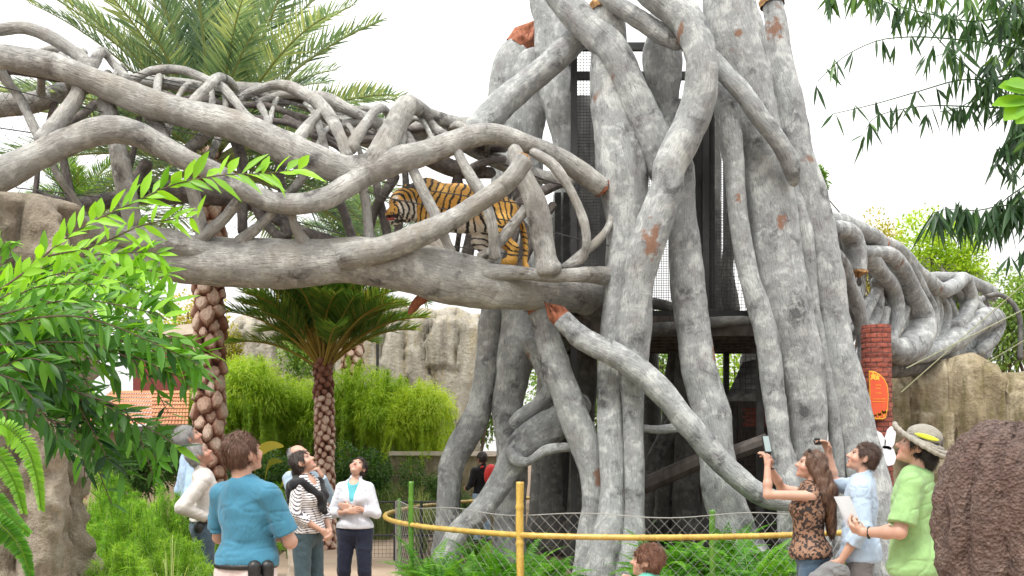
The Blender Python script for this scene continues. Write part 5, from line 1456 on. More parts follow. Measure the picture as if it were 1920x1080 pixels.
def prim_box(pr):
    if pr[0] == 'c':
        _, a, b, ra, rb, _k = pr; m = max(ra, rb)
        return np.minimum(a, b) - m, np.maximum(a, b) + m
    m = pr[2].max(); return pr[1] - m, pr[1] + m

class Field:
    def __init__(s, lo, hi, h):
        s.lo = np.asarray(lo, float) - 3 * h; s.h = h
        s.n = np.ceil((np.asarray(hi) - s.lo) / h).astype(int) + 4
        s.d = np.full(s.n, 0.5)
    def sub(s, lo, hi):
        a = np.clip(np.floor((lo - s.lo) / s.h).astype(int), 0, s.n - 1); b = np.clip(np.ceil((hi - s.lo) / s.h).astype(int) + 1, 1, s.n)
        ax = [s.lo[k] + s.h * np.arange(a[k], b[k]) for k in range(3)]
        g = np.stack(np.meshgrid(*ax, indexing='ij'), -1)
        return tuple(slice(a[k], b[k]) for k in range(3)), g
    def add(s, prims):
        for pr in prims:
            k = pr[-1]; lo, hi = prim_box(pr); m = 0.02 + k * 1.5
            sl, g = s.sub(lo - m, hi + m)
            if 0 in g.shape: continue
            d = prim_sdf(pr, g); e = s.d[sl]
            hh = np.maximum(k - np.abs(d - e), 0) / max(k, 1e-6)
            s.d[sl] = np.minimum(d, e) - hh * hh * k * .25
    def cut(s, prims, k=0.0):
        for pr in prims:
            lo, hi = prim_box(pr); sl, g = s.sub(lo - .02, hi + .02)
            if 0 in g.shape: continue
            s.d[sl] = np.maximum(s.d[sl], -prim_sdf(pr, g))
    def grid(s):
        ax = [s.lo[k] + s.h * np.arange(s.n[k]) for k in range(3)]
        return np.stack(np.meshgrid(*ax, indexing='ij'), -1)
    def plane(s, p, n):
        """keep the side where (x-p).n < 0"""
        n = norm(n); ax = [s.lo[k] + s.h * np.arange(s.n[k]) - p[k] for k in range(3)]
        v = ax[0][:, None, None] * n[0] + ax[1][None, :, None] * n[1] + ax[2][None, None, :] * n[2]
        s.d = np.maximum(s.d, v)
    def warp(s, fn):
        """add fn(points) near the surface"""
        idx = np.nonzero(np.abs(s.d) < .035)
        p = s.lo + s.h * np.stack(idx, -1)
        s.d[idx] += fn(p)
    def mesh(s):
        d = s.d; ins = d < 0
        c = np.stack([ins[i:d.shape[0] - 1 + i, j:d.shape[1] - 1 + j, k:d.shape[2] - 1 + k] for i in (0, 1) for j in (0, 1) for k in (0, 1)], 0)
        n_in = c.sum(0); act = (n_in > 0) & (n_in < 8)
        I = np.stack(np.nonzero(act), -1)
        vid = np.full(act.shape, -1, np.int64); vid[act] = np.arange(len(I))
        acc = np.zeros((len(I), 3)); cnt = np.zeros(len(I))
        offs = [(i, j, k) for i in (0, 1) for j in (0, 1) for k in (0, 1)]
        for a in offs:
            for ax in range(3):
                if a[ax]: continue
                b = list(a); b[ax] = 1
                da = d[tuple((I + a).T)]; db = d[tuple((I + b).T)]
                x = (da < 0) != (db < 0)
                t = np.where(x, da / np.where(x, da - db, 1), 0)
                pt = I + np.array(a) + np.eye(3)[ax] * t[:, None]
                acc += np.where(x[:, None], pt, 0); cnt += x
        v = s.lo + s.h * acc / cnt[:, None]
        fs = []
        for ax in range(3):
            o1, o2 = [(1, 2), (2, 0), (0, 1)][ax]
            sl0 = [slice(None)] * 3; sl1 = [slice(None)] * 3; sl0[ax] = slice(0, -1); sl1[ax] = slice(1, None)
            A, B_ = ins[tuple(sl0)], ins[tuple(sl1)]
            E = np.stack(np.nonzero(A != B_), -1)
            E = E[(E[:, o1] > 0) & (E[:, o2] > 0) & (E[:, o1] < vid.shape[o1]) & (E[:, o2] < vid.shape[o2]) & (E[:, ax] < vid.shape[ax])]
            e1, e2 = np.eye(3, dtype=int)[o1], np.eye(3, dtype=int)[o2]
            q = np.stack([vid[tuple((E - e1 - e2).T)], vid[tuple((E - e2).T)], vid[tuple(E.T)], vid[tuple((E - e1).T)]], 1)
            fl = ~ins[tuple(E.T)]
            q[fl] = q[fl][:, ::-1]
            fs.append(q)
        return v, np.concatenate(fs)

def bounds(prims, m=.03):
    lo = np.min([prim_box(p)[0] for p in prims], 0) - m; hi = np.max([prim_box(p)[1] for p in prims], 0) + m
    return lo, hi

def rx(a): c, s = math.cos(a), math.sin(a); return np.array([[1, 0, 0], [0, c, -s], [0, s, c]])
def ry(a): c, s = math.cos(a), math.sin(a); return np.array([[c, 0, s], [0, 1, 0], [-s, 0, c]])
def rz(a): c, s = math.cos(a), math.sin(a); return np.array([[c, -s, 0], [s, c, 0], [0, 0, 1]])

M["skin"] = attr_col_mat("skin", rough=0.5, noise=0.12, sss=0.08, bscale=40)
M["hair"] = None
def hair_mat(name, c1, c2):
    m, nt, b, out = new_mat(name)
    tc = N(nt, "ShaderNodeTexCoord")
    f = noise_node(nt, scaled(nt, tc.outputs["Object"], (1, 1, .14)), 190, 4, .6)
    nt.links.new(ramp(nt, f, [(.35, c1), (.65, c2)]), b.inputs["Base Color"])
    b.inputs["Roughness"].default_value = .42
    bump(nt, b, f, .8, .006)
    return m
def cloth_mat(name, c, rough=.8, weave=260, var=.12, fold=True):
    m, nt, b, out = new_mat(name)
    tc = N(nt, "ShaderNodeTexCoord")
    f = noise_node(nt, tc.outputs["Object"], weave, 2)
    f2 = noise_node(nt, tc.outputs["Object"], 9, 4)
    col = mixc(nt, 1, c, ramp(nt, f2, [(.3, (1 - var,) * 3), (.7, (1 + var,) * 3)]), 'MULTIPLY')
    nt.links.new(col, b.inputs["Base Color"]); b.inputs["Roughness"].default_value = rough
    b.inputs["Sheen Weight"].default_value = .15
    b.inputs["Specular IOR Level"].default_value = .25
    wr = noise_node(nt, scaled(nt, tc.outputs["Object"], (1, 1, .55)), 7, 3, .5, 2.2)
    bump(nt, b, f, .25, .002)
    b2_ = N(nt, "ShaderNodeBump"); b2_.inputs["Strength"].default_value = .30; b2_.inputs["Distance"].default_value = .05
    nt.links.new(wr, b2_.inputs["Height"]); nt.links.new(b2_.outputs[0], b.inputs["Normal"].links[0].from_node.inputs["Normal"])
    return m

HANDS = dict(relax=(.35, .45, .35), fist=(1.1, 1.3, .9), open=(.12, .15, .1), hold=(.75, .8, .5))
def hand_prims(w, d, n, side, s, pose):
    """w wrist, d along the hand, n out of the palm, side +1/-1 says where the thumb leaves"""
    d = norm(d); n = norm(n - d * (n @ d)); l = np.cross(d, n) * side      # l points to the thumb side
    cu = HANDS[pose]
    out = []
    for i, (len_, lo) in enumerate(((.068, .031), (.078, .011), (.072, -.010), (.056, -.030))):
        k0 = w + d * (.088 - .004 * abs(i - 1.3)) * s + l * lo * s
        out.append(cap_(w + d * .012 * s + l * lo * .55 * s, k0, .0155 * s, .0125 * s, .012))
        p, dd = k0, d
        fan = l * lo * 1.6
        for j, fr in enumerate((.45, .32, .23)):
            a = cu[j] * (1 + .1 * i)
            dd = norm(dd * math.cos(a) + n * math.sin(a) + fan * (j == 0))
            nn = p + dd * len_ * fr * 1.25 * s
            out.append(cap_(p, nn, (.0098 - .0008 * j) * s, (.0092 - .0010 * j) * s, .004))
            # the palm normal turns with the finger
            p = nn
            n_ = norm(n - dd * (n @ dd)); 
            n2 = n_
            n_keep = n2
            dd = dd; n_f = n_keep
            if j < 2: n_loc = n_f
    t0 = w + d * .03 * s + l * .028 * s
    t1 = t0 + norm(d * .55 + l * .75 + n * .35) * .038 * s
    t2 = t1 + norm(d * .85 + l * .15 + n * (.5 if pose != 'open' else .15)) * .030 * s
    out += [cap_(w + d * .02 * s, t0, .016 * s, .0145 * s, .012), cap_(t0, t1, .0135 * s, .011 * s, .006), cap_(t1, t2, .0105 * s, .009 * s, .004)]
    return out

def person(label, loc, yaw, H, skin, shirt=None, pants=None, hair=None, head=(0, 0), arms=None, female=False, h=.009, build=1.0, belly=0.0, group=None, brow=(.06, .04, .03), child=False,
           bald=False, lip=(.42, .17, .14), roll=0.0, stance=.1):
    """arms: {'R': (elbow, wrist, hand dir, palm normal, pose), 'L': ...} in body space (x right, y forward, z up, for 1.75 m)"""
    s = H / 1.75
    e = empty("person", loc, label, "person", group)
    e.rotation_euler = (0, 0, yaw)
    sh = (.165 if female else .195) * build; hipw = .095
    S = lambda v: np.asarray(v, float) * s
    hs = 1.0 if not child else 1.2
    piv = np.array([0, .005, 1.53 if not child else 1.475])
    Rh = rz(head[1]) @ ry(roll) @ rx(head[0])
    hd = lambda v: S(piv + Rh @ (np.asarray(v, float) * hs))
    def hE(c, r, k=.015): return ell_(hd(c), S(np.asarray(r) * hs), Rh, k)
    def hC(a, b, ra, rb=None, k=.01): return cap_(hd(a), hd(b), ra * s * hs, (ra if rb is None else rb) * s * hs, k)
    torso = [ell_(S((0, -.005, 1.28)), S((.155 * build, .108 * build, .20)), None, .05), cap_(S((0, -.02, 1.425)), S((sh - .035, -.01, 1.392)), .066 * s, .050 * s, .04),
             ell_(S((0, .01 + belly * .4, 1.09)), S(((.122 if female else .142) * build, (.10 + belly) * build, .17)), None, .06), ell_(S((0, -.01, .95)), S((.168 * build, .125 * build, .12)), None, .06)]
    torso.append(cap_(S((0, -.02, 1.425)), S((-sh + .035, -.01, 1.392)), .066 * s, .050 * s, .04))
    if female:
        torso += [ell_(S((x, .075, 1.275)), S((.062, .06, .065)), None, .03) for x in (-.07, .07)]
        torso.append(ell_(S((0, -.03, .92)), S((.178, .13, .11)), None, .05))
    neck = [cap_(S((0, -.03, 1.42)), hd((0, -.03, .05)), .058 * s * (.88 if female else 1), .056 * s * (.88 if female else 1), .03)]
    headp = [hE((0, -.012, .132), (.075, .096, .088)), hE((0, .036, .085), (.060, .062, .088), .02), hE((0, .042, .034), (.046 if not female else .041, .05, .036), .02), hC((0, .084, .010), (0, .080, .014), .017, None, .02),
             hC((0, .094, .112), (0, .116, .080), .009, .0135, .008), hC((-.012, .100, .076), (.012, .100, .076), .009, None, .008), hC((-.036, .084, .131), (.036, .084, .131), .012, None, .012), hC((-.014, .094, .045), (.014, .094, .045), .009, None, .008),
             hE((.045, .06, .075), (.025, .03, .025), .02), hE((-.045, .06, .075), (.025, .03, .025), .02)]
    ears = [hE((sx * .076, -.006, .098), (.009, .020, .031), .006) for sx in (-1, 1)]
    A = arms or {}
    armp, hands, sleeves = [], [], {}
    for sd, sx in (('R', 1), ('L', -1)):
        el, wr, hdv, pn, pose = A.get(sd, ((sx * .235, -.03, 1.13), (sx * .24, .05, .88), (0, .1, -1), (-sx, 0, 0), 'relax'))
        sp = S((sx * (sh - .014), -.01, 1.392)); el, wr = S(el), S(wr)
        am = .86 if female else 1.0
        armp += [cap_(sp, el, .052 * s * am * build, .039 * s * am * build, .03), cap_(el, el + (wr - el) * .35, .041 * s * am, .040 * s * am, .02), cap_(el + (wr - el) * .35, wr, .040 * s * am, .026 * s * am, .02)]
        hands += hand_prims(wr, np.asarray(hdv, float), np.asarray(pn, float), -sx if False else sx, s * (.92 if female else 1), pose)
        sleeves[sd] = (sp, el, wr)
    legs, feet = [], []
    for sx in (-1, 1):
        hp, kn, an = S((sx * hipw, -.01, .90)), S((sx * (hipw + stance * .2), .015, .50)), S((sx * (hipw + stance * .35), -.03, .085))
        legs += [cap_(hp, kn, .086 * s * build, .056 * s, .05), cap_(kn, kn + (an - kn) * .35 + S((0, -.012, 0)), .055 * s, .055 * s, .02), cap_(kn + (an - kn) * .35, an, .053 * s, .036 * s, .02)]
        feet += [(an, sx)]
    footp = []
    for an, sx in feet: footp += [cap_(an - S((0, .02, .04)), an + S((sx * .03, .15, -.055)), .040 * s, .030 * s, .03)]
    allp = torso + legs + footp + armp + neck + headp + ears + hands
    lo, hi = bounds(allp)
    f = Field(lo, hi, h); f.add(allp)
    f.cut([hE((sx * .033, .112, .114), (.015, .013, .008)) for sx in (-1, 1)])
    v, q = f.mesh()
    # complexion
    n = len(v); col = np.tile(np.array(skin), (n, 1)) * (1 + .10 * fbm(v * 14, 2))[:, None]
    loc_h = ((v / s - piv) @ Rh) / hs
    x, y, z = np.abs(loc_h[:, 0]), loc_h[:, 1], loc_h[:, 2]
    fr = y > .03
    ch = np.exp(-((x - .042) ** 2 + (z - .07) ** 2) / .0006) * fr
    col = col * (1 - ch[:, None] * np.array([-.08, .14, .12]))
    col[fr & (y > .07) & (np.abs(z - .047) < .0075) & (x < .025)] = lip
    col[fr & (np.abs(z - .047) < .0022) & (x < .024) & (y > .07)] = np.array(lip) * .35
    col[fr & (np.abs(z - .135) < .0040) & (x > .014) & (x < .048)] = np.array(brow) * .5 + np.array(skin) * .35
    ey = fr & (np.abs(z - .113) < .0050) & (np.abs(x - .032) < .0125)
    col[ey] = (.48, .42, .38)
    col[ey & (np.abs(x - .032) < .0065)] = (.03, .02, .015)
    col[fr & (np.abs(z - .1185) < .0022) & (np.abs(x - .032) < .014)] = np.array(brow) * .5 + np.array(skin) * .15
    ob = mesh_obj("body", v, q, M["skin"], e, True, {"col": col}, world=False)
    ctx = dict(e=e, s=s, S=S, hd=hd, hE=hE, hC=hC, torso=torso, neck=neck, legs=legs, sleeves=sleeves, h=h, Rh=Rh, piv=piv, feet=feet, build=build, female=female, body=ob, hs=hs, armp=armp)
    return ctx

def grow(prims, g):
    out = []
    for p in prims:
        out.append(('c', p[1], p[2], p[3] + g, p[4] + g, p[5]) if p[0] == 'c' else ('e', p[1], p[2] + g, p[3], p[4]))
    return out

def folds(amp, seed, sc=(5, 5, 8), s2=26):
    def fn(p):
        q = p * np.array(sc) + seed
        w = q + .7 * np.stack([vnoise(q * .6, 1), vnoise(q * .6, 2), vnoise(q * .6, 3)], -1)
        r = 1 - np.abs(fbm(w, 2, seed)) * 2
        cr = np.clip(1 - np.abs(vnoise(w * 1.7, seed + 2)) * 5, 0, 1)
        return -amp * r * .45 + amp * .55 * cr
    return fn

def merge(f, g, k_):
    a = np.round((g.lo - f.lo) / f.h).astype(int)
    i0 = np.maximum(a, 0); i1 = np.minimum(a + g.n, f.n)
    sl = tuple(slice(i0[j], i1[j]) for j in range(3)); sl2 = tuple(slice(i0[j] - a[j], i1[j] - a[j]) for j in range(3))
    d, e_ = g.d[sl2], f.d[sl]; hh = np.maximum(k_ - np.abs(d - e_), 0) / k_
    f.d[sl] = np.minimum(d, e_) - hh * hh * k_ * .25

def shirt(c, mat, hem=.93, sleeve=('long', 'long'), g=.016, amp=.007, seed=1, neckline=None, collar=False, name="shirt", flare=.0, vcut=None, colour=None, sl_g=None, open_neck=None):
    c['hem'] = hem
    s, S = c['s'], c['S']
    tp = grow(c['torso'], g * s)
    f_all = tp + [cap_(c['sleeves'][k][0], c['sleeves'][k][1], .09, .09) for k in 'RL'] + [cap_(c['sleeves'][k][1], c['sleeves'][k][2], .09, .09) for k in 'RL']
    lo, hi = bounds(f_all, .05)
    f = Field(lo, hi, c['h'])
    f.add(tp)
    if flare: f.add([ell_(S((0, .0, hem + .03)), S((.185 * c['build'] + flare, .14 * c['build'] + flare, .09)), None, .06)])
    f.plane(S((0, 0, hem)), (0, -.05, -1))
    if collar:
        cp = [('c', S((0, -.025, 1.40)), c['hd']((0, -.03, .03)), .068 * s, .066 * s, .02)]
        g3 = Field(*bounds(cp, .03), c['h']); g3.lo = f.lo + np.round((g3.lo - f.lo) / f.h) * f.h
        g3.add(cp); g3.plane(S((0, .04, 1.492)), (0, .45, 1)); merge(f, g3, .012)
    for k, kind in zip('RL', sleeve):
        sp, el, wr = c['sleeves'][k]
        gg = (sl_g or g * 1.15) * s
        am = (.86 if c['female'] else 1) * s
        if kind == 'none': continue
        if kind == 'short':
            t = el + (sp - el) * .12
            ps = [cap_(sp, t, .050 * am + gg * .8, .048 * am + gg * 1.3, .035)]; end, dr_ = t - norm(t - sp) * .02, norm(el - sp)
        elif kind == 'elbow':
            t = el + (wr - el) * .12
            ps = [cap_(sp, el, .054 * am + gg, .043 * am + gg, .035), cap_(el, t, .044 * am + gg, .044 * am + gg, .02)]; end, dr_ = t, norm(wr - el)
        elif kind == '34':
            t = el + (wr - el) * .5
            ps = [cap_(sp, el, .054 * am + gg, .043 * am + gg, .035), cap_(el, t, .044 * am + gg, .04 * am + gg, .02)]; end, dr_ = t, norm(wr - el)
        else:
            t = el + (wr - el) * .95
            ps = [cap_(sp, el, .054 * am + gg, .043 * am + gg, .035), cap_(el, t, .044 * am + gg, .030 * am + gg, .02)]; end, dr_ = t, norm(wr - el)
        g2 = Field(*bounds(ps, .03), c['h']); g2.lo = f.lo + np.round((g2.lo - f.lo) / f.h) * f.h
        g2.add(ps); g2.plane(end, dr_)
        merge(f, g2, .030)
    if amp: f.warp(folds(amp, seed))
    if neckline is not None: f.cut([ell_(S(neckline[0]), S(neckline[1]))])
    if vcut is not None: f.cut(vcut)
    v, q = f.mesh()
    at = {"col": colour(v / s, c)} if colour else None
    return mesh_obj(name, v, q, mat, c['e'], True, at, world=False)

def trousers(c, mat, top=None, g=.016, amp=.006, seed=3, name="trousers", colour=None, wide=0.0, cuff=.07):
    s, S = c['s'], c['S']
    top = min(top or 9, c['hem'] + .035)
    lp = []
    for k, p in enumerate(c['legs']):
        gg = g * s + (wide * s if k % 3 == 2 else 0)
        lp += grow([p], gg)
        if k % 3 == 2: lp[-1] = ('c', lp[-1][1], lp[-1][2], lp[-1][3], lp[-1][3] * .98, lp[-1][5])
    lp += grow(c['torso'][2:4] + c['torso'][7:], (g - .010) * s)
    f = Field(*bounds(lp, .04), c['h']); f.add(lp)
    f.plane(S((0, 0, top)), (0, 0, 1)); f.plane(S((0, 0, cuff)), (0, 0, -1))
    f.warp(folds(amp, seed, (8, 8, 9)))
    v, q = f.mesh()
    at = {"col": colour(v / s, c)} if colour else None
    o = mesh_obj(name, v, q, mat, c['e'], True, at, world=False)
    sp = []
    for an, sx in c['feet']:
        sp = [cap_(an - S((0, .03, .045)), an + S((sx * .03, .16, -.058)), .047 * s, .036 * s, .03), cap_(an - S((0, .05, .05)), an - S((0, .03, .02)), .04 * s, .045 * s, .03)]
        f = Field(*bounds(sp, .02), c['h']); f.add(sp); f.plane(S((0, 0, .0)), (0, 0, -1))
        v, q = f.mesh(); mesh_obj("shoe", v, q, M["shoe"], c['e'], True, world=False)
    return o
M["shoe"] = simple("shoe_leather", (.02, .017, .015), (.05, .04, .035), 15, .5, .1)

def hairdo(c, mat, prims_extra=(), line=.15, low=.045, thick=.013, amp=.006, seed=1, face=None, name="hair", sides=True, vert=(60, 60, 14), strands=4500):
    hE, hC = c['hE'], c['hC']
    base = [hE((0, -.014, .135), (.075 + thick, .096 + thick, .088 + thick)), hE((0, -.045, .09), (.066 + thick * .7, .062 + thick * .5, .075))]
    ex = list(prims_extra)
    lo, hi = bounds(base + ex, .03)
    f = Field(lo, hi, c['h'] * .8); f.add(base)
    R, piv = c['Rh'], c['hd']((0, 0, 0))
    f.plane(c['hd']((0, 0, low)), R @ np.array([0, .25, -1.0]))
    cuts = [hE(*(face or ((0, .085, .075), (.085, .075, line - .075 + .012))))]
    if sides: cuts += [hE((sx * .08, .012, .085), (.035, .032, .036)) for sx in (-1, 1)]
    f.cut(cuts)
    f.add(ex)
    f.warp(lambda p: amp * (vnoise(((p - piv) @ R) * np.array(vert), seed) + .6 * vnoise(((p - piv) @ R) * np.array([25, 25, 20]), seed + 2)))
    v, q = f.mesh()
    # loose strands lying along the surface
    rg = np.random.default_rng(seed + 40)
    nr = np.zeros_like(v); fn = np.cross(v[q[:, 1]] - v[q[:, 0]], v[q[:, 2]] - v[q[:, 0]])
    for k in range(4): np.add.at(nr, q[:, k], fn)
    nr = norm(nr); cen = piv + R @ np.array([0, 0, .1]) * c['s']
    if np.mean(np.sum(nr * (v - cen), 1)) < 0: nr = -nr
    k = rg.integers(0, len(v), strands)
    lc = (v[k] - piv) @ R
    flow = (np.stack([lc[:, 0] * 4, -.35 - lc[:, 1] * 2, -1.0 + lc[:, 2] * 1.5 - 0 * lc[:, 0]], 1) + rg.normal(0, .35, (strands, 3))) @ R.T
    flow = norm(flow - nr[k] * np.sum(flow * nr[k], 1, keepdims=True))
    ln = rg.uniform(.015, .05, strands)[:, None] * c['s']
    p0 = v[k] - nr[k] * .002; p1 = p0 + flow * ln + nr[k] * rg.uniform(.001, .011, strands)[:, None]
    sd = norm(np.cross(flow, nr[k])) * .0016
    nv = np.stack([p0 - sd, p0 + sd, p1 + sd * .3, p1 - sd * .3], 1).reshape(-1, 3)
    return mesh_obj(name, np.concatenate([v, nv]), np.concatenate([q, np.arange(strands * 4).reshape(-1, 4) + len(v)]), mat, c['e'], True, world=False)

def solid(name, prims, mat, parent, h=.008, cuts=(), warp=None, world=False, planes=(), colour=None):
    f = Field(*bounds(prims, .03), h); f.add(prims)
    if warp: f.warp(warp)
    if cuts: f.cut(cuts)
    for p, n in planes: f.plane(p, n)
    v, q = f.mesh()
    return mesh_obj(name, v, q, mat, parent, True, {"col": colour(v)} if colour else None, world=world)

def at(px, d): p = P(px, HZ, d); return np.array([p[0], d, 0.0])
D = math.radians
SK1, SK2, SK3 = (.42, .23, .16), (.48, .28, .205), (.37, .195, .135)

# cloth
M["sky_shirt"] = cloth_mat("pale_blue_cotton", (.33, .45, .61))
M["white_shirt"] = cloth_mat("white_cotton", (.53, .50, .47))
M["blue_tee"] = cloth_mat("blue_jersey", (.045, .18, .275))
M["pale_shirt"] = cloth_mat("washed_blue_cotton", (.33, .42, .51))
M["fair_shirt"] = cloth_mat("light_blue_oxford", (.37, .47, .59))
M["jeans"] = cloth_mat("dark_denim", (.055, .085, .115), .85, 300, .3)
M["jeans2"] = cloth_mat("denim_skirt", (.06, .10, .15), .85, 300, .3)
M["khaki"] = cloth_mat("khaki_twill", (.50, .42, .34))
M["pink_khaki"] = cloth_mat("pale_khaki", (.60, .50, .48))
M["slate"] = cloth_mat("slate_trousers", (.045, .075, .09), .8)
M["navy"] = cloth_mat("navy_trousers", (.012, .016, .035), .8)
M["white_fleece"] = cloth_mat("white_fleece", (.54, .55, .60), .9)
M["teal"] = cloth_mat("teal_jersey", (.10, .38, .43))
M["black_knit"] = cloth_mat("black_knit", (.012, .012, .014), .9)
M["lime_tee"] = cloth_mat("lime_jersey", (.25, .42, .17))
M["grey_twill"] = cloth_mat("grey_trousers", (.14, .13, .13))
M["green_tee"] = cloth_mat("teal_green_jersey", (.12, .42, .33))
M["grey_jacket"] = cloth_mat("grey_jacket_cloth", (.17, .175, .18), .85)
M["black_leather"] = simple("black_leather", (.008, .008, .009), (.02, .02, .02), 30, .45, .2)
M["hat_cloth"] = cloth_mat("hat_canvas", (.30, .28, .24))
M["stripes"] = attr_col_mat("striped_knit", rough=.85, bstr=.2, bscale=200, bdist=.002, sheen=.1)
M["print"] = attr_col_mat("leopard_print", rough=.7, bstr=.2, bscale=150, bdist=.002)
GREY_H = hair_mat("grey_hair", (.16, .15, .145), (.42, .41, .40))
BROWN_H = hair_mat("brown_hair", (.055, .024, .013), (.15, .07, .04))
DARK_H = hair_mat("dark_hair", (.016, .010, .008), (.05, .03, .022))
LONG_H = hair_mat("long_brown_hair", (.04, .018, .010), (.15, .072, .036))
BLACK_H = hair_mat("black_hair", (.006, .005, .005), (.02, .015, .013))
CHEST_H = hair_mat("chestnut_hair", (.07, .026, .012), (.17, .065, .03))

# --- man in pale blue shirt, farthest of the left pair
c = person("grey-haired man in pale blue shirt half hidden behind the man in the white shirt", at(362, 10.0), D(-62), 2.0, SK1, head=(D(28), D(0)), h=.010,
           arms={'R': ((.27, -.06, 1.14), (.18, .14, 1.02), (-.6, .7, -.1), (-.3, -.5, -.6), 'relax'), 'L': ((-.27, -.06, 1.14), (-.2, .12, 1.0), (.6, .7, -.2), (.4, -.5, -.6), 'relax')})
shirt(c, M["sky_shirt"], seed=2, collar=True, hem=1.0); trousers(c, M["khaki"], seed=5); hairdo(c, GREY_H, low=.065, thick=.010, line=.165)
# --- man in white shirt, hand on hip
c = person("grey-haired man in white long-sleeved shirt with his hand on his hip", at(384, 9.4), D(-72), 1.81, SK3, head=(D(34), D(0)), h=.009, brow=(.10, .09, .08), belly=.02,
           arms={'R': ((.30, -.20, 1.15), (.185, .02, 1.04), (-.35, .85, -.2), (-.8, -.3, -.1), 'relax'), 'L': ((-.29, -.12, 1.14), (-.18, .08, 1.03), (.4, .8, -.2), (.8, -.3, 0), 'relax')})
shirt(c, M["white_shirt"], seed=7, collar=True, hem=1.0, amp=.009); trousers(c, M["jeans"], seed=8); hairdo(c, GREY_H, line=.165, low=.065, thick=.010)
solid("belt", [cap_(c['S']((.165 * math.cos(a), .125 * math.sin(a), .985)), c['S']((.165 * math.cos(a + .5), .125 * math.sin(a + .5), .985)), .018, None, .004) for a in np.arange(0, 6.2, .5)], M["black_leather"], c['e'])
solid("pouch", [ell_(c['S']((.18, -.05, .955)), (.03, .05, .06))], M["black_leather"], c['e'])
# --- man in blue T-shirt, back to us, arms crossed
c = person("stocky man in blue T-shirt seen from behind with arms crossed", at(462, 5.85), D(-24), 1.82, SK2, head=(D(14), D(-18)), h=.0075, build=.98, belly=.03,
           arms={'R': ((.26, .07, 1.12), (.10, .24, 1.13), (-.95, .25, .05), (0, -1, 0), 'relax'), 'L': ((-.26, .07, 1.13), (-.08, .25, 1.17), (.95, .2, .05), (0, -1, 0), 'relax')})
shirt(c, M["blue_tee"], hem=.985, sleeve=('short', 'short'), g=.020, amp=.009, seed=12, flare=.010, sl_g=.020)
trousers(c, M["pink_khaki"], seed=13, g=.02); hairdo(c, BROWN_H, thick=.015, amp=.009, low=.03)
bc = c['build']
solid("belt", [cap_(c['S']((.182 * bc * math.cos(a), .150 * bc * math.sin(a), .985)), c['S']((.182 * bc * math.cos(a + .3), .150 * bc * math.sin(a + .3), .985)), .020, None, .004) for a in np.arange(0, 6.25, .3)], M["black_leather"], c['e'])
for a, hgt in ((-.72, .06), (-.30, .055)):
    p = c['S']((.205 * bc * math.cos(a), .175 * bc * math.sin(a), .955))
    solid("belt_pouch", [cap_(p + [0, 0, hgt * .6], p - [0, 0, hgt], .040, .036, .01)], M["black_leather"], c['e'], cuts=[cap_(p + [-.1, 0, .028], p + [.1, 0, .028], .003)])
# --- bald man behind the striped woman
c = person("balding man in washed blue shirt with hand at his chin behind the striped woman", at(566, 10.3), D(-118), 1.80, SK2, head=(D(22), D(10)), h=.011,
           arms={'R': ((.24, .16, 1.08), (.03, .26, 1.10), (-.9, .2, 0), (0, -1, 0), 'relax'), 'L': ((-.26, .17, 1.16), (-.07, .20, 1.42), (.25, -.3, .85), (.3, -.8, 0), 'fist')})
shirt(c, M["pale_shirt"], seed=17, collar=True, hem=.97); trousers(c, M["khaki"], seed=18)
hairdo(c, GREY_H, face=((0, .055, .165), (.10, .125, .10)), thick=.006, amp=.002, low=.05)
solid("glasses", [c['hC']((sx * .018, .112, .114), (sx * .06, .100, .116), .004, None, .002) for sx in (-1, 1)] + [c['hC']((-.018, .114, .116), (.018, .114, .116), .003, None, .002)] + [c['hC']((sx * .062, .098, .116), (sx * .081, .0, .112), .003, None, .002) for sx in (-1, 1)], M["black_leather"], c['e'], .004)
# --- woman in striped top
def stripe_col(v, c):
    z = v[:, 2] + .12 * np.abs(v[:, 0]) * 0
    arm = np.abs(v[:, 0]) > .19
    zz = np.where(arm, v[:, 2] * .8 + v[:, 1] * .7 + np.abs(v[:, 0]) * .45, v[:, 2] + .10 * v[:, 0])
    k = (zz / .0235) % 1
    return np.where((k < .40)[:, None], np.array([[.05, .04, .06]]), np.array([[.74, .72, .72]]))
c = person("woman in black and white striped top with a black sweater round her shoulders", at(578, 9.3), D(-112), 1.74, SK2, head=(D(36), D(14)), h=.0075, female=True,
           arms={'R': ((.235, .0, 1.13), (.07, .20, .97), (-.6, .4, -.65), (-.5, -.5, -.2), 'hold'), 'L': ((-.235, .02, 1.13), (-.06, .21, .96), (.5, .4, -.65), (.5, -.5, -.2), 'hold')})
shirt(c, M["stripes"], hem=.945, sleeve=('34', '34'), g=.018, amp=.006, seed=22, colour=stripe_col, flare=.006, neckline=((0, .10, 1.47), (.07, .12, .07)))
trousers(c, M["slate"], top=.98, seed=23, wide=.02)
hairdo(c, DARK_H, [c['hE']((0, -.10, .06), (.05, .05, .06), .03), c['hE']((0, -.12, .0), (.035, .035, .06), .03)], line=.16, low=.03)
S = c['S']
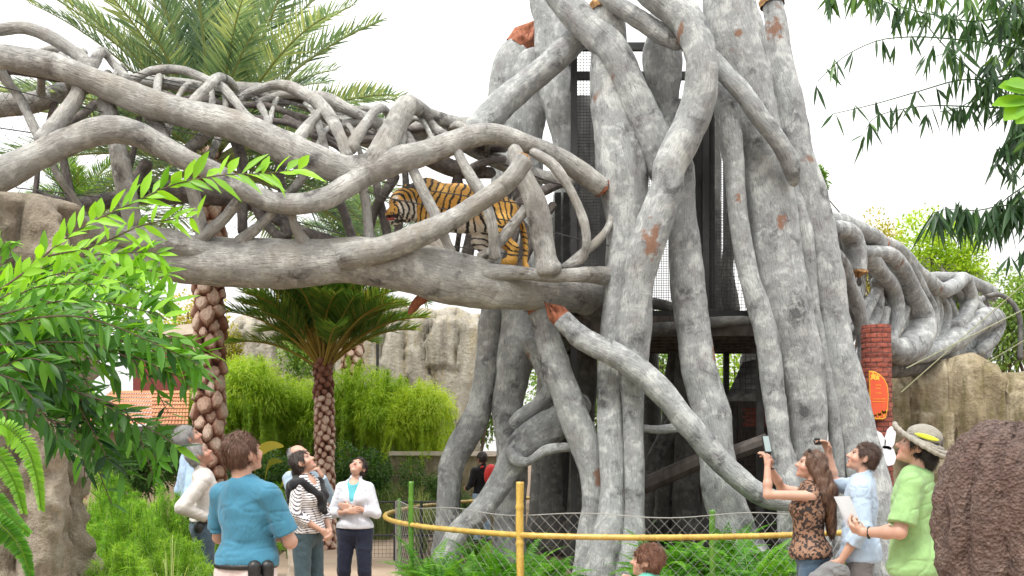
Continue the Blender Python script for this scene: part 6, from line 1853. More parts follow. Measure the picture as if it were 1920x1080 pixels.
solid("draped_sweater", [cap_(S((-.19, -.03, 1.40)), S((-.02, -.10, 1.45)), .055, .06, .03), cap_(S((.19, -.03, 1.40)), S((.02, -.10, 1.45)), .055, .06, .03), cap_(S((.15, .03, 1.43)), S((.05, .15, 1.30)), .045, .04, .03), cap_(S((-.15, .03, 1.43)), S((-.05, .15, 1.30)), .045, .04, .03),
       cap_(S((.05, .15, 1.30)), S((-.03, .165, 1.14)), .042, .030, .02), cap_(S((-.05, .15, 1.30)), S((.03, .175, 1.17)), .042, .030, .02), cap_(S((-.14, -.10, 1.40)), S((-.11, -.14, 1.12)), .05, .035, .03), cap_(S((.14, -.10, 1.40)), S((.11, -.14, 1.12)), .05, .035, .03), cap_(S((-.1, -.135, 1.34)), S((.1, -.135, 1.34)), .05, .05, .04)],
      M["black_knit"], c['e'], .009, warp=folds(.008, 4))
# --- woman in white jacket
c = person("woman in white jacket with arms crossed and face turned up", at(665, 10.0), D(174), 1.68, SK2, head=(D(40), D(-8)), h=.0075, female=True, build=1.0, roll=D(-8),
           arms={'R': ((.245, .02, 1.12), (.02, .20, 1.15), (-.95, .1, .15), (0, -1, 0), 'relax'), 'L': ((-.245, .02, 1.12), (0, .165, 1.20), (.95, .1, .05), (0, -1, 0), 'relax')})
shirt(c, M["teal"], hem=1.02, sleeve=('none', 'none'), g=.010, amp=.002, seed=30, name="undershirt", neckline=((0, .10, 1.49), (.07, .12, .06)))
shirt(c, M["white_fleece"], hem=.965, sleeve=('34', '34'), g=.014, amp=.006, seed=31, flare=.006, collar=True, vcut=[cap_(c['S']((0, .050, 1.49)), c['S']((0, .128, 1.27)), .062, .020)])
trousers(c, M["navy"], top=.97, seed=33); hairdo(c, DARK_H, [c['hE']((0, -.095, .09), (.045, .04, .05), .03)], line=.165, low=.04)
# --- distant person with red backpack
c = person("distant dark-jacketed person wearing a red backpack on the far side of the tower", at(903, 18.2), D(38), 1.72, SK1, head=(D(5), 0), h=.016,
           arms={'R': ((.25, -.02, 1.14), (.22, .16, 1.05), (0, 1, 0), (-1, 0, 0), 'relax'), 'L': ((-.25, .0, 1.14), (-.22, .18, 1.05), (0, 1, 0), (1, 0, 0), 'relax')})
shirt(c, M["black_knit"], seed=40, hem=.93, collar=True); trousers(c, cloth_mat("light_denim", (.30, .40, .52)), seed=41, top=.98); hairdo(c, DARK_H)
bp = solid("backpack", [ell_((.06, -.22, 1.28), (.15, .10, .22)), ell_((.06, -.30, 1.20), (.10, .05, .10), None, .03), cap_((-.07, -.13, 1.45), (-.09, .08, 1.36), .022, .02), cap_((.17, -.13, 1.45), (.17, .08, 1.36), .022, .02)], cloth_mat("red_nylon", (.55, .03, .025), .5), None, .015)
bp.location = tuple(at(903, 18.2)); bp.rotation_euler = (0, 0, D(38)); tag(bp, "red backpack on the distant person's back beside the tower's outer leg", "backpack")
# --- boy
c = person("small boy with tousled brown hair holding his hand to his mouth at the bottom edge", at(1213, 5.6), D(62), 1.17, SK2, head=(D(6), D(8)), h=.006, child=True, brow=(.12, .07, .04),
           arms={'L': ((-.25, .12, 1.16), (-.10, .22, 1.40), (.35, -.35, .85), (.4, -.8, 0), 'fist')})
shirt(c, M["green_tee"], sleeve=('short', 'short'), seed=50, hem=.88); trousers(c, M["jeans"], seed=51); hairdo(c, CHEST_H, thick=.016, amp=.010, line=.148, low=.035)
# --- young woman photographing
def print_col(v, c):
    n1 = fbm(v * 62, 2, 4); n2 = vnoise(v * 30, 9)
    a = np.where((n1 > .05)[:, None], np.array([[.24, .13, .08]]), np.array([[.020, .012, .010]]))
    return np.where(((np.abs(n1) < .05) & (n2 > .2))[:, None], np.array([[.36, .22, .15]]), a)
c = person("long-haired young woman in leopard-print top raising a phone to photograph the tiger", at(1517, 7.6), D(78), 1.72, SK2, head=(D(14), D(0)), h=.0065, female=True,
           arms={'L': ((-.15, .33, 1.40), (-.10, .33, 1.64), (.25, .05, .95), (.5, .6, -.1), 'hold'), 'R': ((.17, .20, 1.44), (.02, .31, 1.63), (-.35, .15, .9), (-.6, .5, 0), 'hold')})
shirt(c, M["print"], hem=.895, sleeve=('none', 'none'), g=.018, amp=.009, seed=60, colour=print_col, flare=.012, name="top")
trousers(c, M["jeans2"], top=.97, seed=61)
hE, hC = c['hE'], c['hC']; S = c['S']
strands = [cap_(c['hd']((sx * .045, -.075, .10)), S((sx * .06, -.15, 1.42)), .055, .055, .03) for sx in (-1, 1)] + [cap_(S((sx * .06, -.15, 1.42)), S((sx * .055, -.175, 1.10)), .055, .028, .04) for sx in (-1, 1)] + [cap_(S((.0, -.14, 1.46)), S((.02, -.18, 1.06)), .06, .022, .04), cap_(c['hd']((-.07, -.02, .08)), S((-.09, -.11, 1.36)), .032, .03, .03)]
hairdo(c, LONG_H, strands, line=.165, low=.04, sides=False, amp=.010, vert=(45, 45, 10))
solid("sunglasses", [hE((sx * .035, .048, .218), (.028, .012, .018), .004) for sx in (-1, 1)] + [hC((sx * .06, .045, .21), (sx * .085, -.03, .16), .004, None, .003) for sx in (-1, 1)], M["black_leather"], c['e'], .005)
WOMAN = c
def handheld(c, name, p, half, R, mat, label, cat, extra=None):
    """a small device at body-space point p, as a thing of its own"""
    e = c['e']; W = np.array(wmat(e))
    wp = W[:3, :3] @ np.asarray(p) + W[:3, 3]; Rw = W[:3, :3] @ R
    t = empty(name, wp, label, cat)
    mb = MB(); mb.box(wp, half, Rw); o = mb.build("case", mat, t, False)
    bv = o.modifiers.new("bevel", 'BEVEL'); bv.width = min(half) * .5; bv.segments = 2
    return t, wp, Rw
w = S((-.06, .335, 1.805))
t, wp, Rw = handheld(c, "phone", w, (.036, .006, .072), rz(D(-46)) @ rx(D(-14)), M["black_leather"], "black phone held up in the young woman's hands", "phone")
mb = MB(); mb.box(wp - Rw @ [0, .0068, 0], (.032, .0008, .062), Rw)
sc_m, nt, b_, _o = new_mat("phone_screen"); b_.inputs["Base Color"].default_value = (.16, .20, .19, 1); b_.inputs["Roughness"].default_value = .15; b_.inputs["Emission Color"].default_value = (.55, .68, .70, 1); b_.inputs["Emission Strength"].default_value = .22
mb.build("screen", sc_m, t)
mb = MB(); mb.box(wp + Rw @ [.018, .0068, .052], (.010, .0012, .010), Rw); mb.build("lens", M["steel"], t)
solid("wristband", [cap_(S((.035 + .03 * math.cos(a), .30 + .03 * math.sin(a), 1.605)), S((.035 + .03 * math.cos(a + .7), .30 + .03 * math.sin(a + .7), 1.605)), .006, None, .002) for a in np.arange(0, 6.3, .7)], M["black_leather"], c['e'], .005)
# --- young man in light blue shirt with compact camera
c = person("young man in light blue shirt holding a small camera high with one arm", at(1612, 7.45), D(68), 1.79, SK2, head=(D(20), D(8)), h=.007,
           arms={'R': ((.20, .20, 1.43), (.18, .235, 1.66), (-.2, .25, .93), (-.6, .6, 0), 'hold'), 'L': ((-.25, -.03, 1.12), (-.215, .12, .87), (0, .5, -.85), (1, .1, 0), 'fist')})
shirt(c, M["fair_shirt"], hem=.84, sleeve=('elbow', '34'), g=.018, amp=.010, seed=70, collar=True, flare=.01); trousers(c, M["grey_twill"], seed=71, top=.87); hairdo(c, hair_mat("short_brown_hair", (.03, .015, .010), (.09, .045, .028)), thick=.007, amp=.005, line=.162, low=.065)
S = c['S']
t, wp, Rw = handheld(c, "camera", S((.135, .315, 1.755)), (.048, .012, .028), rz(D(20)) @ rx(D(-20)), M["black_leather"], "small black camera in the raised hand of the young man in light blue", "camera")
mb = MB(); mb.bar(wp + Rw @ [0, .012, 0], wp + Rw @ [0, .028, 0], .02, 14); mb.build("lens", M["steel"], t)
W = np.array(wmat(c['e']))
jp = lambda v: W[:3, :3] @ S(v) + W[:3, 3]
jk = solid("jacket", [cap_(jp((-.22, .15, .80)), jp((-.20, .26, .72)), .06, .075, .04), cap_(jp((-.20, .26, .72)), jp((-.20, .30, .50)), .08, .06, .04), cap_(jp((-.21, .12, .78)), jp((-.20, .10, .52)), .06, .07, .04), cap_(jp((-.21, .2, .80)), jp((-.21, .34, .66)), .05, .05, .04), cap_(jp((-.2, .2, .7)), jp((-.2, .2, .48)), .085, .07, .04)],
           M["grey_jacket"], None, .009, warp=folds(.016, 9, (9, 9, 14)), world=True)
recentre(jk); tag(jk, "grey jacket hanging over the lowered hand of the young man in light blue", "jacket")
# --- man in lime T-shirt and sun hat
c = person("man in lime green T-shirt and wide sun hat looking up by the boulder", at(1712, 6.35), D(60), 1.87, SK2, head=(D(18), D(12)), h=.0065,
           arms={'L': ((-.27, .04, 1.12), (-.13, .27, 1.10), (.35, .85, .25), (.6, -.2, .6), 'hold'), 'R': ((.27, .06, 1.12), (.08, .27, 1.08), (-.6, .7, .2), (-.4, -.3, .6), 'hold')})
shirt(c, M["lime_tee"], hem=.84, sleeve=('short', 'short'), g=.024, amp=.010, seed=80, flare=.014, sl_g=.026); trousers(c, M["jeans"], seed=81, top=.87)
hairdo(c, BLACK_H, [c['hE']((0, -.09, .05), (.07, .045, .07), .03)], thick=.016, amp=.008, low=.0)
hE, hC, S = c['hE'], c['hC'], c['S']
hat = [hE((0, -.018, .172), (.093, .110, .082), .01)]
brim = []
for k in range(28):
    a = k * 2 * math.pi / 28; a2 = a + 2 * math.pi / 28
    dz = lambda q: .158 - .045 * abs(math.cos(q)) - .05 * (math.sin(q) < 0) * abs(math.sin(q)) + .045 * max(0, math.sin(q))
    for r0 in (.105, .135, .165):
        brim.append(hC((r0 * math.cos(a), -.018 + r0 * 1.12 * math.sin(a), .142 + (dz(a) - .142) * (r0 - .09) / .075), (r0 * math.cos(a2), -.012 + r0 * 1.12 * math.sin(a2), .142 + (dz(a2) - .142) * (r0 - .09) / .075), .012, None, .014))
solid("hat", hat + brim, M["hat_cloth"], c['e'], .006, warp=lambda p: .002 * vnoise(p * 40, 3), cuts=[hE((0, -.012, .12), (.078, .094, .075))])
mbf = solid("hat_feather", [c['hE']((-.107, -.02, .175), (.006, .075, .016), .004)], simple("yellow_feather", (.55, .62, .03), (.72, .75, .08), 20, .6, 0), c['e'], .005)
solid("bracelet", [cap_(S((-.148 + .033 * math.cos(a), .235, 1.10 + .033 * math.sin(a))), S((-.148 + .033 * math.cos(a + .7), .235, 1.10 + .033 * math.sin(a + .7))), .009, None, .002) for a in np.arange(0, 6.3, .7)], M["black_leather"], c['e'], .005)
W = np.array(wmat(c['e']))
pj = lambda v: W[:3, :3] @ S(v) + W[:3, 3]
mb = MB()
for k in range(3):
    Rw = W[:3, :3] @ rz(D(-30 + 9 * k)) @ rx(D(-28))
    mb.box(pj((-.03, .38 + .006 * k, 1.22)), (.075, .0012, .115), Rw)
pm, nt, b_, _o = new_mat("paper"); b_.inputs["Base Color"].default_value = (.50, .49, .52, 1); b_.inputs["Roughness"].default_value = .6
o = mb.build("paper_map", pm); recentre(o); tag(o, "pale folded papers in the hands of the man in the sun hat", "paper")

# ---------------------------------------------------------------- tiger
def tiger():
    d0 = 12.95; k = PX(d0)
    e = empty("tiger", (P(860, HZ, d0)[0], d0, P(0, 492, d0)[2]), "orange striped tiger standing inside the woven branch bridge", "tiger")
    p = lambda x, y, dd=0.0: P(x, y, d0) + np.array([0, dd, 0])
    r = lambda q: q / k
    pr = [cap_(p(805, 384), p(862, 388), r(42), r(40), .08), cap_(p(862, 388), p(918, 396), r(40), r(37), .08), cap_(p(918, 394), p(945, 404), r(37), r(32), .06), ell_(p(802, 362), (r(30), .13, r(28)), None, .06),
          cap_(p(795, 372), p(768, 378), r(34), r(29), .06),
          # head
          ell_(p(757, 382, -.02), (r(27), .155, r(27)), None, .03), cap_(p(750, 396, -.03), p(737, 404, -.04), r(19), r(14), .03), ell_(p(742, 402, .02), (r(15), .085, r(13)), None, .02), cap_(p(747, 412, -.02), p(739, 417, -.03), r(9), r(8), .02),
          ell_(p(762, 395, -.10), (r(17), .06, r(20)), None, .03), ell_(p(762, 395, .10), (r(17), .06, r(20)), None, .03),
          ell_(p(766, 358, -.11), (r(7), .055, r(11)), None, .01), ell_(p(766, 356, .10), (r(7), .055, r(11)), None, .01),
          # front legs
          cap_(p(800, 400, -.12), p(812, 440, -.12), r(24), r(16), .05), cap_(p(812, 440, -.12), p(826, 470, -.12), r(15), r(12), .03), cap_(p(826, 474, -.12), p(815, 483, -.13), r(12), r(11), .03),
          cap_(p(800, 400, .12), p(800, 440, .12), r(24), r(16), .05), cap_(p(800, 440, .12), p(790, 478, .12), r(14), r(12), .03), cap_(p(790, 482, .12), p(777, 485, .12), r(11), r(10), .03),
          # hind legs
          ell_(p(943, 412, -.12), (r(28), .10, r(36)), ry(D(-12)), .06), cap_(p(945, 425, -.13), p(938, 450, -.14), r(24), r(17), .04), cap_(p(938, 450, -.14), p(962, 470, -.14), r(15), r(11), .03), cap_(p(962, 470, -.14), p(960, 492, -.14), r(11), r(10), .02), cap_(p(960, 494, -.14), p(948, 497, -.15), r(10), r(9), .02),
          ell_(p(925, 415, .12), (r(26), .09, r(32)), ry(D(-12)), .06), cap_(p(918, 425, .12), p(898, 448, .12), r(22), r(16), .04), cap_(p(898, 448, .12), p(912, 470, .12), r(14), r(11), .03), cap_(p(912, 470, .12), p(908, 492, .12), r(11), r(10), .02), cap_(p(908, 494, .12), p(896, 497, .12), r(10), r(9), .02),
          # belly and tail
          cap_(p(840, 405), p(905, 412), r(30), r(28), .06)]
    tail = catmull([p(962, 395), p(980, 425, .05), p(986, 465, .05), p(984, 492, .02), p(990, 506, -.04)], .05)
    pr += [cap_(tail[i], tail[i + 1], .035, .032, .015) for i in range(len(tail) - 1)]
    f = Field(*bounds(pr, .04), .0095); f.add(pr)
    f.cut([cap_(p(733, 410, -.12), p(733, 410, .06), r(2.2))])
    v, q = f.mesh()
    px = v[:, 0] / v[:, 1] * F + 960; u = (v[:, 0] - P(860, 0, d0)[0]) * k; z = HZ - (v[:, 2] - EYE) * k; y = v[:, 1] - d0
    u = u + 860
    n = len(v)
    orange = np.array([.72, .41, .085]); deep = np.array([.62, .31, .05]); white = np.array([.80, .73, .63]); black = np.array([.012, .010, .010])
    col = orange + (deep - orange) * np.clip(.5 + .7 * fbm(v * 6, 2), 0, 1)[:, None]
    # white belly, inner legs, cheeks, chin
    wl = np.clip((z - 408 + 10 * vnoise(v * 7, 2)) / 16, 0, 1) * (u > 800) * (u < 925)
    wl = np.maximum(wl, np.clip((z - 440) / 20, 0, 1) * ((u < 925) & (u > 880)))
    hd = u < 785
    wl = np.where(hd, np.clip((z - 380) / 8, 0, 1) * np.clip((u - 747) / 5, 0, 1) + np.clip((z - 408) / 5, 0, 1), wl)
    wl = np.maximum(wl, 1.4 * np.exp(-(((u - 744) / 5) ** 2 + ((z - 377) / 5) ** 2)) * hd)
    wl = np.clip(wl, 0, 1)
    col = col * (1 - wl[:, None]) + white * wl[:, None]
    # stripes: cross bands round the trunk, rings round the legs
    wz = fbm(np.stack([u / 26, z / 26, y * 4], -1), 3, 6)
    ub = u + .30 * (z - 385) * np.clip((890 - u) / 40, -1, 1) + 4.5 * wz
    bodyk = np.sin(np.where(ub < 885, ub / 13.5, 885 / 13.5 + (ub - 885) / 10.5) * 2 * math.pi)
    legk = np.sin((z - .35 * u + 6 * wz) * 2 * math.pi / 11)
    leg = (z > 438) | ((u > 925) & (z > 430))
    headk = np.sin((np.hypot(u - 742, z - 398) + 3 * wz) * 2 * math.pi / 8.5)
    sk = np.where(hd, headk, np.where(leg, legk, bodyk))
    gap = vnoise(np.stack([u / 16, z / 22, y * 5], -1), 11)
    st = (sk > np.where(hd, .30, .52) + .32 * gap) & ~(hd & (u < 741) & (z > 380)) & ~((z > 486) & ~hd) & ~(leg & (u < 840) & (u > 785))
    col[st] = black
    # face: eyes, nose, mouth and tongue, ear backs
    for dy in (-.115, .06):
        m = ((u - 742) ** 2 + (z - 384) ** 2 < 9) & hd & (np.sign(y) == np.sign(dy)); col[m] = (.02, .015, .01)
    col[(u < 728) & (np.abs(z - 399) < 4)] = (.30, .10, .08)
    mz = hd & (z > 403) & (u > 734) & (u < 760) & (vnoise(v * 45, 3) > -.1); col[mz] = (.06, .055, .05)
    col[hd & (u < 748) & (np.abs(z - 410) < 2.6)] = (.03, .01, .01)
    col[hd & (u < 742) & (np.abs(z - 413.5) < 2)] = (.55, .10, .09)
    col[hd & (z < 360) & (y * 0 + u > 764)] = black
    M["fur"] = attr_col_mat("tiger_fur", rough=.75, noise=.25, bstr=.4, bscale=130, bdist=.006, sheen=.2)
    mesh_obj("body", v, q, M["fur"], e, True, {"col": col})
tiger()

# ================================================================ ring fence, sign, roof, lamp and other small things
M["bamboo_yellow"] = None
def bamboo_mat(name, c1, c2):
    m, nt, b, out = new_mat(name)
    g = N(nt, "ShaderNodeNewGeometry")
    f = noise_node(nt, scaled(nt, g.outputs["Position"], (1, 1, .2)), 9, 5, .6)
    f2 = noise_node(nt, g.outputs["Position"], 60, 3)
    col = mixc(nt, .35, ramp(nt, f, [(.3, c1), (.7, c2)]), ramp(nt, f2, [(.4, (.5, .45, .35)), (.6, (1.1, 1.1, 1.1))]), 'MULTIPLY')
    nt.links.new(col, b.inputs["Base Color"]); b.inputs["Roughness"].default_value = .35
    return m
M["bamboo_yellow"] = bamboo_mat("yellow_bamboo", (.42, .26, .05), (.60, .43, .10))
M["bamboo_green"] = bamboo_mat("green_bamboo", (.05, .16, .02), (.13, .30, .03))
def fz(px, py, z): d = (EYE - z) * F / (py - HZ); return P(px, py, d)
RZ = .85
ring = [fz(x, y, RZ) for x, y in ((1640, 992), (1575, 999), (1480, 1003), (1380, 1006), (1280, 1007.5), (1200, 1008), (1120, 1007), (1050, 1005.5), (975, 1003), (900, 998), (840, 992.5), (790, 987), (750, 980), (728, 973.5), (722, 967.5), (732, 961), (765, 953), (810, 946.5), (880, 940), (980, 934.5), (1100, 931), (1290, 928.5), (1450, 929), (1600, 932))]
fence = empty("bamboo_fence", (ring[8][0], ring[8][1], 0), "yellow bamboo rail fence with wire netting curving round the tower's fern bed", "fence")
rc = catmull(ring, .06)
def culm(mb, c, r, node=.38):
    L = np.concatenate([[0], np.cumsum(np.linalg.norm(np.diff(c, axis=0), axis=1))])
    k = np.abs(((L / node) + .5) % 1 - .5) * node
    rr = r * (1 + .26 * np.exp(-(k / .012) ** 2)) * (1 - .03 * np.cos(L / node * 2 * math.pi))
    v, f, _ = tube_geo(c, rr, 14); mb.add(v, f)
mb = MB(); fine = catmull(ring, .02); culm(mb, fine, .030)
mb.build("rail", M["bamboo_yellow"], fence, True)
for px, d, top, mt, r in ((770, 11.35, 903, "bamboo_green", .030), (975, 10.05, 903, "bamboo_yellow", .040), (1338, 9.95, 957, "bamboo_green", .030), (748, 13.6, 935, "bamboo_green", .028), (1130, 19.3, 905, "bamboo_yellow", .035), (1286, 19.4, 900, "bamboo_yellow", .035), (1590, 10.6, 962, "bamboo_green", .03)):
    z1 = EYE - (top - HZ) / PX(d); a = P(px, 0, d)
    mb = MB(); culm(mb, np.stack([np.full(60, a[0]) + .004 * np.sin(np.arange(60) / 9), np.full(60, d + (.06 if mt == "bamboo_green" else -.04)), np.linspace(0, z1, 60)], 1), r)
    mb.build("post", M[mt], fence, True)
# wire netting just inside the rail
cen = np.mean(ring, 0)
inner = rc + norm((cen - rc) * [1, 1, 0]) * .14
L = np.concatenate([[0], np.cumsum(np.linalg.norm(np.diff(inner, axis=0), axis=1))])
cell = .062
n = int(L[-1] / cell); n += n % 2
tt = np.linspace(0, L[-1], n + 1)
base = np.stack([np.interp(tt, L, inner[:, k]) for k in range(3)], 1)
nearj = base[:, 1] < 13.2
m = 16
z_top = 1.06 + .022 * np.cos(tt / 1.75 * 2 * math.pi)
mb = MB()
for j in range(m):
    for i in range(n):
        if not nearj[i]: continue
        t0, t1 = j / m, (j + 1) / m
        a = (i, t0) if (i + j) % 2 == 0 else (i + 1, t0); b = (i + 1, t1) if (i + j) % 2 == 0 else (i, t1)
        p = np.array([base[a[0], 0], base[a[0], 1], .03 + (z_top[a[0]] - .03) * a[1]]); q = np.array([base[b[0], 0], base[b[0], 1], .03 + (z_top[b[0]] - .03) * b[1]])
        mb.bar(p, q, .0019, 3)
mb.build("wire_netting", M["galv"], fence)
top = base.copy(); top[:, 2] = z_top
mb = MB(); mb.poly(top[nearj][::2], .0055, 5); mb.build("top_wire", M["galv"], fence)
# dark low wire fence behind the grasses
df = empty("wire_fence", (P(760, 0, 15.2)[0], 15.2, 0), "low dark wire fence behind the grasses left of the tower", "fence")
for px in (690, 740, 790, 835):
    a = P(px, 0, 15.2); mb = MB(); mb.bar((a[0], 15.2, 0), (a[0], 15.2, .95), .022, 8); mb.build("post", M["steel"], df)
mb = MB()
for z in (.4, .93): mb.bar((P(680, 0, 15.2)[0], 15.2, z), (P(840, 0, 15.2)[0], 15.2, z), .018, 6)
grid_panel("mesh_panel", df, (P(680, 0, 15.2)[0], 15.23, .05), (P(840, 0, 15.2)[0], 15.23, .05), (P(840, 0, 15.2)[0], 15.23, .92), (P(680, 0, 15.2)[0], 15.23, .92), .06, .0025, M["wire"])
for z in (.4, .93):
    mb = MB(); mb.bar((P(680, 0, 15.2)[0], 15.2, z), (P(840, 0, 15.2)[0], 15.2, z), .018, 6); mb.build("rail", M["steel"], df)
# pale ledge (counter) behind the hedge
def ledge():
    e = empty("stone_ledge", (P(820, 0, 20.5)[0], 20.5, 0), "long pale stone-topped ledge behind the hedge and the outer leg", "wall")
    a, b = P(735, 847, 20.5), P(940, 852, 20.0)
    mb = MB(); c = (a + b) / 2; ang = math.atan2(b[1] - a[1], b[0] - a[0]); R = rz(ang)
    mb.box((c[0], c[1], 1.70), (np.linalg.norm(b - a) / 2, .22, .045), R); o = mb.build("coping", simple("pale_coping", (.60, .50, .42), (.74, .65, .56), 6, .7, .2), e)
    mb = MB(); mb.box((c[0], c[1] + .02, .82), (np.linalg.norm(b - a) / 2 - .03, .16, .82), R); mb.build("base", M["cliff_rock"], e)
ledge()

# brick pier with its sign
def brick_mat():
    m, nt, b, out = new_mat("red_brick")
    a = N(nt, "ShaderNodeAttribute", attribute_name="brk")
    bt = N(nt, "ShaderNodeTexBrick"); bt.inputs["Scale"].default_value = 1.0
    bt.inputs["Color1"].default_value = (.37, .10, .065, 1); bt.inputs["Color2"].default_value = (.22, .06, .045, 1); bt.inputs["Mortar"].default_value = (.10, .045, .035, 1)
    bt.inputs["Brick Width"].default_value = .19; bt.inputs["Row Height"].default_value = .075; bt.inputs["Mortar Size"].default_value = .008; bt.inputs["Mortar Smooth"].default_value = .3
    nt.links.new(a.outputs["Vector"], bt.inputs["Vector"])
    f = noise_node(nt, a.outputs["Vector"], 14, 5, .65)
    col = mixc(nt, .8, bt.outputs["Color"], ramp(nt, f, [(.3, (.55, .55, .55)), (.65, (1.35, 1.25, 1.2))]), 'MULTIPLY')
    nt.links.new(col, b.inputs["Base Color"]); b.inputs["Roughness"].default_value = .85
    hh = N(nt, "ShaderNodeMath", operation='MULTIPLY_ADD'); nt.links.new(bt.outputs["Fac"], hh.inputs[0]); hh.inputs[1].default_value = -1.2; nt.links.new(f, hh.inputs[2])
    bump(nt, b, hh.outputs[0], 1.0, .02)
    return m
PD = 14.4
def pier():
    top = P(1650, 606, PD); R = 27 / PX(PD)
    cx = P(1657, 0, PD)[0]
    n = 48; H = top[2]
    zs = np.concatenate([np.linspace(0, H, 120)])
    ang = np.arange(n + 1) * 2 * math.pi / n
    rows = []
    for z in zs:
        row = int(z / .075); jig = .012 * vnoise(np.stack([np.cos(ang) * 3, np.sin(ang) * 3, ang * 0 + row * 1.7], 1), 3)
        rr = R * (1 + .22 * (1 - z / H)) + jig - (.006 if (z / .075) % 1 < .16 else 0)
        rows.append(np.stack([cx + np.cos(ang) * rr, PD + .3 + np.sin(ang) * rr, ang * 0 + z], 1))
    v = np.concatenate(rows); bk = np.stack([np.tile(ang * R * 1.1, len(zs)), np.repeat(zs, n + 1), np.zeros(len(v))], 1)
    m = len(zs); i = np.arange(m - 1)[:, None] * (n + 1); k = np.arange(n)[None]
    f = np.stack([i + k, i + k + 1, i + n + 1 + k + 1, i + n + 1 + k], -1).reshape(-1, 4)
    cap = len(v); v = np.concatenate([v, [[cx, PD + .3, H + .01]]]); bk = np.concatenate([bk, [[0, H, 0]]])
    kk = np.arange(n); f3 = np.stack([(m - 1) * (n + 1) + kk, (m - 1) * (n + 1) + kk + 1, np.full(n, cap)], 1)
    o = mesh_obj("brick_pier", v, [f, f3], brick_mat(), None, False, {"brk": bk}); recentre(o)
    tag(o, "round red brick pier at the tower's right foot carrying an orange sign", "pillar")
    return cx, R
pcx, pR = pier()
def flat_shape(name, pts, d, th, mat, parent):
    """a board cut to an outline given in photo pixels, th metres thick"""
    a = np.array([P(x, y, d) for x, y in pts]); n = len(a)
    v = np.concatenate([a, a + [0, th, 0]]); c0, c1 = a.mean(0), a.mean(0) + [0, th, 0]
    v = np.concatenate([v, [c0, c1]]); i = np.arange(n); j = (i + 1) % n
    return mesh_obj(name, v, [np.stack([i, i + n, j + n, j], 1), np.concatenate([np.stack([i, j, np.full(n, 2 * n)], 1), np.stack([j + n, i + n, np.full(n, 2 * n + 1)], 1)])], mat, parent, False)
def sign():
    d = 14.40
    e = empty("sign", P(1648, 787, d), "orange-red leaf-shaped sign with yellow trim on the brick pier", "sign")
    red = simple("sign_red", (.62, .075, .025), (.72, .11, .035), 5, .45, 0); yel = simple("sign_yellow", (.85, .42, .03), (.92, .52, .06), 8, .5, 0)
    out = [(1630, 695), (1640, 696), (1650, 702), (1658, 710), (1664, 722), (1666, 740), (1665, 765), (1661, 783), (1656, 786), (1632, 786), (1631, 740)]
    flat_shape("board", out, d, .03, yel, e)
    c = np.mean(out, 0); flat_shape("panel", [tuple(c + (np.array(p) - c) * .94) for p in out], d - .006, .004, red, e)
    # leaf ornaments
    for k, (x, y, s, fl) in enumerate(((1637, 706, 1, 1), (1645, 708, .8, 1), (1657, 774, 1, -1), (1649, 778, .9, -1), (1641, 780, .7, -1))):
        pts = [(x, y - 9 * s * fl), (x + 3 * s, y - 3 * s), (x + 6 * s, y - 5 * s), (x + 4 * s, y + 2 * s), (x + 5 * s, y + 7 * s * fl), (x, y + 4 * s), (x - 5 * s, y + 7 * s * fl), (x - 3 * s, y + 1 * s), (x - 5 * s, y - 4 * s), (x - 2 * s, y - 3 * s)]
        flat_shape("leaf_ornament", pts, d - .010, .004, yel, e)
    # four short lines of small lettering, too small to read in the photograph
    for k, (y, x0, x1) in enumerate(((722, 1641, 1653), (728, 1643, 1651), (737, 1642, 1652), (748, 1636, 1660), (753, 1635, 1661))):
        mb = MB(); rg = np.random.default_rng(k); x = x0
        while x < x1:
            w = rg.uniform(.5, 1.1); hgt = rg.uniform(.9, 1.5)
            mb.box(P(x + w / 2, y - hgt / 2 + .7, d - .009), (w / 2 / PX(d), .002, hgt / PX(d) / 2)); x += w + rg.uniform(.4, .9)
        mb.build("lettering", yel, e)
sign()
def white_shape():
    d = 14.30
    e = empty("cutout_sign", P(1660, 850, d), "white petal-shaped cutout fixed low on the brick pier", "cutout")
    wm = simple("white_paint", (.74, .75, .78), (.82, .83, .86), 4, .5, 0)
    for pts in ([(1660, 842), (1646, 836), (1638, 824), (1637, 812), (1644, 807), (1653, 812), (1661, 826)], [(1658, 840), (1659, 822), (1664, 806), (1671, 799), (1677, 801), (1680, 814), (1677, 832), (1670, 844)], [(1655, 836), (1666, 836), (1676, 842), (1681, 858), (1676, 871), (1665, 874), (1657, 864), (1653, 848)]):
        flat_shape("petal", pts, d, .02, wm, e)
    mb = MB(); mb.bar(P(1662, 845, d + .02), P(1662, 845, d + .14), .03, 8); mb.build("bracket", M["steel"], e)
white_shape()

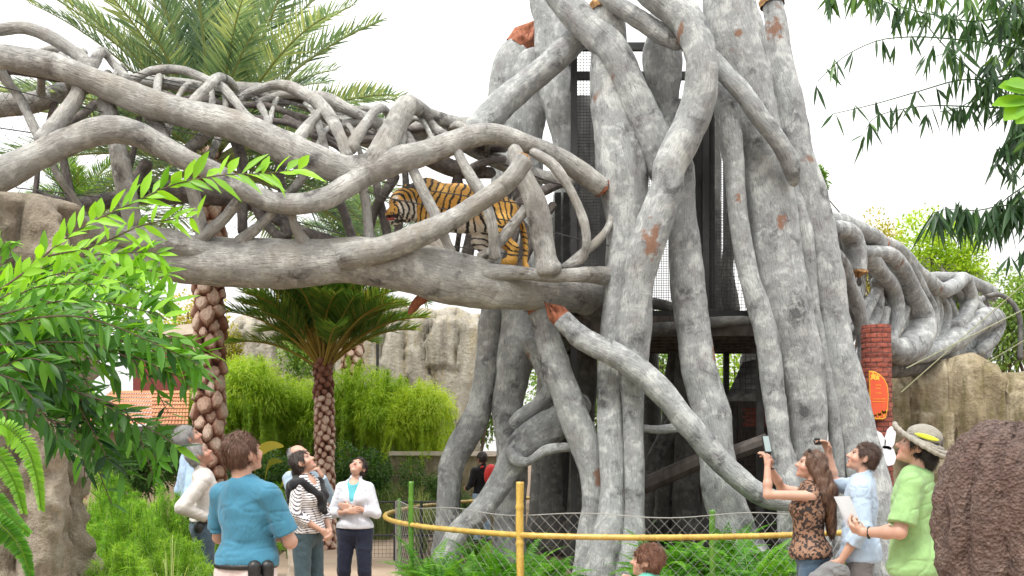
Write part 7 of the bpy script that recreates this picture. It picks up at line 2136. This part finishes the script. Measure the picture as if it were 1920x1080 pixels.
# terracotta roofed building at left
def roof_house():
    d = 19.5
    b = P(280, 0, d); b[2] = 0
    e = empty("tiled_house", b, "low house with terracotta tile roof behind the leafy bush", "house")
    tm = simple("terracotta", (.40, .15, .07), (.58, .28, .15), 5, .8, .2); wm = simple("stucco", (.30, .22, .15), (.40, .31, .22), 5, .9, .2); rm = simple("red_wall", (.15, .035, .03), (.21, .05, .04), 12, .9, .2)
    x0, x1 = P(150, 0, d)[0], P(362, 0, d)[0]
    ze, zr = P(0, 800, d)[2], P(0, 735, d + 1.5)[2]
    mb = MB()
    cols = 34; rows = 9
    for i in range(cols):
        for j in range(rows):
            t0 = j / rows; t1 = (j + 1.12) / rows
            xc = x0 + (x1 - x0) * (i + .5) / cols; w = (x1 - x0) / cols / 2
            xs = 1 - .42 * t0 * (i / cols)
            a = np.linspace(0, math.pi, 7)
            A = np.stack([x0 + (xc - x0) * (1 - .25 * t0) + np.cos(a) * w * .98, np.full(7, d - .3 + 1.8 * t0), ze + (zr - ze) * t0 + np.sin(a) * w * .9 + .02], 1)
            B_ = np.stack([x0 + (xc - x0) * (1 - .25 * t1) + np.cos(a) * w * .86, np.full(7, d - .3 + 1.8 * t1), ze + (zr - ze) * t1 + np.sin(a) * w * .75], 1)
            k = np.arange(6); mb.add(np.concatenate([A, B_]), np.stack([k, k + 1, k + 8, k + 7], 1))
    mb.build("roof", tm, e, True)
    mb = MB(); mb.box(((x0 + x1) / 2, d - .28, ze - .06), ((x1 - x0) / 2, .03, .06)); mb.build("fascia", M["dark_wood"], e)
    mb = MB(); mb.box(((x0 + x1) / 2 - .1, d + 1.4, ze / 2), ((x1 - x0) / 2 - .2, 1.3, ze / 2 - .02)); mb.build("wall", wm, e)
    mb = MB(); mb.box((P(300, 0, d + 2.8)[0], d + 2.8, P(0, 700, d + 2.8)[2]), (.55, .2, .45)); mb.build("upper_wall", rm, e)
    mb = MB(); mb.box((P(310, 0, d + 3.4)[0], d + 3.4, P(0, 628, d + 3.4)[2]), (.9, .5, .12), ry(D(-6))); mb.build("upper_roof", simple("pale_beam", (.55, .46, .37), (.68, .60, .50), 4, .8, .2), e)
    mb = MB(); mb.box((P(330, 0, d + 3.4)[0], d + 3.5, P(0, 740, d + 3.4)[2]), (.5, .3, 1.2)); mb.build("chimney_wall", wm, e)
roof_house()
# lamp on a pole in front of the rock wall
def lamp():
    d = 22.0; a = P(708, 0, d); zt = P(0, 590, d)[2]
    e = empty("lamp_post", (a[0], d, 0), "dark lantern on a slim post before the pale rock wall", "lamp")
    mb = MB(); mb.bar((a[0], d, 0), (a[0], d, zt - .32), .035, 10); mb.build("pole", M["steel"], e)
    mb = MB(); mb.bar((a[0], d, zt - .32), (a[0], d, zt - .02), .06, 8, .15); mb.build("lantern", M["steel"], e)
    mb = MB(); mb.bar((a[0], d, zt - .018), (a[0], d, zt + .05), .19, 12, .12); mb.build("cap", simple("lamp_cap", (.20, .20, .19), (.30, .30, .28), 10, .5, 0), e)
lamp()
# arched wire fence at the right end
def arches():
    d = 20.5
    e = empty("arched_fence", (P(1895, 0, d)[0], d, P(0, 680, d)[2]), "arched pipe and wire tunnel frame beyond the right branch bridge", "fence")
    for k, off in enumerate((0, .9, 1.8)):
        c = catmull([P(x, y, d + off) for x, y in ((1850, 556), (1872, 552), (1895, 565), (1910, 590), (1914, 625), (1912, 675))], .08)
        mb = MB(); mb.poly(c, .055, 8); mb.build("hoop", M["fig_shade"], e, True)
    net(e, [(1862, 560, d), (1890, 570, d), (1908, 600, d)], [(1862, 680, d), (1890, 680, d), (1912, 680, d)], .12, .004)
arches()
